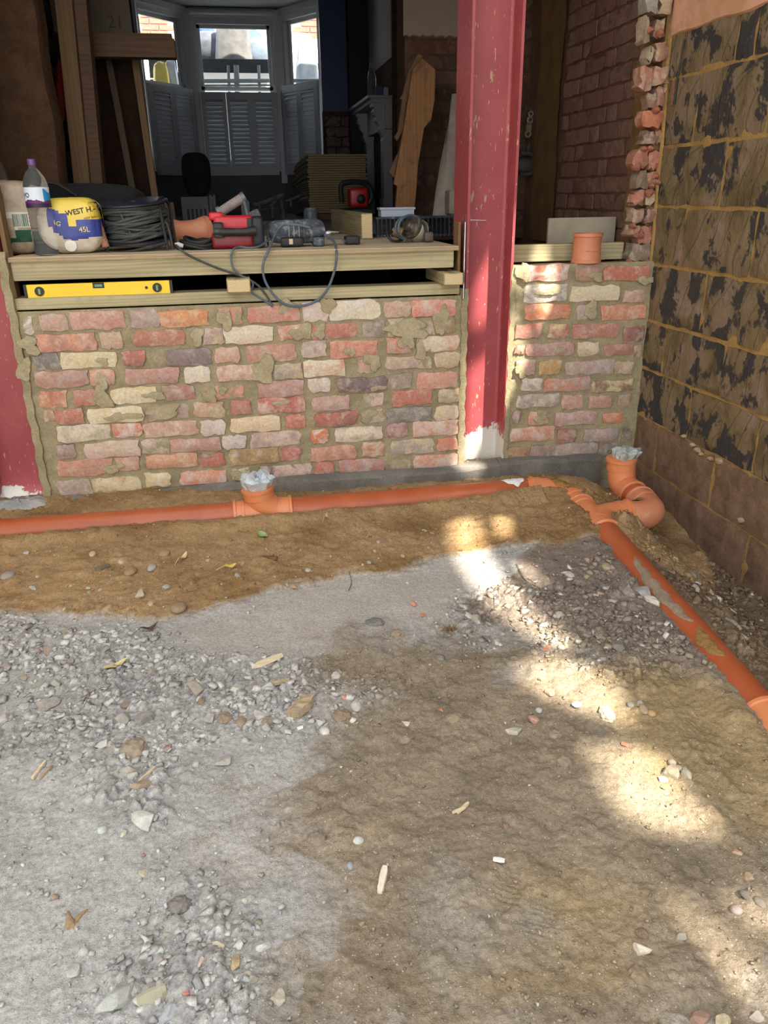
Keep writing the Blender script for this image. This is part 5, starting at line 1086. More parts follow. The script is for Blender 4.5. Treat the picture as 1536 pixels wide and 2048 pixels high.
# ------------------------------------------------------------------ little things on the ground
def gz(x, y): return float(ground_z(np.array([x]), np.array([y]))[0])
def leaf(px, py, l, w_, ang, curl, c, label, name='leaf', stem=True):
    p = onZ(px, py, .01); z = gz(p[0], p[1]); m = MB(); rs = np.random.RandomState(px)
    ca, sa = math.cos(ang), math.sin(ang)
    def fn(u, v):
        a = (u-.5); hw = w_*.5*math.sin(math.pi*min(1, .04+.96*u))**.8*(1-.25*u); b = (v-.5)*2*hw
        zz = .006+abs(b)*.7*curl+curl*.02*(u*2-1)**2+.002*math.sin(u*9)
        return (p[0]+a*l*ca-b*sa, p[1]+a*l*sa+b*ca, z+zz)
    m.grid(fn, 10, 6); e = empty(name, (p[0], p[1], z), label=label, cat='leaf')
    m.build('leaf_blade', c, e, smooth=True)
    MB().tube([fn(.02, .5), fn(.5, .5), fn(.98, .5)], .0008, 5).build('leaf_midrib', c, e)
    if stem: q = fn(0, .5); MB().tube([q, (q[0]-ca*.03, q[1]-sa*.03, z+.006)], .001, 5).build('leaf_stalk', c, e)
leaf(527, 1073, .062, .034, -1.1, .35, mat('green_leaf', (126, 158, 96), (150, 176, 122), 30, .6), 'fresh green leaf lying on the sand just below the tee')
leaf(367, 1120, .055, .022, 1.1, .7, mat('dry_pale_leaf', (196, 172, 126), (214, 194, 152), 30, .8), 'curled pale dry leaf upright in the sand bank')
leaf(462, 1137, .040, .032, .2, .5, mat('yellow_leaf', (214, 194, 104), (196, 166, 76), 30, .7), 'yellow leaf lying on the sand bank right of the curled dry leaf')
leaf(300, 1255, .055, .020, .5, .8, mat('dark_leaf', (92, 70, 60), (70, 50, 44), 30, .8), 'dark brown shrivelled leaf at the border of sand and grey rubble')
leaf(232, 1325, .075, .026, .6, .4, mat('straw_leaf', (196, 176, 124), (216, 200, 156), 30, .8), 'straw coloured split leaf on the grey rubble', stem=False)
leaf(740, 1076, .035, .014, 1.5, .6, mat('brown_leaf', (150, 112, 76), (170, 130, 92), 30, .8), 'small brown curled leaf on the sand below the second pipe')
leaf(652, 1042, .04, .014, 1.2, .6, mat('tan_leaf', (186, 156, 112), (200, 172, 130), 30, .8), 'tan dry leaf at the lower edge of the second pipe')
leaf(785, 978, .045, .036, .3, .5, mat('beech_leaf', (150, 112, 78), (168, 132, 94), 30, .8), 'brown leaf standing behind the second pipe at the footing')
def chip(px, py, l, w_, t_, ang, mt, label, name='wood_splinter', cat='wood piece', tilt=.1, n=7):
    p = onZ(px, py, .005); z = gz(p[0], p[1]); rs = np.random.RandomState(px+py); m = MB(); rings = []
    ca, sa = math.cos(ang), math.sin(ang)
    for k in range(n):
        u = k/(n-1)-.5; hw = w_*.5*(1-.12*abs(2*u)**3)*rs.uniform(.85, 1.1); ht = t_*.5*rs.uniform(.8, 1.1)
        if k in (0, n-1): hw *= .8
        c_ = np.array([p[0]+u*l*ca, p[1]+u*l*sa, z+t_*.55+tilt*u*l+.004])
        rings.append([c_+np.array([-sa*a*hw, ca*a*hw, b*ht]) for a, b in ((-1, -1), (1, -1), (1, .7), (.3, 1), (-.8, .9))])
    m.loft(rings); return tag(m.build(name, mt, smooth=False), label, cat)
WG = wood('weathered_wood', (176, 158, 130), (128, 108, 82), 0, 3, False); WP = wood('pale_wood_chip', (214, 196, 166), (186, 164, 130), 0, 3, False); WD = wood('dark_wood_chip', (112, 84, 56), (84, 60, 40), 0, 3, False)
chip(602, 1417, .075, .034, .02, .75, WG, 'splintered grey wood offcut in the rubble band', 'wood_offcut')
chip(536, 1322, .085, .022, .006, .35, WP, 'flat pale slip of wood on the dusty ground above the rubble band', 'wood_slip')
chip(560, 1366, .05, .012, .01, .05, WG, 'short grey lath piece above the splintered offcut', 'wood_slip')
chip(540, 1120, .055, .016, .012, -.5, WD, 'dark brown wood chip on the sand bank', 'wood_chip')
chip(765, 1755, .055, .014, .006, 1.2, mat('bleached_splinter', (226, 216, 196), (206, 192, 168), 40), 'bleached white splinter on the boundary of dust and yellow soil')
chip(294, 1550, .045, .006, .005, .8, WP, 'thin pale splinter beside the big brown clod')
chip(926, 1613, .035, .007, .005, .6, WP, 'small pale splinter, one of a pair on the brown soil'); chip(918, 1617, .03, .006, .005, .2, WP, 'small darker splinter crossing its pale partner on the brown soil')
chip(78, 1540, .05, .008, .006, 1.2, WP, 'thin splinter on the pale ground at the left'); chip(92, 1545, .04, .006, .006, 1.0, WG, 'thin grey splinter next to another on the pale ground at the left')
chip(305, 2000, .045, .022, .012, .25, mat('ridged_tile', (176, 172, 150), (160, 154, 130), 30), 'yellowish ridged tile fragment beside the large front slab', 'tile_fragment', 'tile piece')
chip(998, 1718, .022, .010, .004, -.5, mat('white_tile', (236, 232, 226), (226, 222, 214), 30, .4), 'small white chip of glazed tile on the yellow soil', 'tile_fragment', 'tile piece')
chip(600, 1453, .014, .008, .004, .1, mat('white_tile2', (232, 232, 230), None, 30, .5), 'tiny white scrap under the splintered wood offcut', 'plastic_scrap', 'scrap')
chip(288, 1378, .016, .007, .003, .2, mat('white_tile3', (230, 236, 236), None, 30, .5), 'tiny white scrap in the middle of the grey rubble', 'plastic_scrap', 'scrap')
chip(700, 997, .05, .016, .006, .15, mat('rubber_strip', (50, 50, 52), (66, 66, 66), 30, .6), 'dark scrap of rubber behind the second pipe', 'rubber_scrap', 'scrap')
# dried root clump
rt = MB(); p = onZ(900, 1256, .01); z = gz(p[0], p[1]); rs = np.random.RandomState(2)
for k in range(34):
    a = rs.uniform(0, 6.28); l = rs.uniform(.015, .05); b = (p[0]+l*math.cos(a), p[1]+.6*l*math.sin(a), z+rs.uniform(.0, .022)); c0 = (p[0]+.004*math.cos(a), p[1], z+.006); mi = ((b[0]+c0[0])/2, (b[1]+c0[1])/2, z+.012+rs.uniform(0, .014)); rt.tube([c0, mi, b], [.0012, .001, .0004], 4)
tag(rt.build('root_clump', mat('dry_root', (112, 88, 62), (140, 116, 84), 20, .9)), 'dried clump of roots where grey dust meets brown soil', 'roots')
def twig(pts, r, label):
    P = [onZ(x, y, .0) for x, y in pts]; P = [(q[0], q[1], gz(q[0], q[1])+.004) for q in P]
    tag(MB().tube(bez(P, 5), r, 5).build('twig', mat('twig_bark', (84, 70, 56), (100, 84, 66), 30, .9), smooth=True), label, 'twig')
twig([(698, 1148), (703, 1165), (697, 1182)], .0011, 'short dark twig lying across the dust below the sand bank')
twig([(1032, 1132), (1050, 1165), (1076, 1180), (1098, 1192), (1108, 1210), (1104, 1240)], .0013, 'long thin root curving beside the sunlit oval patch')
twig([(1082, 1040), (1092, 1048), (1095, 1060)], .0012, 'thin dark root curl on the sand near the corner bend')
OCH = mortar_mat('ochre_smear_sand', (148, 124, 94), (160, 138, 106), None, 30)
# ochre smear of sand dropped on the grey dust
for (px, py, l, w_, a, lb) in ((140, 1845, .05, .018, 1.9, 'ochre smear of sand on the grey dust, larger of two'), (160, 1836, .035, .012, 1.0, 'ochre smear of sand on the grey dust, smaller of two')):
    p = onZ(px, py, 0); n = 14; z = gz(p[0], p[1]); rs = np.random.RandomState(px); ca, sa = math.cos(a), math.sin(a); rg = []
    for q, h in ((1, .0), (.6, .005), (.02, .006)): rg.append([(p[0]+q*(l*.5*math.cos(t_)*ca-w_*.5*math.sin(t_)*sa)*(1+.3*math.sin(3*t_+px)), p[1]+q*(l*.5*math.cos(t_)*sa+w_*.5*math.sin(t_)*ca)*(1+.3*math.sin(3*t_+px)), z+h) for t_ in np.linspace(0, 2*math.pi, n, endpoint=False)])
    tag(MB().loft(rg, True, False).build('sand_smear', OCH, smooth=True, kind='stuff'), lb, 'sand')

# ------------------------------------------------------------------ timbers of the new threshold
WT = wood('treated_timber', (176, 164, 128), (134, 124, 92), 0, 1.0, True, dirt=(150, 140, 118)); WT_Y = wood('treated_timber_deep', (170, 156, 118), (124, 112, 80), 1, 1.0); WZ = wood('upright_timber', (120, 92, 56), (92, 68, 42), 2, 1.0)
PLY = wood('plywood_sheet', (196, 178, 148), (170, 150, 120), 0, .8, False, dirt=(150, 138, 118)); END = endgrain('sawn_end_grain', (216, 196, 156), (178, 152, 108))
def timber(name, a, b, m_, label, cat='timber', end=None, bev=.003):
    e = MB().box(a, b, None, bev); o = e.build(name, m_, loc=((a[0]+b[0])/2, (a[1]+b[1])/2, a[2])); tag(o, label, cat)
    if end:
        x0, x1, z0, z1, y = end; ee = MB().box((x0, y-.0012, z0), (x1, y+.004, z1)); ee.build('end_face', END, o)
    return o
timber('rim_joist', (-.832, 3.228, .884), (.888, 3.275, .9505), WT, 'long treated timber joist directly under the plywood edge')
d = timber('plywood_deck', (-.835, 3.217, .951), (.905, 4.495, ZD), PLY, 'dusty plywood deck sheet carrying the tools above the brick wall', 'plywood sheet', bev=.001)
for zz in (.9545, .9595, .964): MB().box((-.834, 3.2158, zz-.0012), (.904, 3.218, zz+.0012)).build('ply_layer', wood('ply_edge', (150, 128, 96), (124, 104, 76), 0, 2, False), d)
timber('sole_plate', (-.845, 3.226, .777), (.916, 3.326, .8195), WT, 'treated timber plate lying on top of the long brick wall')
timber('timber_packer', (-.041, 3.155, .8205), (.050, 3.62, .871), WT_Y, 'pale timber packer with its end grain sticking out beneath the cables', end=(-.037, .046, .824, .868, 3.155))
timber('timber_packer', (.826, 3.150, .8205), (.908, 3.47, .868), WT_Y, 'pale timber packer sticking out beside the red steel column', end=(.830, .904, .824, .865, 3.150))
timber('loose_joist', (1.15, 3.335, .888), (1.692, 3.385, .958), WT, 'treated joist standing behind the short brick wall and the orange coupling')
timber('loose_joist', (1.15, 3.52, .87), (1.70, 3.57, .945), WT, 'second joist lying farther back behind the short brick wall')
o = timber('board_offcut', (1.44, 3.60, .88), (1.775, 3.62, 1.055), mat('pale_board', (176, 166, 146), (160, 150, 130), 12, .85), 'pale cut board leaning in the corner before the pink washed bricks', 'board')
timber('side_stud', (-.850, 3.232, .82), (-.832, 3.30, 1.30), WZ, 'narrow upright strip of timber beside the dark red column at the left')
timber('side_stud', (.906, 3.232, .76), (.918, 3.30, 1.06), WZ, 'narrow upright strip of timber between deck end and red column')
m = MB().tube([(.925, 3.20, .76), (.925, 3.20, 1.06)], .0045, 8); tag(m.build('steel_rod', mat('bare_steel', (170, 172, 176), (150, 152, 156), 40, .3, .05, metal=1), smooth=True), 'thin bright steel rod standing against the red column edge', 'rod')
# long wood offcut on edge
timber('timber_offcut', (.607, 3.885, ZD+.001), (.662, 5.1, ZD+.116), WT_Y, 'thick timber lying on the deck with its end grain towards the viewer', end=(.610, .659, ZD+.005, ZD+.112, 3.885))
# spirit level
XA, XB = onY(50, 580, 3.235)[0], onY(344, 576, 3.235)[0]; zl0, zl1 = .8200, .868
e = empty('spirit_level', ((XA+XB)/2, 3.245, zl0), label='yellow spirit level lying in the slot above the bottom timber', cat='spirit level')
YEL = mat('level_yellow', (232, 190, 20), (240, 198, 30), 12, .45, .03, dust=((206, 176, 80), 24, .62, .5))
MB().prism([(XA+.006, 3.230), (XB-.006, 3.230), (XB-.006, 3.254), (XA+.006, 3.254)], zl0, zl1, bev=.0025).build('level_body', YEL, e)
for x0, x1 in ((XA-.003, XA+.008), (XB-.008, XB+.003)): MB().box((x0, 3.2285, zl0), (x1, 3.2555, zl1+.0005)).build('end_cap', BLACK, e)
VG = mat('vial_green', (84, 130, 70), (110, 156, 84), 20, .2); 
for px in (79, 315):
    x = onY(px, 578, 3.235)[0]; zc = (zl0+zl1)/2-.001
    m = MB(); m.lathe([(.0, 0), (.0165, 0), (.0175, .002), (.0175, .006), (.0, .006)], 24, Matrix.Translation((x, 3.2315, zc)) @ Matrix.Rotation(math.radians(90), 4, 'X')); h_ = m.build('vial_housing', BLACK, e, smooth=True)
    MB().box((x-.004, 3.2235, zc-.010), (x+.004, 3.2262, zc+.010)).build('vial', VG, h_)
x = onY(197, 569, 3.235)[0]; hh = MB().box((x-.021, 3.2285, zl1-.020), (x+.021, 3.232, zl1+.0005)).build('vial_housing', BLACK, e)
MB().box((x-.014, 3.2275, zl1-.015), (x+.014, 3.229, zl1-.006)).build('vial', VG, hh)
MB().lathe([(0, 0), (.0055, 0), (.0055, .003), (0, .003)], 16, Matrix.Translation((onY(293, 574, 3.235)[0], 3.2308, (zl0+zl1)/2)) @ Matrix.Rotation(math.radians(90), 4, 'X')).build('hang_hole', BLACK, e)

# ------------------------------------------------------------------ things standing on the deck
from mathutils.bvhtree import BVHTree
def sack(c, a, b, h, seed, e1=.62, wr=.02, nu=96, nv=60, topflat=.0):
    """stuffed bag standing on its flat bottom; returns a mesh builder"""
    def spw(x, p): return math.copysign(abs(x)**p, x)
    def fn(u, v):
        lo = 2*math.pi*u; la = -math.pi/2+math.pi*v; cl = spw(math.cos(la), e1*.9)
        x = a*cl*spw(math.cos(lo), e1); y = b*cl*spw(math.sin(lo), e1); z = h*.5*(1+spw(math.sin(la), e1))
        w_ = wr*float(fbm(np.array(lo*1.6+seed), np.array(v*4.5), 1.1, 4, seed))
        k = .82+.18*math.sin(min(1, z/h*2.2)*math.pi/2)
        return (c[0]+x*k*(1+w_*3), c[1]+y*k*(1+w_*3), c[2]+z+w_*h*.4*(z/h))
    return MB().grid(fn, nu, nv)
def painted(mb, name, mats, rule, parent=None, **kw):
    """one mesh whose faces take a printed colour by their place on the thing"""
    o = mb.build(name, None, parent, smooth=True, **kw); me = o.data; off = np.array(parent.location if parent else (0, 0, 0))
    for m_ in mats: me.materials.append(m_)
    for p in me.polygons: c_ = np.array(p.center)+off; p.material_index = rule(c_, p.normal)
    return o
def emboss(o_mb, txt, size, px, py, Y, tilt, m_, name, parent, off=.0012, bold=False):
    """lettering laid on a curved surface by dropping each vertex onto it"""
    bv = BVHTree.FromPolygons([Vector(p) for p in o_mb.v], o_mb.f); v, f = text_mesh(txt, size, 0.0, bold); c = onY(px, py, Y); ca, sa = math.cos(tilt), math.sin(tilt); out = []
    for x, y, z in v:
        p = Vector((c[0]+x*ca-y*sa, 2.6, c[2]+x*sa+y*ca)); hit = bv.ray_cast(p, Vector((0, 1, 0)))
        out.append((p.x, (hit[0].y if hit[0] else Y)-off, p.z))
    return MB().add(out, f).build(name, m_, parent)
def ink(name, c): return mat('ink_'+name, c, None, 5, .6, 0)
# bag of pale stones with green print
YB = 3.42; sb = sack((-.845, 3.45, ZD), .118, .10, .27, 4, wr=.03)
BAGP = mat('dusty_polythene', (150, 132, 112), (182, 164, 142), 26, .5, .4); GRN = mat('green_print', (22, 70, 50), (30, 84, 60), 20, .5, .2); WHP = mat('white_print', (206, 200, 190), (220, 214, 204), 20, .5, .2)
pol = lambda px: [tuple(onY(x, y, 3.36)[[0, 2]]) for x, y in px]
G1 = pol([(-10, 380), (4, 390), (30, 485), (12, 490), (-10, 420)]); G2 = pol([(33, 460), (95, 458), (95, 483), (34, 484)]); B1 = pol([(16, 427), (57, 424), (62, 455), (30, 458)])
def rule(c_, n): 
    if n[1] > .2: return 0
    if pip(G1, np.array(c_[0]), np.array(c_[2])) or pip(G2, np.array(c_[0]), np.array(c_[2])): return 1
    return 2 if pip(B1, np.array(c_[0]), np.array(c_[2])) else 0
e = empty('stone_bag', (-.845, 3.45, ZD), label='dusty clear bag of pale stones with green print and a barcode', cat='bag')
painted(sb, 'bag_skin', [BAGP, GRN, WHP], rule, e)
bar = MB(); bv = BVHTree.FromPolygons([Vector(p) for p in sb.v], sb.f); rs = np.random.RandomState(3); xx = onY(27, 440, 3.36)[0]; x1 = onY(55, 440, 3.36)[0]
zc0 = onY(40, 453, 3.36)[2]; zc1 = onY(40, 428, 3.36)[2]
while xx < x1:
    w_ = rs.choice([.0012, .002, .003]); q = []
    for a_, b_ in ((xx, zc0), (xx+w_, zc0), (xx+w_, zc1), (xx, zc1)):
        h_ = bv.ray_cast(Vector((a_, 2.6, b_)), Vector((0, 1, 0))); q.append((a_, (h_[0].y if h_[0] else 3.36)-.0012, b_))
    bar.add(q, [(0, 1, 2, 3)]); xx += w_+rs.choice([.0012, .002, .0026])
bar.build('barcode', GRN, e)
# clear drinks bottle
pb_ = onZ(95, 511, ZD); e = empty('water_bottle', (pb_[0], pb_[1], ZD), label='large clear plastic water bottle with purple cap and mountain label', cat='bottle')
g2 = NT('clear_pet'); g2.b.inputs['Base Color'].default_value = (.97, .98, 1, 1); g2.b.inputs['Roughness'].default_value = .05; g2.b.inputs['Transmission Weight'].default_value = .96; g2.b.inputs['IOR'].default_value = 1.12; PET = g2.m
pr = [(.001, .004), (.030, .0), (.040, .005), (.0445, .018), (.0445, .075)]
for k in range(6): pr += [(.0445, .085+k*.013), (.0418, .0905+k*.013)]
pr += [(.044, .165), (.044, .245), (.0435, .252), (.038, .272), (.027, .292), (.016, .304), (.0132, .310), (.0132, .322)]
MB().lathe(pr, 32).build('bottle_body', PET, e, local=True, smooth=True)
cp = [(.0, .338), (.0125, .338), (.0145, .336), (.0150, .322), (.0150, .318)]; MB().lathe(cp, 28).build('bottle_cap', mat('purple_cap', (92, 62, 120), (104, 72, 134), 10, .4, 0), e, local=True, smooth=True)
lb = MB().grid(lambda u, v: (.0447*math.cos(2*math.pi*u), .0447*math.sin(2*math.pi*u), .172+.070*v), 72, 28)
def lrule(c_, n):
    a = math.atan2(c_[1]-pb_[1], c_[0]-pb_[0]); z = (c_[2]-ZD-.172)/.07; mt = .34+.10*math.sin(a*3+1)+.05*math.sin(a*8)
    if z < .20: return 0
    if z < .20+mt*.45: return 1
    return 3 if (a > -.9 and a < 1.5 and z < .82+.1*math.sin(a*6)) else 2
ol = lb.build('bottle_label', None, e, local=True, smooth=True)
for m_ in (ink('deep_purple', (44, 24, 62)), ink('plum', (104, 34, 98)), ink('cool_white', (206, 214, 226)), ink('sky_blue', (30, 130, 190))): ol.data.materials.append(m_)
for p in ol.data.polygons: p.material_index = lrule(np.array(p.center)+np.array(e.location), p.normal)
v, f = text_mesh('VO', .022, 0.0, True); out = []
for x, y, z in v: a = math.radians(-135)+x/.0455; out.append((.0455*math.cos(a), .0455*math.sin(a), .214+y))
MB().add(out, f).build('label_letters', ink('near_black', (30, 28, 44)), e, local=True)
# blue and yellow bag
wb = sack((-.620, 3.41, ZD), .114, .085, .205, 9, e1=.5, wr=.022); e = empty('printed_bag', (-.620, 3.41, ZD), label='blue and yellow printed plastic bag beside the clear bottle', cat='bag')
pol2 = lambda px: [tuple(onY(x, y, 3.335)[[0, 2]]) for x, y in px]
Y1 = pol2([(90, 414), (100, 360), (150, 350), (178, 350), (205, 350), (226, 360), (224, 435), (190, 438), (165, 443), (143, 447), (133, 440), (124, 424)]); BL = pol2([(90, 412), (124, 424), (133, 440), (143, 447), (165, 443), (220, 434), (220, 474), (175, 476), (140, 482), (118, 470), (96, 452)])
def wrule(c_, n):
    if n[1] > .55: return 0
    if pip(Y1, np.array(c_[0]), np.array(c_[2])): return 1
    return 2 if pip(BL, np.array(c_[0]), np.array(c_[2])) else 0
CLR = mat('milky_bag', (176, 162, 142), (206, 196, 182), 20, .4, .4)
painted(wb, 'bag_skin', [CLR, mat('bag_yellow', (214, 186, 72), (222, 196, 84), 14, .45, .2), mat('bag_blue', (44, 56, 128), (60, 72, 150), 24, .4, .3)], wrule, e)
IK = ink('dark_letters', (34, 34, 40)); IY = ink('yellow_letters', (226, 206, 110))
emboss(wb, 'WEST HAM', .0265, 168, 421, 3.34, .15, IK, 'bag_title', e, bold=True); emboss(wb, 'SAND', .009, 182, 405, 3.34, .1, IK, 'bag_small_print', e); emboss(wb, 'KEEP BAG', .011, 182, 435, 3.34, .15, IK, 'bag_small_print', e)
emboss(wb, '45L', .027, 170, 459, 3.34, .02, IY, 'bag_volume', e); emboss(wb, 'AG', .024, 114, 446, 3.34, -.35, IY, 'bag_letters', e)
MB().lathe([(.004, .0), (.018, .002), (.022, .006), (.012, .008), (.0, .008)], 20, Matrix.Translation((onY(142, 492, 3.335)[0], 3.338, 1.0)) @ Matrix.Rotation(math.radians(90), 4, 'X')).build('bag_seal', WHP, e, smooth=True)
# black holdall behind
e = empty('holdall', (-.66, 3.80, ZD), label='black soft holdall lying behind the bottle and bags', cat='bag'); MB_ = sack((-.64, 3.87, ZD), .27, .15, .26, 15, wr=.05); MB_.build('bag_body', BLACKSOFT, e, smooth=True)
MB().tube(bez([(-.86, 3.72, 1.16), (-.80, 3.69, 1.22), (-.72, 3.70, 1.23), (-.64, 3.72, 1.18)], 6), .008, 8).build('bag_strap', BLACK, e, smooth=True)
# cable reel lying on its side
rc = onZ(270, 497, ZD); rc = np.array([-.385, 3.52, ZD]); e = empty('cable_reel', tuple(rc), label='black cable reel on its side wound with dark grey cable', cat='cable reel')
T = Matrix.Translation((rc[0], rc[1], ZD+.027)) @ Matrix.Rotation(math.radians(-3), 4, 'Y') @ Matrix.Rotation(math.radians(6), 4, 'X')
FL = mat('reel_flange', (30, 30, 44), (40, 40, 58), 12, .4, .05, dust=((120, 118, 116), 22, .62, .4)); CAB = mat('grey_rubber_cable', (52, 54, 54), (70, 72, 70), 30, .6, .15, dust=((120, 118, 110), 40, .58, .4))
for z in (.012, .156): MB().lathe([(.03, z), (.135, z-.003), (.142, z), (.142, z+.005), (.135, z+.008), (.03, z+.005), (.03, z)], 48, T).build('flange', FL, e, smooth=True)
MB().lathe([(.075, .015), (.075, .158)], 32, T).build('drum', BLACK, e, smooth=True)
rs = np.random.RandomState(8); pth = []; turns = 17
for i in range(turns*26):
    a = 2*math.pi*i/26; k = i/26; zz = .028+.118*(k/turns)+.012*math.sin(k*2.7)*math.sin(a+k)+.006*math.sin(k*5.1+a*.5); rr = .118+.009*math.sin(k*1.9)+.006*math.sin(a*2+k*3)
    pth.append(T @ Vector((rr*math.cos(a), rr*math.sin(a), min(.148, max(.024, zz)))))
MB().tube(pth, .0058, 7).build('wound_cable', CAB, e, smooth=True)
pth = []
for i in range(9*26):
    a = 2*math.pi*i/26; k = i/26; zz = .035+.10*((k*.37) % 1)+.02*math.sin(a+k*1.3); rr = .128+.004*math.sin(k*2.2+a); pth.append(T @ Vector((rr*math.cos(a), rr*math.sin(a), min(.146, max(.026, zz)))))
MB().tube(pth, .0052, 7).build('wound_cable', CAB, e, smooth=True)
a = onY(190, 428, 3.40); b = onY(213, 497, 3.385); gp = MB().tube([a, b], .011, 12).build('hand_grip', BLACK, e, smooth=True)
hel = [a+(b-a)*(.1+.85*i/220)+np.array([.0135*math.cos(i*.99), .0135*math.sin(i*.99), 0]) for i in range(221)]; MB().tube(hel, .0021, 5).build('grip_spring', mat('copper_spring', (150, 108, 84), (170, 124, 96), 30, .5, .1), gp, smooth=True)
MB().tube(bez([onY(213, 497, 3.385), onY(222, 505, 3.39), onY(262, 503, 3.38), onY(310, 492, 3.39), onY(332, 486, 3.40)], 6), .0065, 8).build('stand_tube', BLACK, e, smooth=True)
MB().tube(bez([onY(336, 500, 3.40), onY(330, 470, 3.41), onY(322, 430, 3.43), onY(318, 402, 3.46), onY(326, 396, 3.52), onY(338, 410, 3.56), onY(345, 450, 3.54), onY(352, 494, 3.50)], 6), .0065, 8).build('stand_tube', BLACK, e, smooth=True)
MB().tube(bez([onY(318, 470, 3.44), onY(331, 445, 3.45), onY(340, 470, 3.45), onY(345, 497, 3.44)], 6), .005, 7).build('loose_cable', CAB, e, smooth=True)
# orange saddle fitting behind the reel
e = empty('pipe_fitting', (-.20, 3.72, ZD), label='pale orange pipe fitting lying on the deck behind the cable reel', cat='pipe fitting')
A = onY(340, 462, 3.72); B = onY(413, 458, 3.72); dv = np.array([B[0]-A[0], 0, 0]); zc = ZD+.058
pp = [(0, .050), (.05, .056), (.12, .054), (.3, .046), (.55, .047), (.75, .052), (.80, .058), (.93, .058), (.94, .0635), (1.0, .0635)]
MB().tube([(A[0]+dv[0]*t_, 3.72+.05*t_, zc) for t_, r in pp], [r for t_, r in pp], 32).build('fitting_body', FITPALE, e, smooth=True)
MB().tube([(A[0]+dv[0]*.93, 3.766, zc), (A[0]+dv[0]*1.0, 3.772, zc)], [.0645, .0645], 32).build('socket_lip', FITPALE, e, smooth=True)
# black hose coil by the red breaker
hs = MB(); rs = np.random.RandomState(3)
for k in range(5):
    c0 = np.array([-.155+.012*k, 3.44+.01*k, ZD+.012+.012*(k % 3)]); hs.tube([c0+np.array([.075*math.cos(t_)*(1-.06*k), .05*math.sin(t_), .010*math.sin(2*t_+k)]) for t_ in np.linspace(0, 2*math.pi, 26, endpoint=False)], .0085, 8, closed=True)
tag(hs.build('hose_coil', BLACK, smooth=True), 'small black coil of flex between the reel and the red breaker', 'cable')
# red breaker
e = empty('breaker_hammer', (.01, 3.44, ZD), label='red and black electric breaker lying on the deck edge', cat='power tool')
RED = mat('tool_red', (176, 22, 36), (192, 30, 44), 10, .4, .05, dust=((200, 140, 140), 30, .64, .4)); GRYM = mat('dusty_tool_metal', (120, 122, 126), (92, 94, 98), 30, .5, .15, metal=.4)
x0 = onY(424, 470, 3.44)[0]; x1 = onY(506, 470, 3.44)[0]
def rbox(x0, x1, y0, y1, z0, z1, r=.012, n=5, sx=None):
    """rounded box along X as a loft"""
    sec = []
    for cx, cy, a0 in ((y1-r, z1-r, 0), (y0+r, z1-r, 90), (y0+r, z0+r, 180), (y1-r, z0+r, 270)):
        for k in range(n+1): a = math.radians(a0+90*k/n); sec.append((cx+r*math.cos(a), cy+r*math.sin(a)))
    cy, cz = (y0+y1)/2, (z0+z1)/2; rings = []
    for x, q in ((x0, .86), (x0+.006, .97), (x0+.014, 1), (x1-.014, 1), (x1-.006, .97), (x1, .86)): rings.append([(x, cy+(a-cy)*q, cz+(b-cz)*q) for a, b in sec])
    return MB().loft(rings)
rbox(x0, x1, 3.39, 3.50, ZD+.002, ZD+.062, .015).build('lower_housing', mat('tool_dark_red', (120, 16, 28), (132, 20, 32), 10, .4, .05), e, smooth=True)
rbox(x0+.012, x1, 3.40, 3.49, ZD+.060, ZD+.128, .018).build('motor_housing', RED, e, smooth=True)
rbox(x0-.004, x0+.05, 3.41, 3.48, ZD+.11, ZD+.142, .01).build('raised_cover', RED, e, smooth=True)
rbox(x1-.016, x1-.008, 3.3985, 3.41, ZD+.068, ZD+.118, .003).build('vent_slot', BLACK, e, smooth=True)
rbox(x1-.004, x1+.045, 3.385, 3.50, ZD+.002, ZD+.125, .02).build('gearbox', BLACK, e, smooth=True)
MB().tube([(x0+.01, 3.362, ZD+.072), (x0+.05, 3.358, ZD+.068), (x1-.04, 3.358, ZD+.066), (x1+.01, 3.362, ZD+.070)], [.016, .0155, .0155, .018], 14).build('front_handle', BLACK, e, smooth=True)
rbox(x0+.008, x0+.05, 3.352, 3.40, ZD+.045, ZD+.105, .012).build('handle_bracket', BLACK, e, smooth=True)
a = onY(441, 424, 3.55); b = onY(484, 396, 3.55); rings = [(a+(b-a)*k/24, .019+.0016*(k % 2)) for k in range(25)]
gr = MB().tube([q for q, r in rings], [r for q, r in rings], 14).build('ribbed_grip', mat('grey_ribbed_rubber', (132, 120, 118), (150, 138, 134), 30, .7, .1), e)
for q0, q1 in (((441, 424), (462, 447)), ((487, 396), (497, 440))): MB().tube([onY(q0[0], q0[1], 3.55), onY(q1[0], q1[1], 3.47)], .0065, 8).build('grip_arm', GRYM, e, smooth=True)
for q0 in ((439, 424), (487, 395)): MB().tube([onY(q0[0]-3, q0[1]+2, 3.55), onY(q0[0]+3, q0[1]-2, 3.55)], .023, 12).build('grip_end', GRYM, e, smooth=True)
c0 = onY(513, 438, 3.46); MB().prism([(-.022, -.01), (.022, -.01), (.022, .01), (-.022, .01)], -.035, .035, Matrix.Translation(c0) @ Matrix.Rotation(math.radians(-24), 4, 'Y'), .003).build('switch_block', mat('speckled_dusty_black', (40, 42, 46), (96, 98, 104), 60, .7, .1), e)
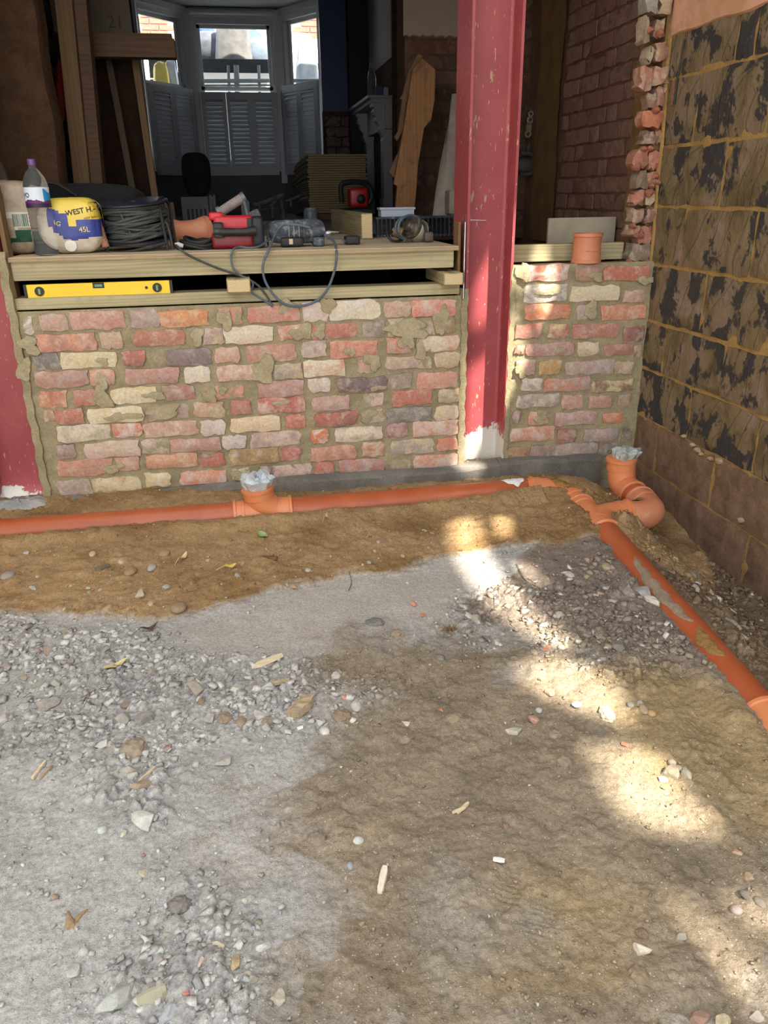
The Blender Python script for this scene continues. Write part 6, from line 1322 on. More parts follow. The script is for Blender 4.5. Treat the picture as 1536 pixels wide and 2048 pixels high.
# dusty drill
e = empty('rotary_hammer', (.27, 3.45, ZD), label='dusty blue black corded rotary hammer lying on the deck', cat='power tool')
DUSTY = mat('dusty_blue_black', (44, 48, 56), (74, 80, 90), 26, .7, .25, dust=((150, 156, 164), 34, .52, .65), detail=7); CHR = mat('tool_chrome', (180, 182, 186), (140, 142, 148), 40, .3, .05, metal=1)
xs_ = [(538, .020), (541, .034), (547, .041), (556, .044), (572, .045), (592, .045), (612, .046), (632, .046), (643, .040), (649, .026), (650, .012)]
rg = []
for px, r in xs_: x = onY(px, 470, 3.46)[0]; rg.append([(x, 3.46+1.0*r*math.cos(a)*(1 if abs(math.cos(a)) < .8 else .93), ZD+.060+1.05*r*math.sin(a)) for a in np.linspace(0, 2*math.pi, 24, endpoint=False)])
MB().loft(rg).build('tool_body', DUSTY, e, smooth=True)
for px in (577, 587, 597): x = onY(px, 470, 3.46)[0]; MB().tube([(x-.0016, 3.46, ZD+.058), (x+.0016, 3.46, ZD+.058)], [.0462, .0462], 28).build('body_ring', mat('pale_joint', (150, 150, 150), (130, 130, 132), 20, .7, 0), e, smooth=True)
MB().tube([(onY(606, 470, 3.41)[0], 3.415, ZD+.060), (onY(650, 470, 3.41)[0], 3.415, ZD+.062)], [.026, .020], 18).build('side_grip', DUSTY, e, smooth=True)
xa = onY(562, 490, 3.43)[0]; xb = onY(606, 490, 3.43)[0]; rbox(xa, xb, 3.40, 3.45, ZD+.001, ZD+.04, .01).build('foot', BLACK, e, smooth=True); rbox(onY(626, 490, 3.43)[0], onY(648, 490, 3.43)[0], 3.40, 3.47, ZD+.001, ZD+.04, .012).build('foot', DUSTY, e, smooth=True)
rbox(onY(579, 484, 3.40)[0], onY(585, 484, 3.40)[0], 3.397, 3.402, ZD+.012, ZD+.034, .002).build('badge', mat('cream_badge', (206, 176, 140), None, 8, .6, 0), e, smooth=True)
MB().tube(bez([onY(537, 458, 3.42), onY(535, 475, 3.41), onY(536, 490, 3.42)], 6), .004, 7).build('rear_hook', BLACK, e, smooth=True)
MB().tube([onY(650, 468, 3.46), onY(658, 466, 3.46), onY(664, 465, 3.46), onY(678, 464, 3.46)], [.012, .016, .010, .003], 14).build('chisel_bit', CHR, e, smooth=True)
# scraper under the timber
e = empty('bolster_chisel', (.52, 3.52, ZD), label='black handled bolster lying between the drill and the thick timber', cat='hand tool')
rbox(onY(690, 485, 3.50)[0], onY(718, 485, 3.50)[0], 3.46, 3.54, ZD+.001, ZD+.036, .008).build('handle', mat('worn_black', (24, 22, 26), (40, 36, 38), 20, .6, .2), e, smooth=True)
MB().loft([[onY(655, 478, 3.50)+np.array([0, y, z]) for y, z in ((-.03, -.002), (.03, -.002), (.03, .002), (-.03, .002))], [onY(692, 482, 3.50)+np.array([0, y, z]) for y, z in ((-.014, -.008), (.014, -.008), (.014, .006), (-.014, .006))]]).build('blade', CHR, e)
# cables that hang over the edge
def cable(pts, r, m_, label, Yf=3.195, Yd=3.40, name='power_cable'):
    P = []
    for x, y in pts: k = min(1, max(0, (y-478)/22)); P.append(onY(x, y, Yd+(Yf-Yd)*k))
    P = [np.array([p[0], p[1], max(p[2], ZD+r) if p[1] > 3.22 else p[2]]) for p in P]
    tag(MB().tube(bez(P, 8), r, 8).build(name, m_, smooth=True), label, 'cable')
BCAB = mat('blue_grey_cable', (70, 80, 92), (92, 104, 116), 30, .55, .1, dust=((150, 156, 160), 40, .6, .4))
cable([(648, 470), (660, 474), (670, 488), (673, 510), (668, 545), (652, 583), (628, 604), (600, 612), (572, 609), (551, 594), (533, 568), (526, 545), (527, 525), (538, 498), (548, 474), (558, 456), (572, 449), (596, 450), (620, 455)], .0052, BCAB, 'blue grey flex looping from the drill down over the timber edge', 3.19, 3.385)
cable([(540, 478), (520, 492), (500, 496), (478, 494), (466, 500), (462, 515), (466, 535), (480, 550), (500, 560), (506, 570), (502, 583), (520, 596), (540, 608), (545, 613)], .0045, BCAB, 'grey flex of the breaker hanging in a narrow loop over the timber', 3.20, 3.39)
cable([(352, 490), (362, 500), (380, 512), (410, 526), (440, 538), (470, 548), (492, 556), (515, 570), (532, 590), (545, 612)], .0045, CAB, 'dark flex running from the reel down across the joist', 3.203, 3.38)
e = empty('plug', tuple(onY(356, 489, 3.37)), label='small pale plug end on the deck edge beside the reel', cat='plug'); c0 = onY(356, 489, 3.375)
MB().tube([c0+np.array([-.012, 0, 0]), c0, c0+np.array([.02, 0, -.006])], [.006, .010, .008], 12).build('plug_body', mat('pale_plug', (196, 198, 200), (160, 162, 166), 20, .4, .05), e, smooth=True)
# old grinder with its flex wound round it
e = empty('angle_grinder', (.77, 3.55, ZD), label='old metal grinder with its flex coiled round it near the deck end', cat='power tool')
MT = mat('worn_grinder_metal', (120, 114, 102), (70, 66, 60), 40, .45, .2, metal=.6, dust=((190, 178, 156), 30, .6, .5)); BRZ = mat('dull_bronze', (140, 112, 66), (110, 86, 52), 30, .55, .1, metal=.3)
c0 = onY(824, 458, 3.55)+np.array([0, 0, .008]); Tm = Matrix.Translation(c0) @ Matrix.Rotation(math.radians(-58), 4, 'Z') @ Matrix.Rotation(math.radians(66), 4, 'X')
MB().lathe([(.0, .036), (.014, .036), (.018, .030), (.026, .028), (.030, .020), (.040, .018), (.044, .010), (.052, .008), (.054, -.004), (.050, -.010), (.0, -.010)], 36, Tm).build('disc_guard', MT, e, smooth=True)
MB().lathe([(.044, -.010), (.050, -.016), (.050, -.055), (.044, -.064), (.0, -.064)], 32, Tm).build('motor_body', mat('cream_body', (190, 184, 164), (150, 142, 120), 26, .6, .2), e, smooth=True)
A = onY(806, 468, 3.55); B = onY(785, 462, 3.57); MB().tube([A, A+(B-A)*.5, B], [.028, .024, .016], 18).build('gear_neck', BRZ, e, smooth=True)
MB().tube(bez([onY(792, 463, 3.56), onY(778, 464, 3.55), onY(775, 470, 3.54), onY(782, 480, 3.53), onY(795, 482, 3.53), onY(806, 479, 3.54)], 6), .006, 8).build('loop_handle', BLACK, e, smooth=True)
for k, (rx, ry) in enumerate(((25, 27), (23, 24))): MB().tube([onY(822-8*k+rx*math.cos(t_), 456+ry*math.sin(t_)*.95, 3.50+.02*k+.05*math.cos(t_)) for t_ in np.linspace(math.radians(100), math.radians(330), 26)], .0052, 8).build('wound_flex', BCAB, e, smooth=True)
MB().tube(bez([onY(836, 438, 3.53), onY(848, 448, 3.52), onY(852, 462, 3.51), onY(854, 474, 3.51)], 6), .006, 8).build('wound_flex', BLACK, e, smooth=True)
c0 = onY(857, 474, 3.50); rbox(c0[0]-.018, c0[0]+.018, 3.485, 3.525, ZD+.001, ZD+.045, .012).build('plug', mat('old_plug', (70, 62, 58), (92, 82, 74), 30, .6, .2), e, smooth=True)
# drain channel with slotted sides
e = empty('drain_channel', (.85, 4.05, ZD), label='black slotted drainage channel lying behind the old grinder', cat='drain channel')
xa = onY(750, 450, 4.05)[0]; xb = onY(906, 450, 4.05)[0]; CH = mat('channel_plastic', (30, 34, 40), (44, 48, 56), 20, .35, .05, dust=((150, 166, 184), 24, .55, .6))
MB().box((xa, 4.03, ZD+.001), (xb, 4.15, ZD+.012)).box((xa, 4.145, ZD+.012), (xb, 4.15, ZD+.085)).box((xa, 4.02, ZD+.085), (xb, 4.15, ZD+.094)).build('channel_body', CH, e)
rib = bpy.data.meshes.new('rib'); q = MB().prism([(-.003, -.012), (.003, -.012), (.003, .008), (-.003, .008)], 0, .094, None, .001); rib.from_pydata(q.v, [], q.f); rib.materials.append(CH)
x = xa+.008
while x < xb: link('rib', rib, None, e, (x-.85, 4.03-4.05, 0)); x += .0215
q = MB()
for a_, b_ in (((xb, 4.03, ZD), (xb+.006, 4.045, ZD+.094)), ((xb, 4.135, ZD), (xb+.006, 4.15, ZD+.094)), ((xb, 4.03, ZD+.045), (xb+.006, 4.15, ZD+.054)), ((xb, 4.03, ZD+.08), (xb+.006, 4.15, ZD+.094))): q.box(a_, b_)
q.build('end_lattice', mat('channel_lit_end', (140, 160, 178), (120, 140, 160), 20, .4, .05), e)  # bluish light on the channel's end put into its colour
e = empty('storage_tub', (.70, 4.09, ZD+.095), label='shallow clear plastic tub standing on the drainage channel', cat='plastic tub'); xa = onY(757, 430, 4.09)[0]; xb = onY(827, 430, 4.09)[0]
TUB = NT('milky_tub'); TUB.b.inputs['Base Color'].default_value = (*lin((176, 188, 204)), 1); TUB.b.inputs['Roughness'].default_value = .3; TUB.b.inputs['Alpha'].default_value = .8
MB().prism([(xa+.006, 4.05), (xb-.006, 4.05), (xb-.006, 4.13), (xa+.006, 4.13)], ZD+.0945, ZD+.128, bev=.003).build('tub', TUB.m, e); MB().prism([(xa, 4.045), (xb, 4.045), (xb, 4.135), (xa, 4.135)], ZD+.1275, ZD+.138, bev=.002).build('tub_lid', TUB.m, e)

# ------------------------------------------------------------------ things in the dim room behind
DWOOD = wood('dim_stud_timber', (112, 86, 54), (90, 68, 42), 2, .6, False); DWX = wood('dim_beam_timber', (92, 66, 44), (72, 50, 34), 0, .6, False)
def leaner(name, pb, pt, Yb, Yt, wx, wy, m_, label, cat='timber'):
    a = onY(pb[0], pb[1], Yb); b = onY(pt[0], pt[1], Yt)
    o = MB().loft([[(p[0]+sx_*wx/2, p[1]+sy_*wy/2, p[2]) for sx_, sy_ in ((-1, -1), (1, -1), (1, 1), (-1, 1))] for p in (a, a+(b-a)*.5, b)]).build(name, m_, loc=tuple(a)); return tag(o, label, cat)
leaner('upright_post', (175, 448), (124, -60), 4.45, 4.45, .075, .10, DWOOD, 'thick upright timber post standing beside the dark doorway at the left')
leaner('upright_post', (205, 448), (158, -60), 4.50, 4.50, .055, .12, DWX, 'darker upright post right behind the thick post at the left')
leaner('leaning_batten', (276, 434), (216, 108), 4.80, 4.93, .032, .05, wood('dark_batten', (72, 54, 36), (56, 42, 28), 2, 1.0, False), 'thin dark batten leaning against the left nib under the short beam')
leaner('leaning_batten', (316, 432), (266, 90), 4.82, 4.93, .034, .05, DWOOD, 'paler batten leaning against the right edge of the left nib')
leaner('leaning_batten', (346, 462), (338, 405), 4.75, 4.76, .05, .05, DWX, 'short stub of batten standing at the foot of the left nib')
leaner('leaning_board', (30, 410), (-8, 325), 3.75, 3.80, .04, .02, wood('grey_batten', (96, 86, 72), (78, 70, 58), 2, 1.0, False), 'grey batten leaning behind the bag of pale stones')
a = onY(176, 98, 4.72); b = onY(352, 112, 4.72)
timber('short_beam', (a[0], 4.70, b[2]-.01), (b[0], 4.79, b[2]+.075), DWX, 'short horizontal beam sticking out of the left nib across the window', bev=.002)
timber('short_beam', (a[0], 4.72, b[2]+.076), (b[0]-.012, 4.79, b[2]+.10), DWX, 'thin board lying on top of the short beam at the left nib', bev=.001)
tb = onY(230, 340, 4.8)
timber('low_board', (-.95, 4.35, .97), (-.70, 4.38, 1.17), wood('rail_board', (80, 60, 42), (64, 48, 34), 0, 1.0, False), 'rough horizontal boards across the foot of the dark doorway', 'board', bev=.002)
# hall beyond the doorway: shelves and hanging coats
for px0, px1, py0, py1, c_, nm, lb in ((62, 108, -30, 46, (84, 96, 122), 'wall_panel', 'dim blue grey panel high up beyond the doorway at the left'), (74, 118, 62, 108, (104, 110, 122), 'wall_panel', 'paler grey panel under the dark shelf beyond the doorway'), (86, 124, 122, 160, (112, 108, 112), 'wall_panel', 'small pale panel behind the hanging coats')):
    a = onY(px0, py1, 5.6); b = onY(px1, py0, 5.6); tag(MB().box((a[0], 5.6, a[2]), (b[0], 5.63, b[2])).build(nm, mat('panel_%d' % px0, c_, None, 3, .8), loc=tuple(a)), lb, 'panel')
e = empty('coat_rack', (-1.1, 5.4, 1.9), label='dark shelf boards above the hanging coats beyond the doorway', cat='shelf')
for py in (52, 112):
    a = onY(40, py+8, 5.4); b = onY(122, py-8, 5.4); MB().box((a[0], 5.3, a[2]), (b[0], 5.62, b[2])).build('shelf_board', mat('dark_shelf', (40, 32, 26), (52, 42, 34), 5, .8), e)
a = onY(44, 260, 5.5); b = onY(62, -30, 5.5); MB().box((a[0], 5.45, .97), (a[0]+.07, 5.58, 2.6)).build('shelf_upright', mat('dark_shelf', (40, 32, 26)), e)
def coat(pts, Y, th, m_, name, label, parent=None):
    P = [onY(x, y, Y) for x, y in pts]; zs = sorted(set(round(p[2], 3) for p in P)); n = len(P)//2; L_ = P[:n]; R_ = P[n:][::-1]; rings = []
    for l, r in zip(L_, R_):
        c_ = (l+r)/2; hw = abs(r[0]-l[0])/2; rings.append([(c_[0]+hw*math.cos(t_), Y+th*math.sin(t_)*(1+.25*math.sin(5*t_+c_[2]*9)), c_[2]) for t_ in np.linspace(0, 2*math.pi, 24, endpoint=False)])
    o = MB().loft(rings).build(name, m_, parent, smooth=True, loc=None if parent else tuple((L_[0]+R_[0])/2)); return tag(o, label, 'coat') if label else o
ck = coat([(92, 150), (74, 200), (78, 260), (88, 300), (148, 300), (140, 250), (126, 200), (112, 150)], 5.1, .08, BLACKSOFT, 'hanging_coat', 'black coat hanging beyond the doorway with a small round badge')
coat([(116, 122), (108, 180), (112, 214), (120, 242), (128, 242), (130, 214), (126, 180), (122, 122)], 4.95, .03, mat('dark_red_cloth', (120, 22, 30), (140, 30, 38), 10, .9), 'hanging_coat', 'dark red garment hanging in front of the black coat')
c0 = onY(86, 222, 5.0); MB().tube([c0+np.array([.016*math.cos(t_), 0, .018*math.sin(t_)]) for t_ in np.linspace(0, 2*math.pi, 7)[:-1]], .002, 5, closed=True).build('round_badge', mat('badge_white', (130, 132, 136), None, 5, .6, 0), ck)
c0 = onY(121, 240, 4.97); MB().box((c0[0]-.008, 4.965, c0[2]-.02), (c0[0]+.008, 4.972, c0[2]+.02)).build('white_tag', mat('tag_white', (210, 208, 204), None, 5, .6, 0), ck)
# stack of floor boards
st = []; bm_ = MB(); 
def bent(u, v, z): return None
bw0, bw1, by0, by1 = .665, 1.165, 7.1, 8.6
def boardmesh(th):
    m = MB(); rings = []
    for k in range(9):
        y = 1.5*k/8; sag = -.05*(k/8)**2.2; rings.append([(-.25, y, sag), (.25, y, sag), (.25, y, sag+th), (-.25, y, sag+th)])
    return m.loft(rings)
BRD = wood('board_pack_edge', (136, 114, 80), (104, 86, 60), 0, 1.0, False); rs = np.random.RandomState(5); z = ZD+.0; k = 0; proto = None; names = ['lowest boards', 'boards']
q = boardmesh(.0155); pm = bpy.data.meshes.new('floor_board'); pm.from_pydata(q.v, [], q.f); pm.materials.append(BRD)
z = ZD+.056
while z < 1.475:
    o = link('floor_board', pm, None, None, (.915+rs.uniform(-.008, .008), 7.1+rs.uniform(-.012, .012), z)); tag(o, 'floor board lying in the tall even stack before the bay window' if z < 1.455 else 'topmost floor board of the tall stack before the bay window', 'board', 'stacked floor boards'); z += .0185
for y in (7.15, 7.8, 8.45): tag(MB().box((.68, y, ZD), (1.15, y+.07, ZD+(.052 if y < 8 else .0))).build('stack_bearer', DWX), ('front' if y < 7.5 else 'rear')+' bearer timber under the stack of floor boards', 'timber', 'bearers under the board stack') if y < 8 else None
# mantelpiece
MP = mat('mantel_paint', (150, 150, 150), (162, 162, 162), 5, .5, .05); e = empty('mantelpiece', (1.57, 8.6, ZD), label='white painted mantelpiece with scrolled corbels on the chimney breast', cat='mantelpiece')
MB().box((1.335, 7.98, 1.995), (1.569, 9.22, 2.02), None, .004).box((1.37, 8.0, 1.96), (1.569, 9.20, 1.994)).build('shelf', MP, e)
MB().box((1.50, 8.0, 1.74), (1.569, 9.2, 1.959)).build('frieze', MP, e)
prof = [(1.505, 1.958), (1.385, 1.958), (1.380, 1.93), (1.405, 1.915), (1.392, 1.89), (1.398, 1.86), (1.424, 1.845), (1.418, 1.81), (1.436, 1.785), (1.455, 1.77), (1.452, 1.735), (1.466, 1.70), (1.485, 1.665), (1.478, 1.64), (1.490, 1.62), (1.505, 1.615)]
for y0 in (8.02, 9.02):
    m = MB(); n = len(prof); v = [(x, y, z) for y in (y0, y0+.13) for x, z in prof]; m.add(v, [(i, (i+1) % n, n+(i+1) % n, n+i) for i in range(n)]+[tuple(range(n))[::-1], tuple(n+i for i in range(n))]); m.build('corbel', MP, e)
    MB().box((1.485, y0-.01, ZD), (1.569, y0+.15, 1.735)).build('pilaster', MP, e); MB().box((1.47, y0-.015, ZD), (1.569, y0+.155, ZD+.16)).build('plinth', MP, e)
MB().box((1.545, 8.3, ZD), (1.5695, 8.9, 1.70)).build('fire_opening', mat('opening_black', (10, 10, 10), (16, 15, 15), 5, .95), e)  # solid black panel standing for the opening, no recess cut
def lathe_thing(name, prof, p, m_, label, cat, n=20):
    return tag(MB().lathe(prof, n, None).build(name, m_, loc=None, local=True), label, cat)
o = MB().lathe([(.0, .0), (.036, 0), (.04, .01), (.04, .16), (.032, .20), (.014, .25), (.013, .285), (.0, .285)], 20).build('mantel_bottle', PET, local=True, smooth=True); o.location = (1.40, 8.12, 2.0202); tag(o, 'clear plastic bottle standing on the end of the mantelpiece', 'bottle')
tag(MB().box((1.43, 8.10, 2.0202), (1.50, 8.17, 2.11), None, .004).build('small_box', mat('blue_box', (50, 62, 90), (60, 72, 100), 5, .6)), 'small dark blue box beside the bottle on the mantelpiece', 'box')
tag(MB().prism([(1.505, 8.08), (1.55, 8.08), (1.55, 8.12), (1.505, 8.12)], 2.0202, 2.10, bev=.01).build('paper_cup', mat('pale_cup', (150, 160, 172), None, 5, .6)), 'pale cup at the wall end of the mantelpiece', 'cup')
# leaning floorboards
def plank(pts, Y, th, m_, label, name='leaning_plank'):
    P = [onY(x, y, Y) for x, y in pts]; n = len(P); b0 = min(P, key=lambda p: p[2]); v = [(p[0], Y, p[2]) for p in P]+[(p[0], Y+th, p[2]) for p in P]
    f = [tuple(range(n))[::-1], tuple(n+i for i in range(n))]+[(i, (i+1) % n, n+(i+1) % n, n+i) for i in range(n)]
    return tag(MB().add(v, f).build(name, m_, loc=tuple(b0)), label, 'plank')
PLK = wood('old_plank', (132, 92, 54), (110, 74, 42), 2, .7, False, dirt=(60, 40, 28)); PLK2 = wood('old_plank_dark', (100, 70, 42), (80, 54, 34), 2, .7, False)
plank([(844, 117), (871, 139), (869, 200), (862, 240), (848, 256), (836, 330), (832, 385), (826, 445), (800, 445), (790, 425), (795, 372), (788, 368), (800, 300), (812, 230), (825, 140)], 4.62, .03, PLK, 'wide orange brown plank leaning by the nib with knots and a pointed top')
plank([(836, 107), (846, 112), (828, 135), (812, 205), (806, 200), (800, 198), (806, 188), (818, 140)], 4.66, .03, PLK2, 'second plank leaning behind the wide plank, its tip showing above')
plank([(806, 188), (812, 200), (806, 260), (794, 282), (789, 274), (797, 262)], 4.665, .03, PLK2, 'pointed plank end showing behind the upper left edge of the wide plank')
plank([(800, 300), (796, 360), (784, 352), (778, 343)], 4.665, .03, PLK2, 'pointed plank end showing behind the lower left edge of the wide plank')
m = MB(); A = onY(892, 432, 4.45); B = onY(922, 188, 4.62); rg = []
for k in range(12):
    c_ = A+(B-A)*k/11; r = .075*(1-.35*k/11); rg.append([(c_[0]+r*math.cos(t_)*(1+.12*math.sin(4*t_+k*.6)), c_[1]+.5*r*math.sin(t_), c_[2]) for t_ in np.linspace(0, 2*math.pi, 26, endpoint=False)])
tag(m.loft(rg).build('plastic_sheet_roll', mat('dusty_sheeting', (140, 128, 118), (116, 104, 96), 12, .45, .3), smooth=True, loc=tuple(A)), 'dusty roll of plastic sheeting leaning behind the red column', 'plastic sheet')
a = onY(897, 424, 4.35); b = onY(918, 380, 4.35); tag(piece.__globals__['MB']().box((a[0], 4.33, ZD+.09), (b[0]+.06, 4.44, b[2]), None, .008).build('concrete_lump', mat('pale_lump', (150, 138, 124), (130, 118, 106), 12, .9, .4)), 'pale squared block standing behind the channel next to the red column', 'block')
timber('grey_slab', (.93, 4.24, ZD+.0), (1.03, 4.50, ZD+.088), mat('grey_slab', (130, 122, 110), (112, 104, 94), 12, .9), 'grey slab under the pale squared block', 'slab')
# red saw in front of the board stack
e = empty('petrol_saw', (.93, 6.45, ZD), label='red and black saw resting on a black case before the board stack', cat='power tool'); e2 = empty('tool_case', (.93, 6.45, ZD), label='flat black case on the floor carrying the red saw', cat='case')
a = onY(684, 437, 6.4); b = onY(742, 418, 6.4); MB().prism([(a[0], 6.35), (b[0], 6.35), (b[0], 6.6), (a[0], 6.6)], ZD, ZD+.10, bev=.01).build('case_body', BLACK, e2); MB().box((a[0]+.08, 6.342, ZD+.04), (a[0]+.16, 6.35, ZD+.07)).build('case_latch', GRYM, e2)
a = onY(698, 410, 6.45); b = onY(733, 380, 6.45); rbox(a[0], b[0], 6.38, 6.52, ZD+.103, ZD+.25, .03).build('engine_cover', mat('saw_red', (170, 30, 34), (186, 36, 40), 10, .4), e, smooth=True)
MB().tube(bez([onY(684, 405, 6.42), onY(682, 375, 6.42), onY(690, 366, 6.42), onY(716, 364, 6.42), onY(738, 372, 6.42), onY(744, 392, 6.42), onY(738, 408, 6.42)], 6), .02, 8).build('handle_bar', BLACK, e, smooth=True)
MB().lathe([(0, 0), (.03, 0), (.034, .01), (.02, .02), (0, .02)], 18, Matrix.Translation(onY(722, 398, 6.37)) @ Matrix.Rotation(math.radians(90), 4, 'X')).build('starter_cap', BLACK, e, smooth=True)
# jar, crate, rucksack, trestle
o = MB().lathe([(.0, 0), (.055, 0), (.058, .01), (.058, .075), (.05, .085), (.05, .10), (.0, .10)], 24).build('glass_jar', mat('milky_jar', (170, 178, 184), (120, 126, 132), 40, .3, .2), local=True, smooth=True); p = onZ(609, 437, ZD); o.location = (p[0], 7.02, ZD); tag(o, 'small pale jar standing at the foot of the board stack', 'jar')
a = onY(366, 440, 6.9); b = onY(428, 400, 6.9); e = empty('vented_crate', ((a[0]+b[0])/2, 7.0, ZD), label='grey plastic crate with slots standing far back on the floor', cat='crate'); CR_ = mat('crate_plastic', (112, 112, 116), (124, 124, 128), 5, .6)
MB().box((a[0], 6.9, ZD), (b[0]-.06, 6.91, ZD+.20)).box((a[0], 7.2, ZD), (b[0], 7.21, ZD+.2)).box((a[0], 6.91, ZD), (a[0]+.01, 7.2, ZD+.2)).box((b[0]-.06, 6.9, ZD), (b[0]-.05, 7.2, ZD+.2)).box((a[0], 6.9, ZD), (b[0]-.05, 7.2, ZD+.02)).build('crate_shell', CR_, e)
for k in range(5): MB().box((a[0]+.04+.034*k, 6.895, ZD+.03), (a[0]+.058+.034*k, 6.9005, ZD+.11)).build('crate_slot', BLACK, e)
MB().box((b[0]-.035, 6.9, ZD), (b[0]-.02, 6.92, ZD+.215)).box((b[0]+.0, 6.9, ZD), (b[0]+.012, 6.92, ZD+.215)).box((b[0]-.035, 6.9, ZD+.005), (b[0]+.012, 6.92, ZD+.02)).build('side_frame', CR_, e)
e = empty('rucksack', (-.33, 7.05, ZD+.2), label='black rucksack standing on the grey slotted crate', cat='bag'); rk = sack((onY(396, 380, 7.05)[0], 7.05, ZD+.2015), .115, .10, .33, 30, wr=.02, nu=40, nv=30); rk.build('bag_body', BLACKSOFT, e, smooth=True)
MB().tube(bez([onY(408, 345, 6.94), onY(415, 350, 6.93), onY(414, 362, 6.93)], 5), .012, 7).build('bag_strap', BLACKSOFT, e, smooth=True)
e = empty('folding_trestle', (.2, 7.3, ZD), label='folded metal trestle lying on the far floor with its bars raised', cat='trestle')
for q, r in ((((508, 410), (530, 404), (568, 389)), .016), (((520, 436), (519, 408)), .012), (((545, 436), (545, 405)), .012), (((568, 436), (562, 398)), .012), (((540, 412), (552, 402)), .010), (((572, 402), (600, 392)), .010), (((582, 400), (582, 414)), .012), (((600, 398), (626, 392)), .009)):
    MB().tube([onY(x, y, 7.3) for x, y in q], r, 6).build('bar', GRYM, e)
a = onY(497, 436, 7.35); b = onY(560, 414, 7.35); timber('low_box', (a[0], 7.34, ZD), (b[0], 7.6, ZD+.09), mat('dark_tool_box', (30, 28, 26), (40, 38, 36), 6, .7), 'dark low box lying on the far floor under the trestle', 'box')
a = onY(482, 411, 7.2); b = onY(498, 402, 7.2); timber('pale_offcut', (a[0], 7.2, ZD+.0), (b[0], 7.23, b[2]), mat('pale_offcut', (150, 152, 156), None, 6, .7), 'small pale upright offcut near the trestle', 'offcut')
# carved ornament hung on the dark bricks beside the column
e = empty('carved_ornament', (1.66, 4.84, 1.5), label='pale carved ornament with scrolls hung on the dark bricks behind the column', cat='ornament')
OR_ = mat('weathered_carving', (128, 120, 98), (100, 92, 74), 24, .9, .4); c0 = onY(1070, 262, 4.86); s_ = 4.9/F
def relief(px, py, w_, h_, d_, nm, m_=None, pw=.7):
    c_ = onY(px, py, 4.88); a_ = w_*s_/2; b_ = h_*s_/2
    return MB().grid(lambda u, v: (c_[0]+a_*math.cos(2*math.pi*u)*math.cos(v*1.57), 4.905-d_*math.sin(v*1.57)**pw, c_[2]+b_*math.sin(2*math.pi*u)*math.cos(v*1.57)), 24, 8).build(nm, m_ or OR_, e, smooth=True)
relief(1072, 255, 34, 46, .045, 'face_plate'); relief(1073, 228, 24, 34, .035, 'crest'); relief(1070, 272, 20, 12, .055, 'mouth_shell', mat('dark_carving', (60, 54, 44), None, 10, .9))
for px, py, r in ((1060, 240, 5), (1085, 244, 5), (1056, 268, 5), (1084, 260, 5), (1062, 228, 4)):
    c_ = onY(px, py, 4.85); MB().tube([c_+np.array([r*s_*math.cos(t_), 0, r*s_*math.sin(t_)]) for t_ in np.linspace(0, 2*math.pi, 12, endpoint=False)], .006, 6, closed=True).build('scroll', OR_, e, smooth=True)
relief(1064, 294, 20, 24, .03, 'lower_panel', mat('dark_bronze_carving', (66, 58, 50), (54, 48, 42), 14, .7)); 
MB().tube(bez([onY(1040, 306, 4.8), onY(1062, 308, 4.8), onY(1082, 314, 4.8), onY(1076, 332, 4.8), onY(1060, 348, 4.8), onY(1040, 348, 4.8)], 5), .012, 8).build('bowl_rim', mat('dark_bronze_carving', (66, 58, 50)), e, smooth=True)
relief(1052, 330, 44, 34, .06, 'hanging_bowl', mat('dark_bronze_carving', (66, 58, 50)))

# ------------------------------------------------------------------ front garden seen through the bay
struct('ground_front', MB().box((-9, 10.2, -.3), (9, 24, .6)), mat('front_paving', (200, 200, 198), (212, 212, 210), 3, .9))
m = MB(); m.box((-9, 18, .5), (9, 18.3, 7)); far = struct('wall_far_house', m, mat('white_far_render', (222, 222, 220), (230, 230, 228), 2, .9))
fb = mat('far_red_brick', (170, 92, 74), (190, 112, 92), 20, .9)
def far_bricks(px0, px1, py0, py1, sd):
    A = onY(px0, py1, 17.95); B = onY(px1, py0, 17.95); z = A[2]; r = 0
    q = MB().box((0, 0, 0), (.215*1.5, .05, .085)); me = bpy.data.meshes.new('brick'); me.from_pydata(q.v, [], q.f); me.materials.append(fb)
    while z < B[2]-.05:
        x = A[0]-(.17 if r % 2 else 0)
        while x < B[0]: link('brick', me, None, far, (x, 17.95, z)); x += .345
        z += .105; r += 1
far_bricks(286, 318, 20, 84, 1); far_bricks(604, 630, 20, 76, 2)
ZKD = onY(460, 119, 11.0)[2]
def lump(px, py, w_, h_, Y, m_, name, label, cat='rubble sack', dep=.6, sd=1, e1=.8, base=None):
    ZK = ZKD if base is None else base; c_ = onY(px, py, Y); s2 = Y/F*1.05; top = c_[2]+h_*s2/2; mb = sack((c_[0], Y, ZK+.001), w_*s2/2, w_*s2/2*dep, top-ZK, sd, e1, .06, 40, 30); return tag(mb.build(name, m_, smooth=True, loc=(c_[0], Y, ZK)), label, cat)
SK = lambda n, c, c2: mat(n, c, c2, 9, .6, .5)
lump(424, 106, 70, 60, 11.6, SK('grey_sack', (72, 74, 84), (96, 98, 108)), 'rubble_sack', 'lumpy grey rubble sack heaped outside the middle window', sd=3)
lump(412, 76, 34, 40, 11.9, SK('blue_sack', (34, 70, 150), (60, 100, 180)), 'blue_sack', 'bright blue sack on top of the heap outside the middle window', sd=4)
lump(438, 66, 34, 44, 12.1, SK('pale_blue_sack', (120, 150, 186), (150, 176, 204)), 'pale_sack', 'pale blue sack behind the bright blue one outside', sd=5)
lump(518, 102, 36, 40, 11.8, SK('light_sack', (100, 110, 124), (128, 138, 150)), 'light_sack', 'light grey sack at the right of the tall wrapped bundle outside', sd=6)
A = onY(468, 124, 11.3); B = onY(464, 20, 11.3); rg = []
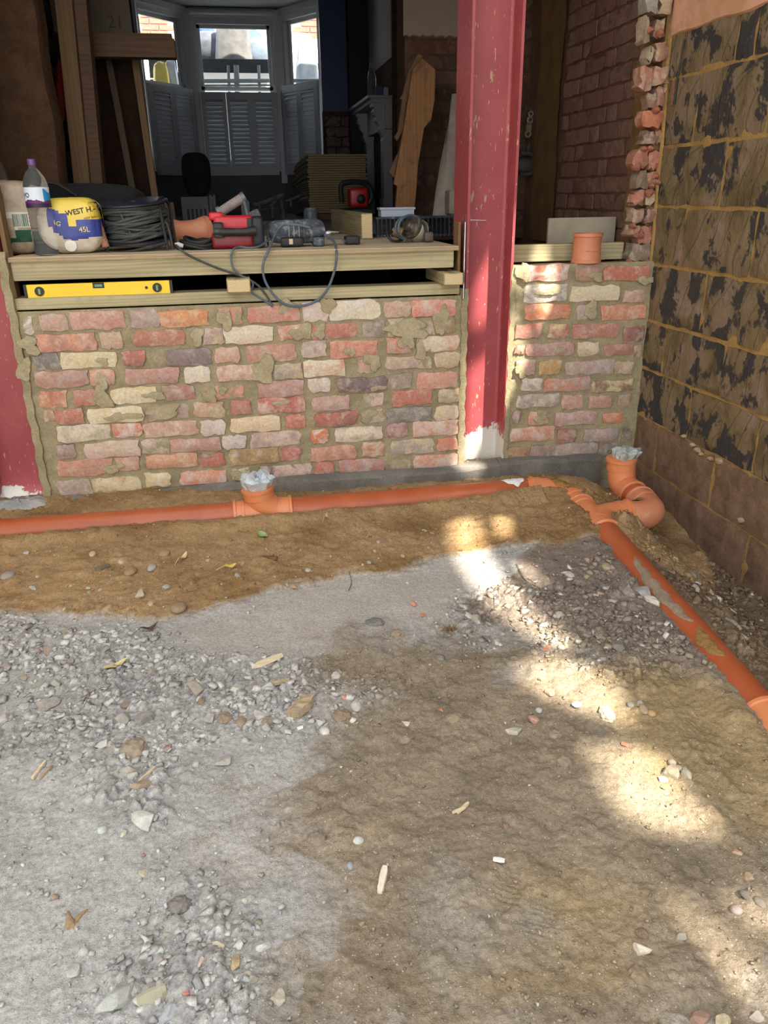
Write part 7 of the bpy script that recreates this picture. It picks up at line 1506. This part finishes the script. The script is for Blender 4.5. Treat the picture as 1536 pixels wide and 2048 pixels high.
for k in range(12):
    c_ = A+(B-A)*k/11; r = .225*(1-.22*k/11); rg.append([(c_[0]+r*math.cos(t_)*(1+.06*math.sin(7*t_)), 11.3+.6*r*math.sin(t_), c_[2]) for t_ in np.linspace(0, 2*math.pi, 40, endpoint=False)])
o = tag(MB().loft(rg).build('wrapped_bundle', SK('wrapped_cloth', (98, 94, 94), (124, 120, 116)), smooth=True, loc=tuple(A)), 'tall wrapped bundle standing outside the middle window', 'bundle')
def slab(p4, Y, th, m_, name, label, cat='board'): o = plank(p4, Y, th, m_, label, name); o['category'] = cat; return o
slab([(494, 40), (530, 78), (530, 126), (497, 126)], 11.9, .04, SK('blue_board', (96, 116, 160), (112, 132, 176)), 'blue_board', 'blue board leaning outside at the right of the bundle')
slab([(412, 40), (428, 60), (442, 130), (432, 130), (424, 64), (408, 44)], 12.2, .04, SK('scaffold_grey', (92, 98, 108), (110, 116, 126)), 'slanting_pole', 'short slanting bar against the bright sky outside', 'bar')
timber('scaffold_board', (onY(388, 130, 11.0)[0], 10.95, onY(460, 147, 11.0)[2]), (onY(540, 130, 11.0)[0], 12.5, onY(460, 119, 11.0)[2]), SK('dark_board', (46, 48, 54), (62, 64, 70)), 'dark scaffold deck carrying the sacks outside the bay', 'scaffold board')
for k, (py, r, lb) in enumerate(((163, .024, 'upper horizontal scaffold tube outside the bay'), (172, .012, 'lower thin horizontal rail outside the bay'))):
    A = onY(300, py, 10.9); B = onY(640, py-2, 10.9); tag(MB().tube([A, B], r, 10).build('scaffold_tube', SK('galvanised', (110, 118, 120), (130, 138, 140)), smooth=True, loc=tuple(A)), lb, 'scaffold tube')
for px, r in ((457, .018), (473, .034), (518, .02)): A = onY(px, 300, 10.92); B = onY(px, 140, 10.92); tag(MB().tube([(A[0], 10.92, .6), (B[0], 10.92, B[2]+.05)], r, 10).build('scaffold_pole', SK('galvanised', (110, 118, 120), (130, 138, 140)), smooth=True, loc=(A[0], 10.92, .6)), {457: 'thin upright scaffold pole outside the middle window', 473: 'thick upright scaffold pole outside the middle window', 518: 'upright scaffold pole near the right of the middle window'}[px], 'scaffold pole')
slab([(296, 112), (352, 118), (356, 152), (300, 156)], 10.86, .05, SK('dark_board2', (70, 74, 82), (86, 90, 98)), 'dark_hoarding', 'dark boards outside the left angled window')
tag(MB().box((-2.2, 10.45, .6), (-.42, 10.9, 1.499)).build('garden_wall', SK('garden_wall', (120, 112, 104), (140, 132, 122))), 'low wall outside the left angled window carrying two bags', 'garden wall')
lump(322, 142, 26, 24, 10.6, SK('yellow_sack', (206, 184, 90), (226, 206, 120)), 'yellow_sack', 'small yellow bag outside the left angled window', 'bag', sd=8, base=1.5, e1=.5, dep=1)
lump(342, 140, 22, 26, 10.7, SK('white_blue_sack', (170, 180, 196), (196, 204, 214)), 'white_sack', 'white bag beside the small yellow bag outside', 'bag', sd=9, base=1.5, e1=.5, dep=1)
lump(614, 138, 40, 96, 11.3, SK('translucent_sack', (150, 156, 164), (184, 190, 196)), 'builders_sack', 'tall pale sack outside the right angled window', sd=10, e1=.6, base=.6)
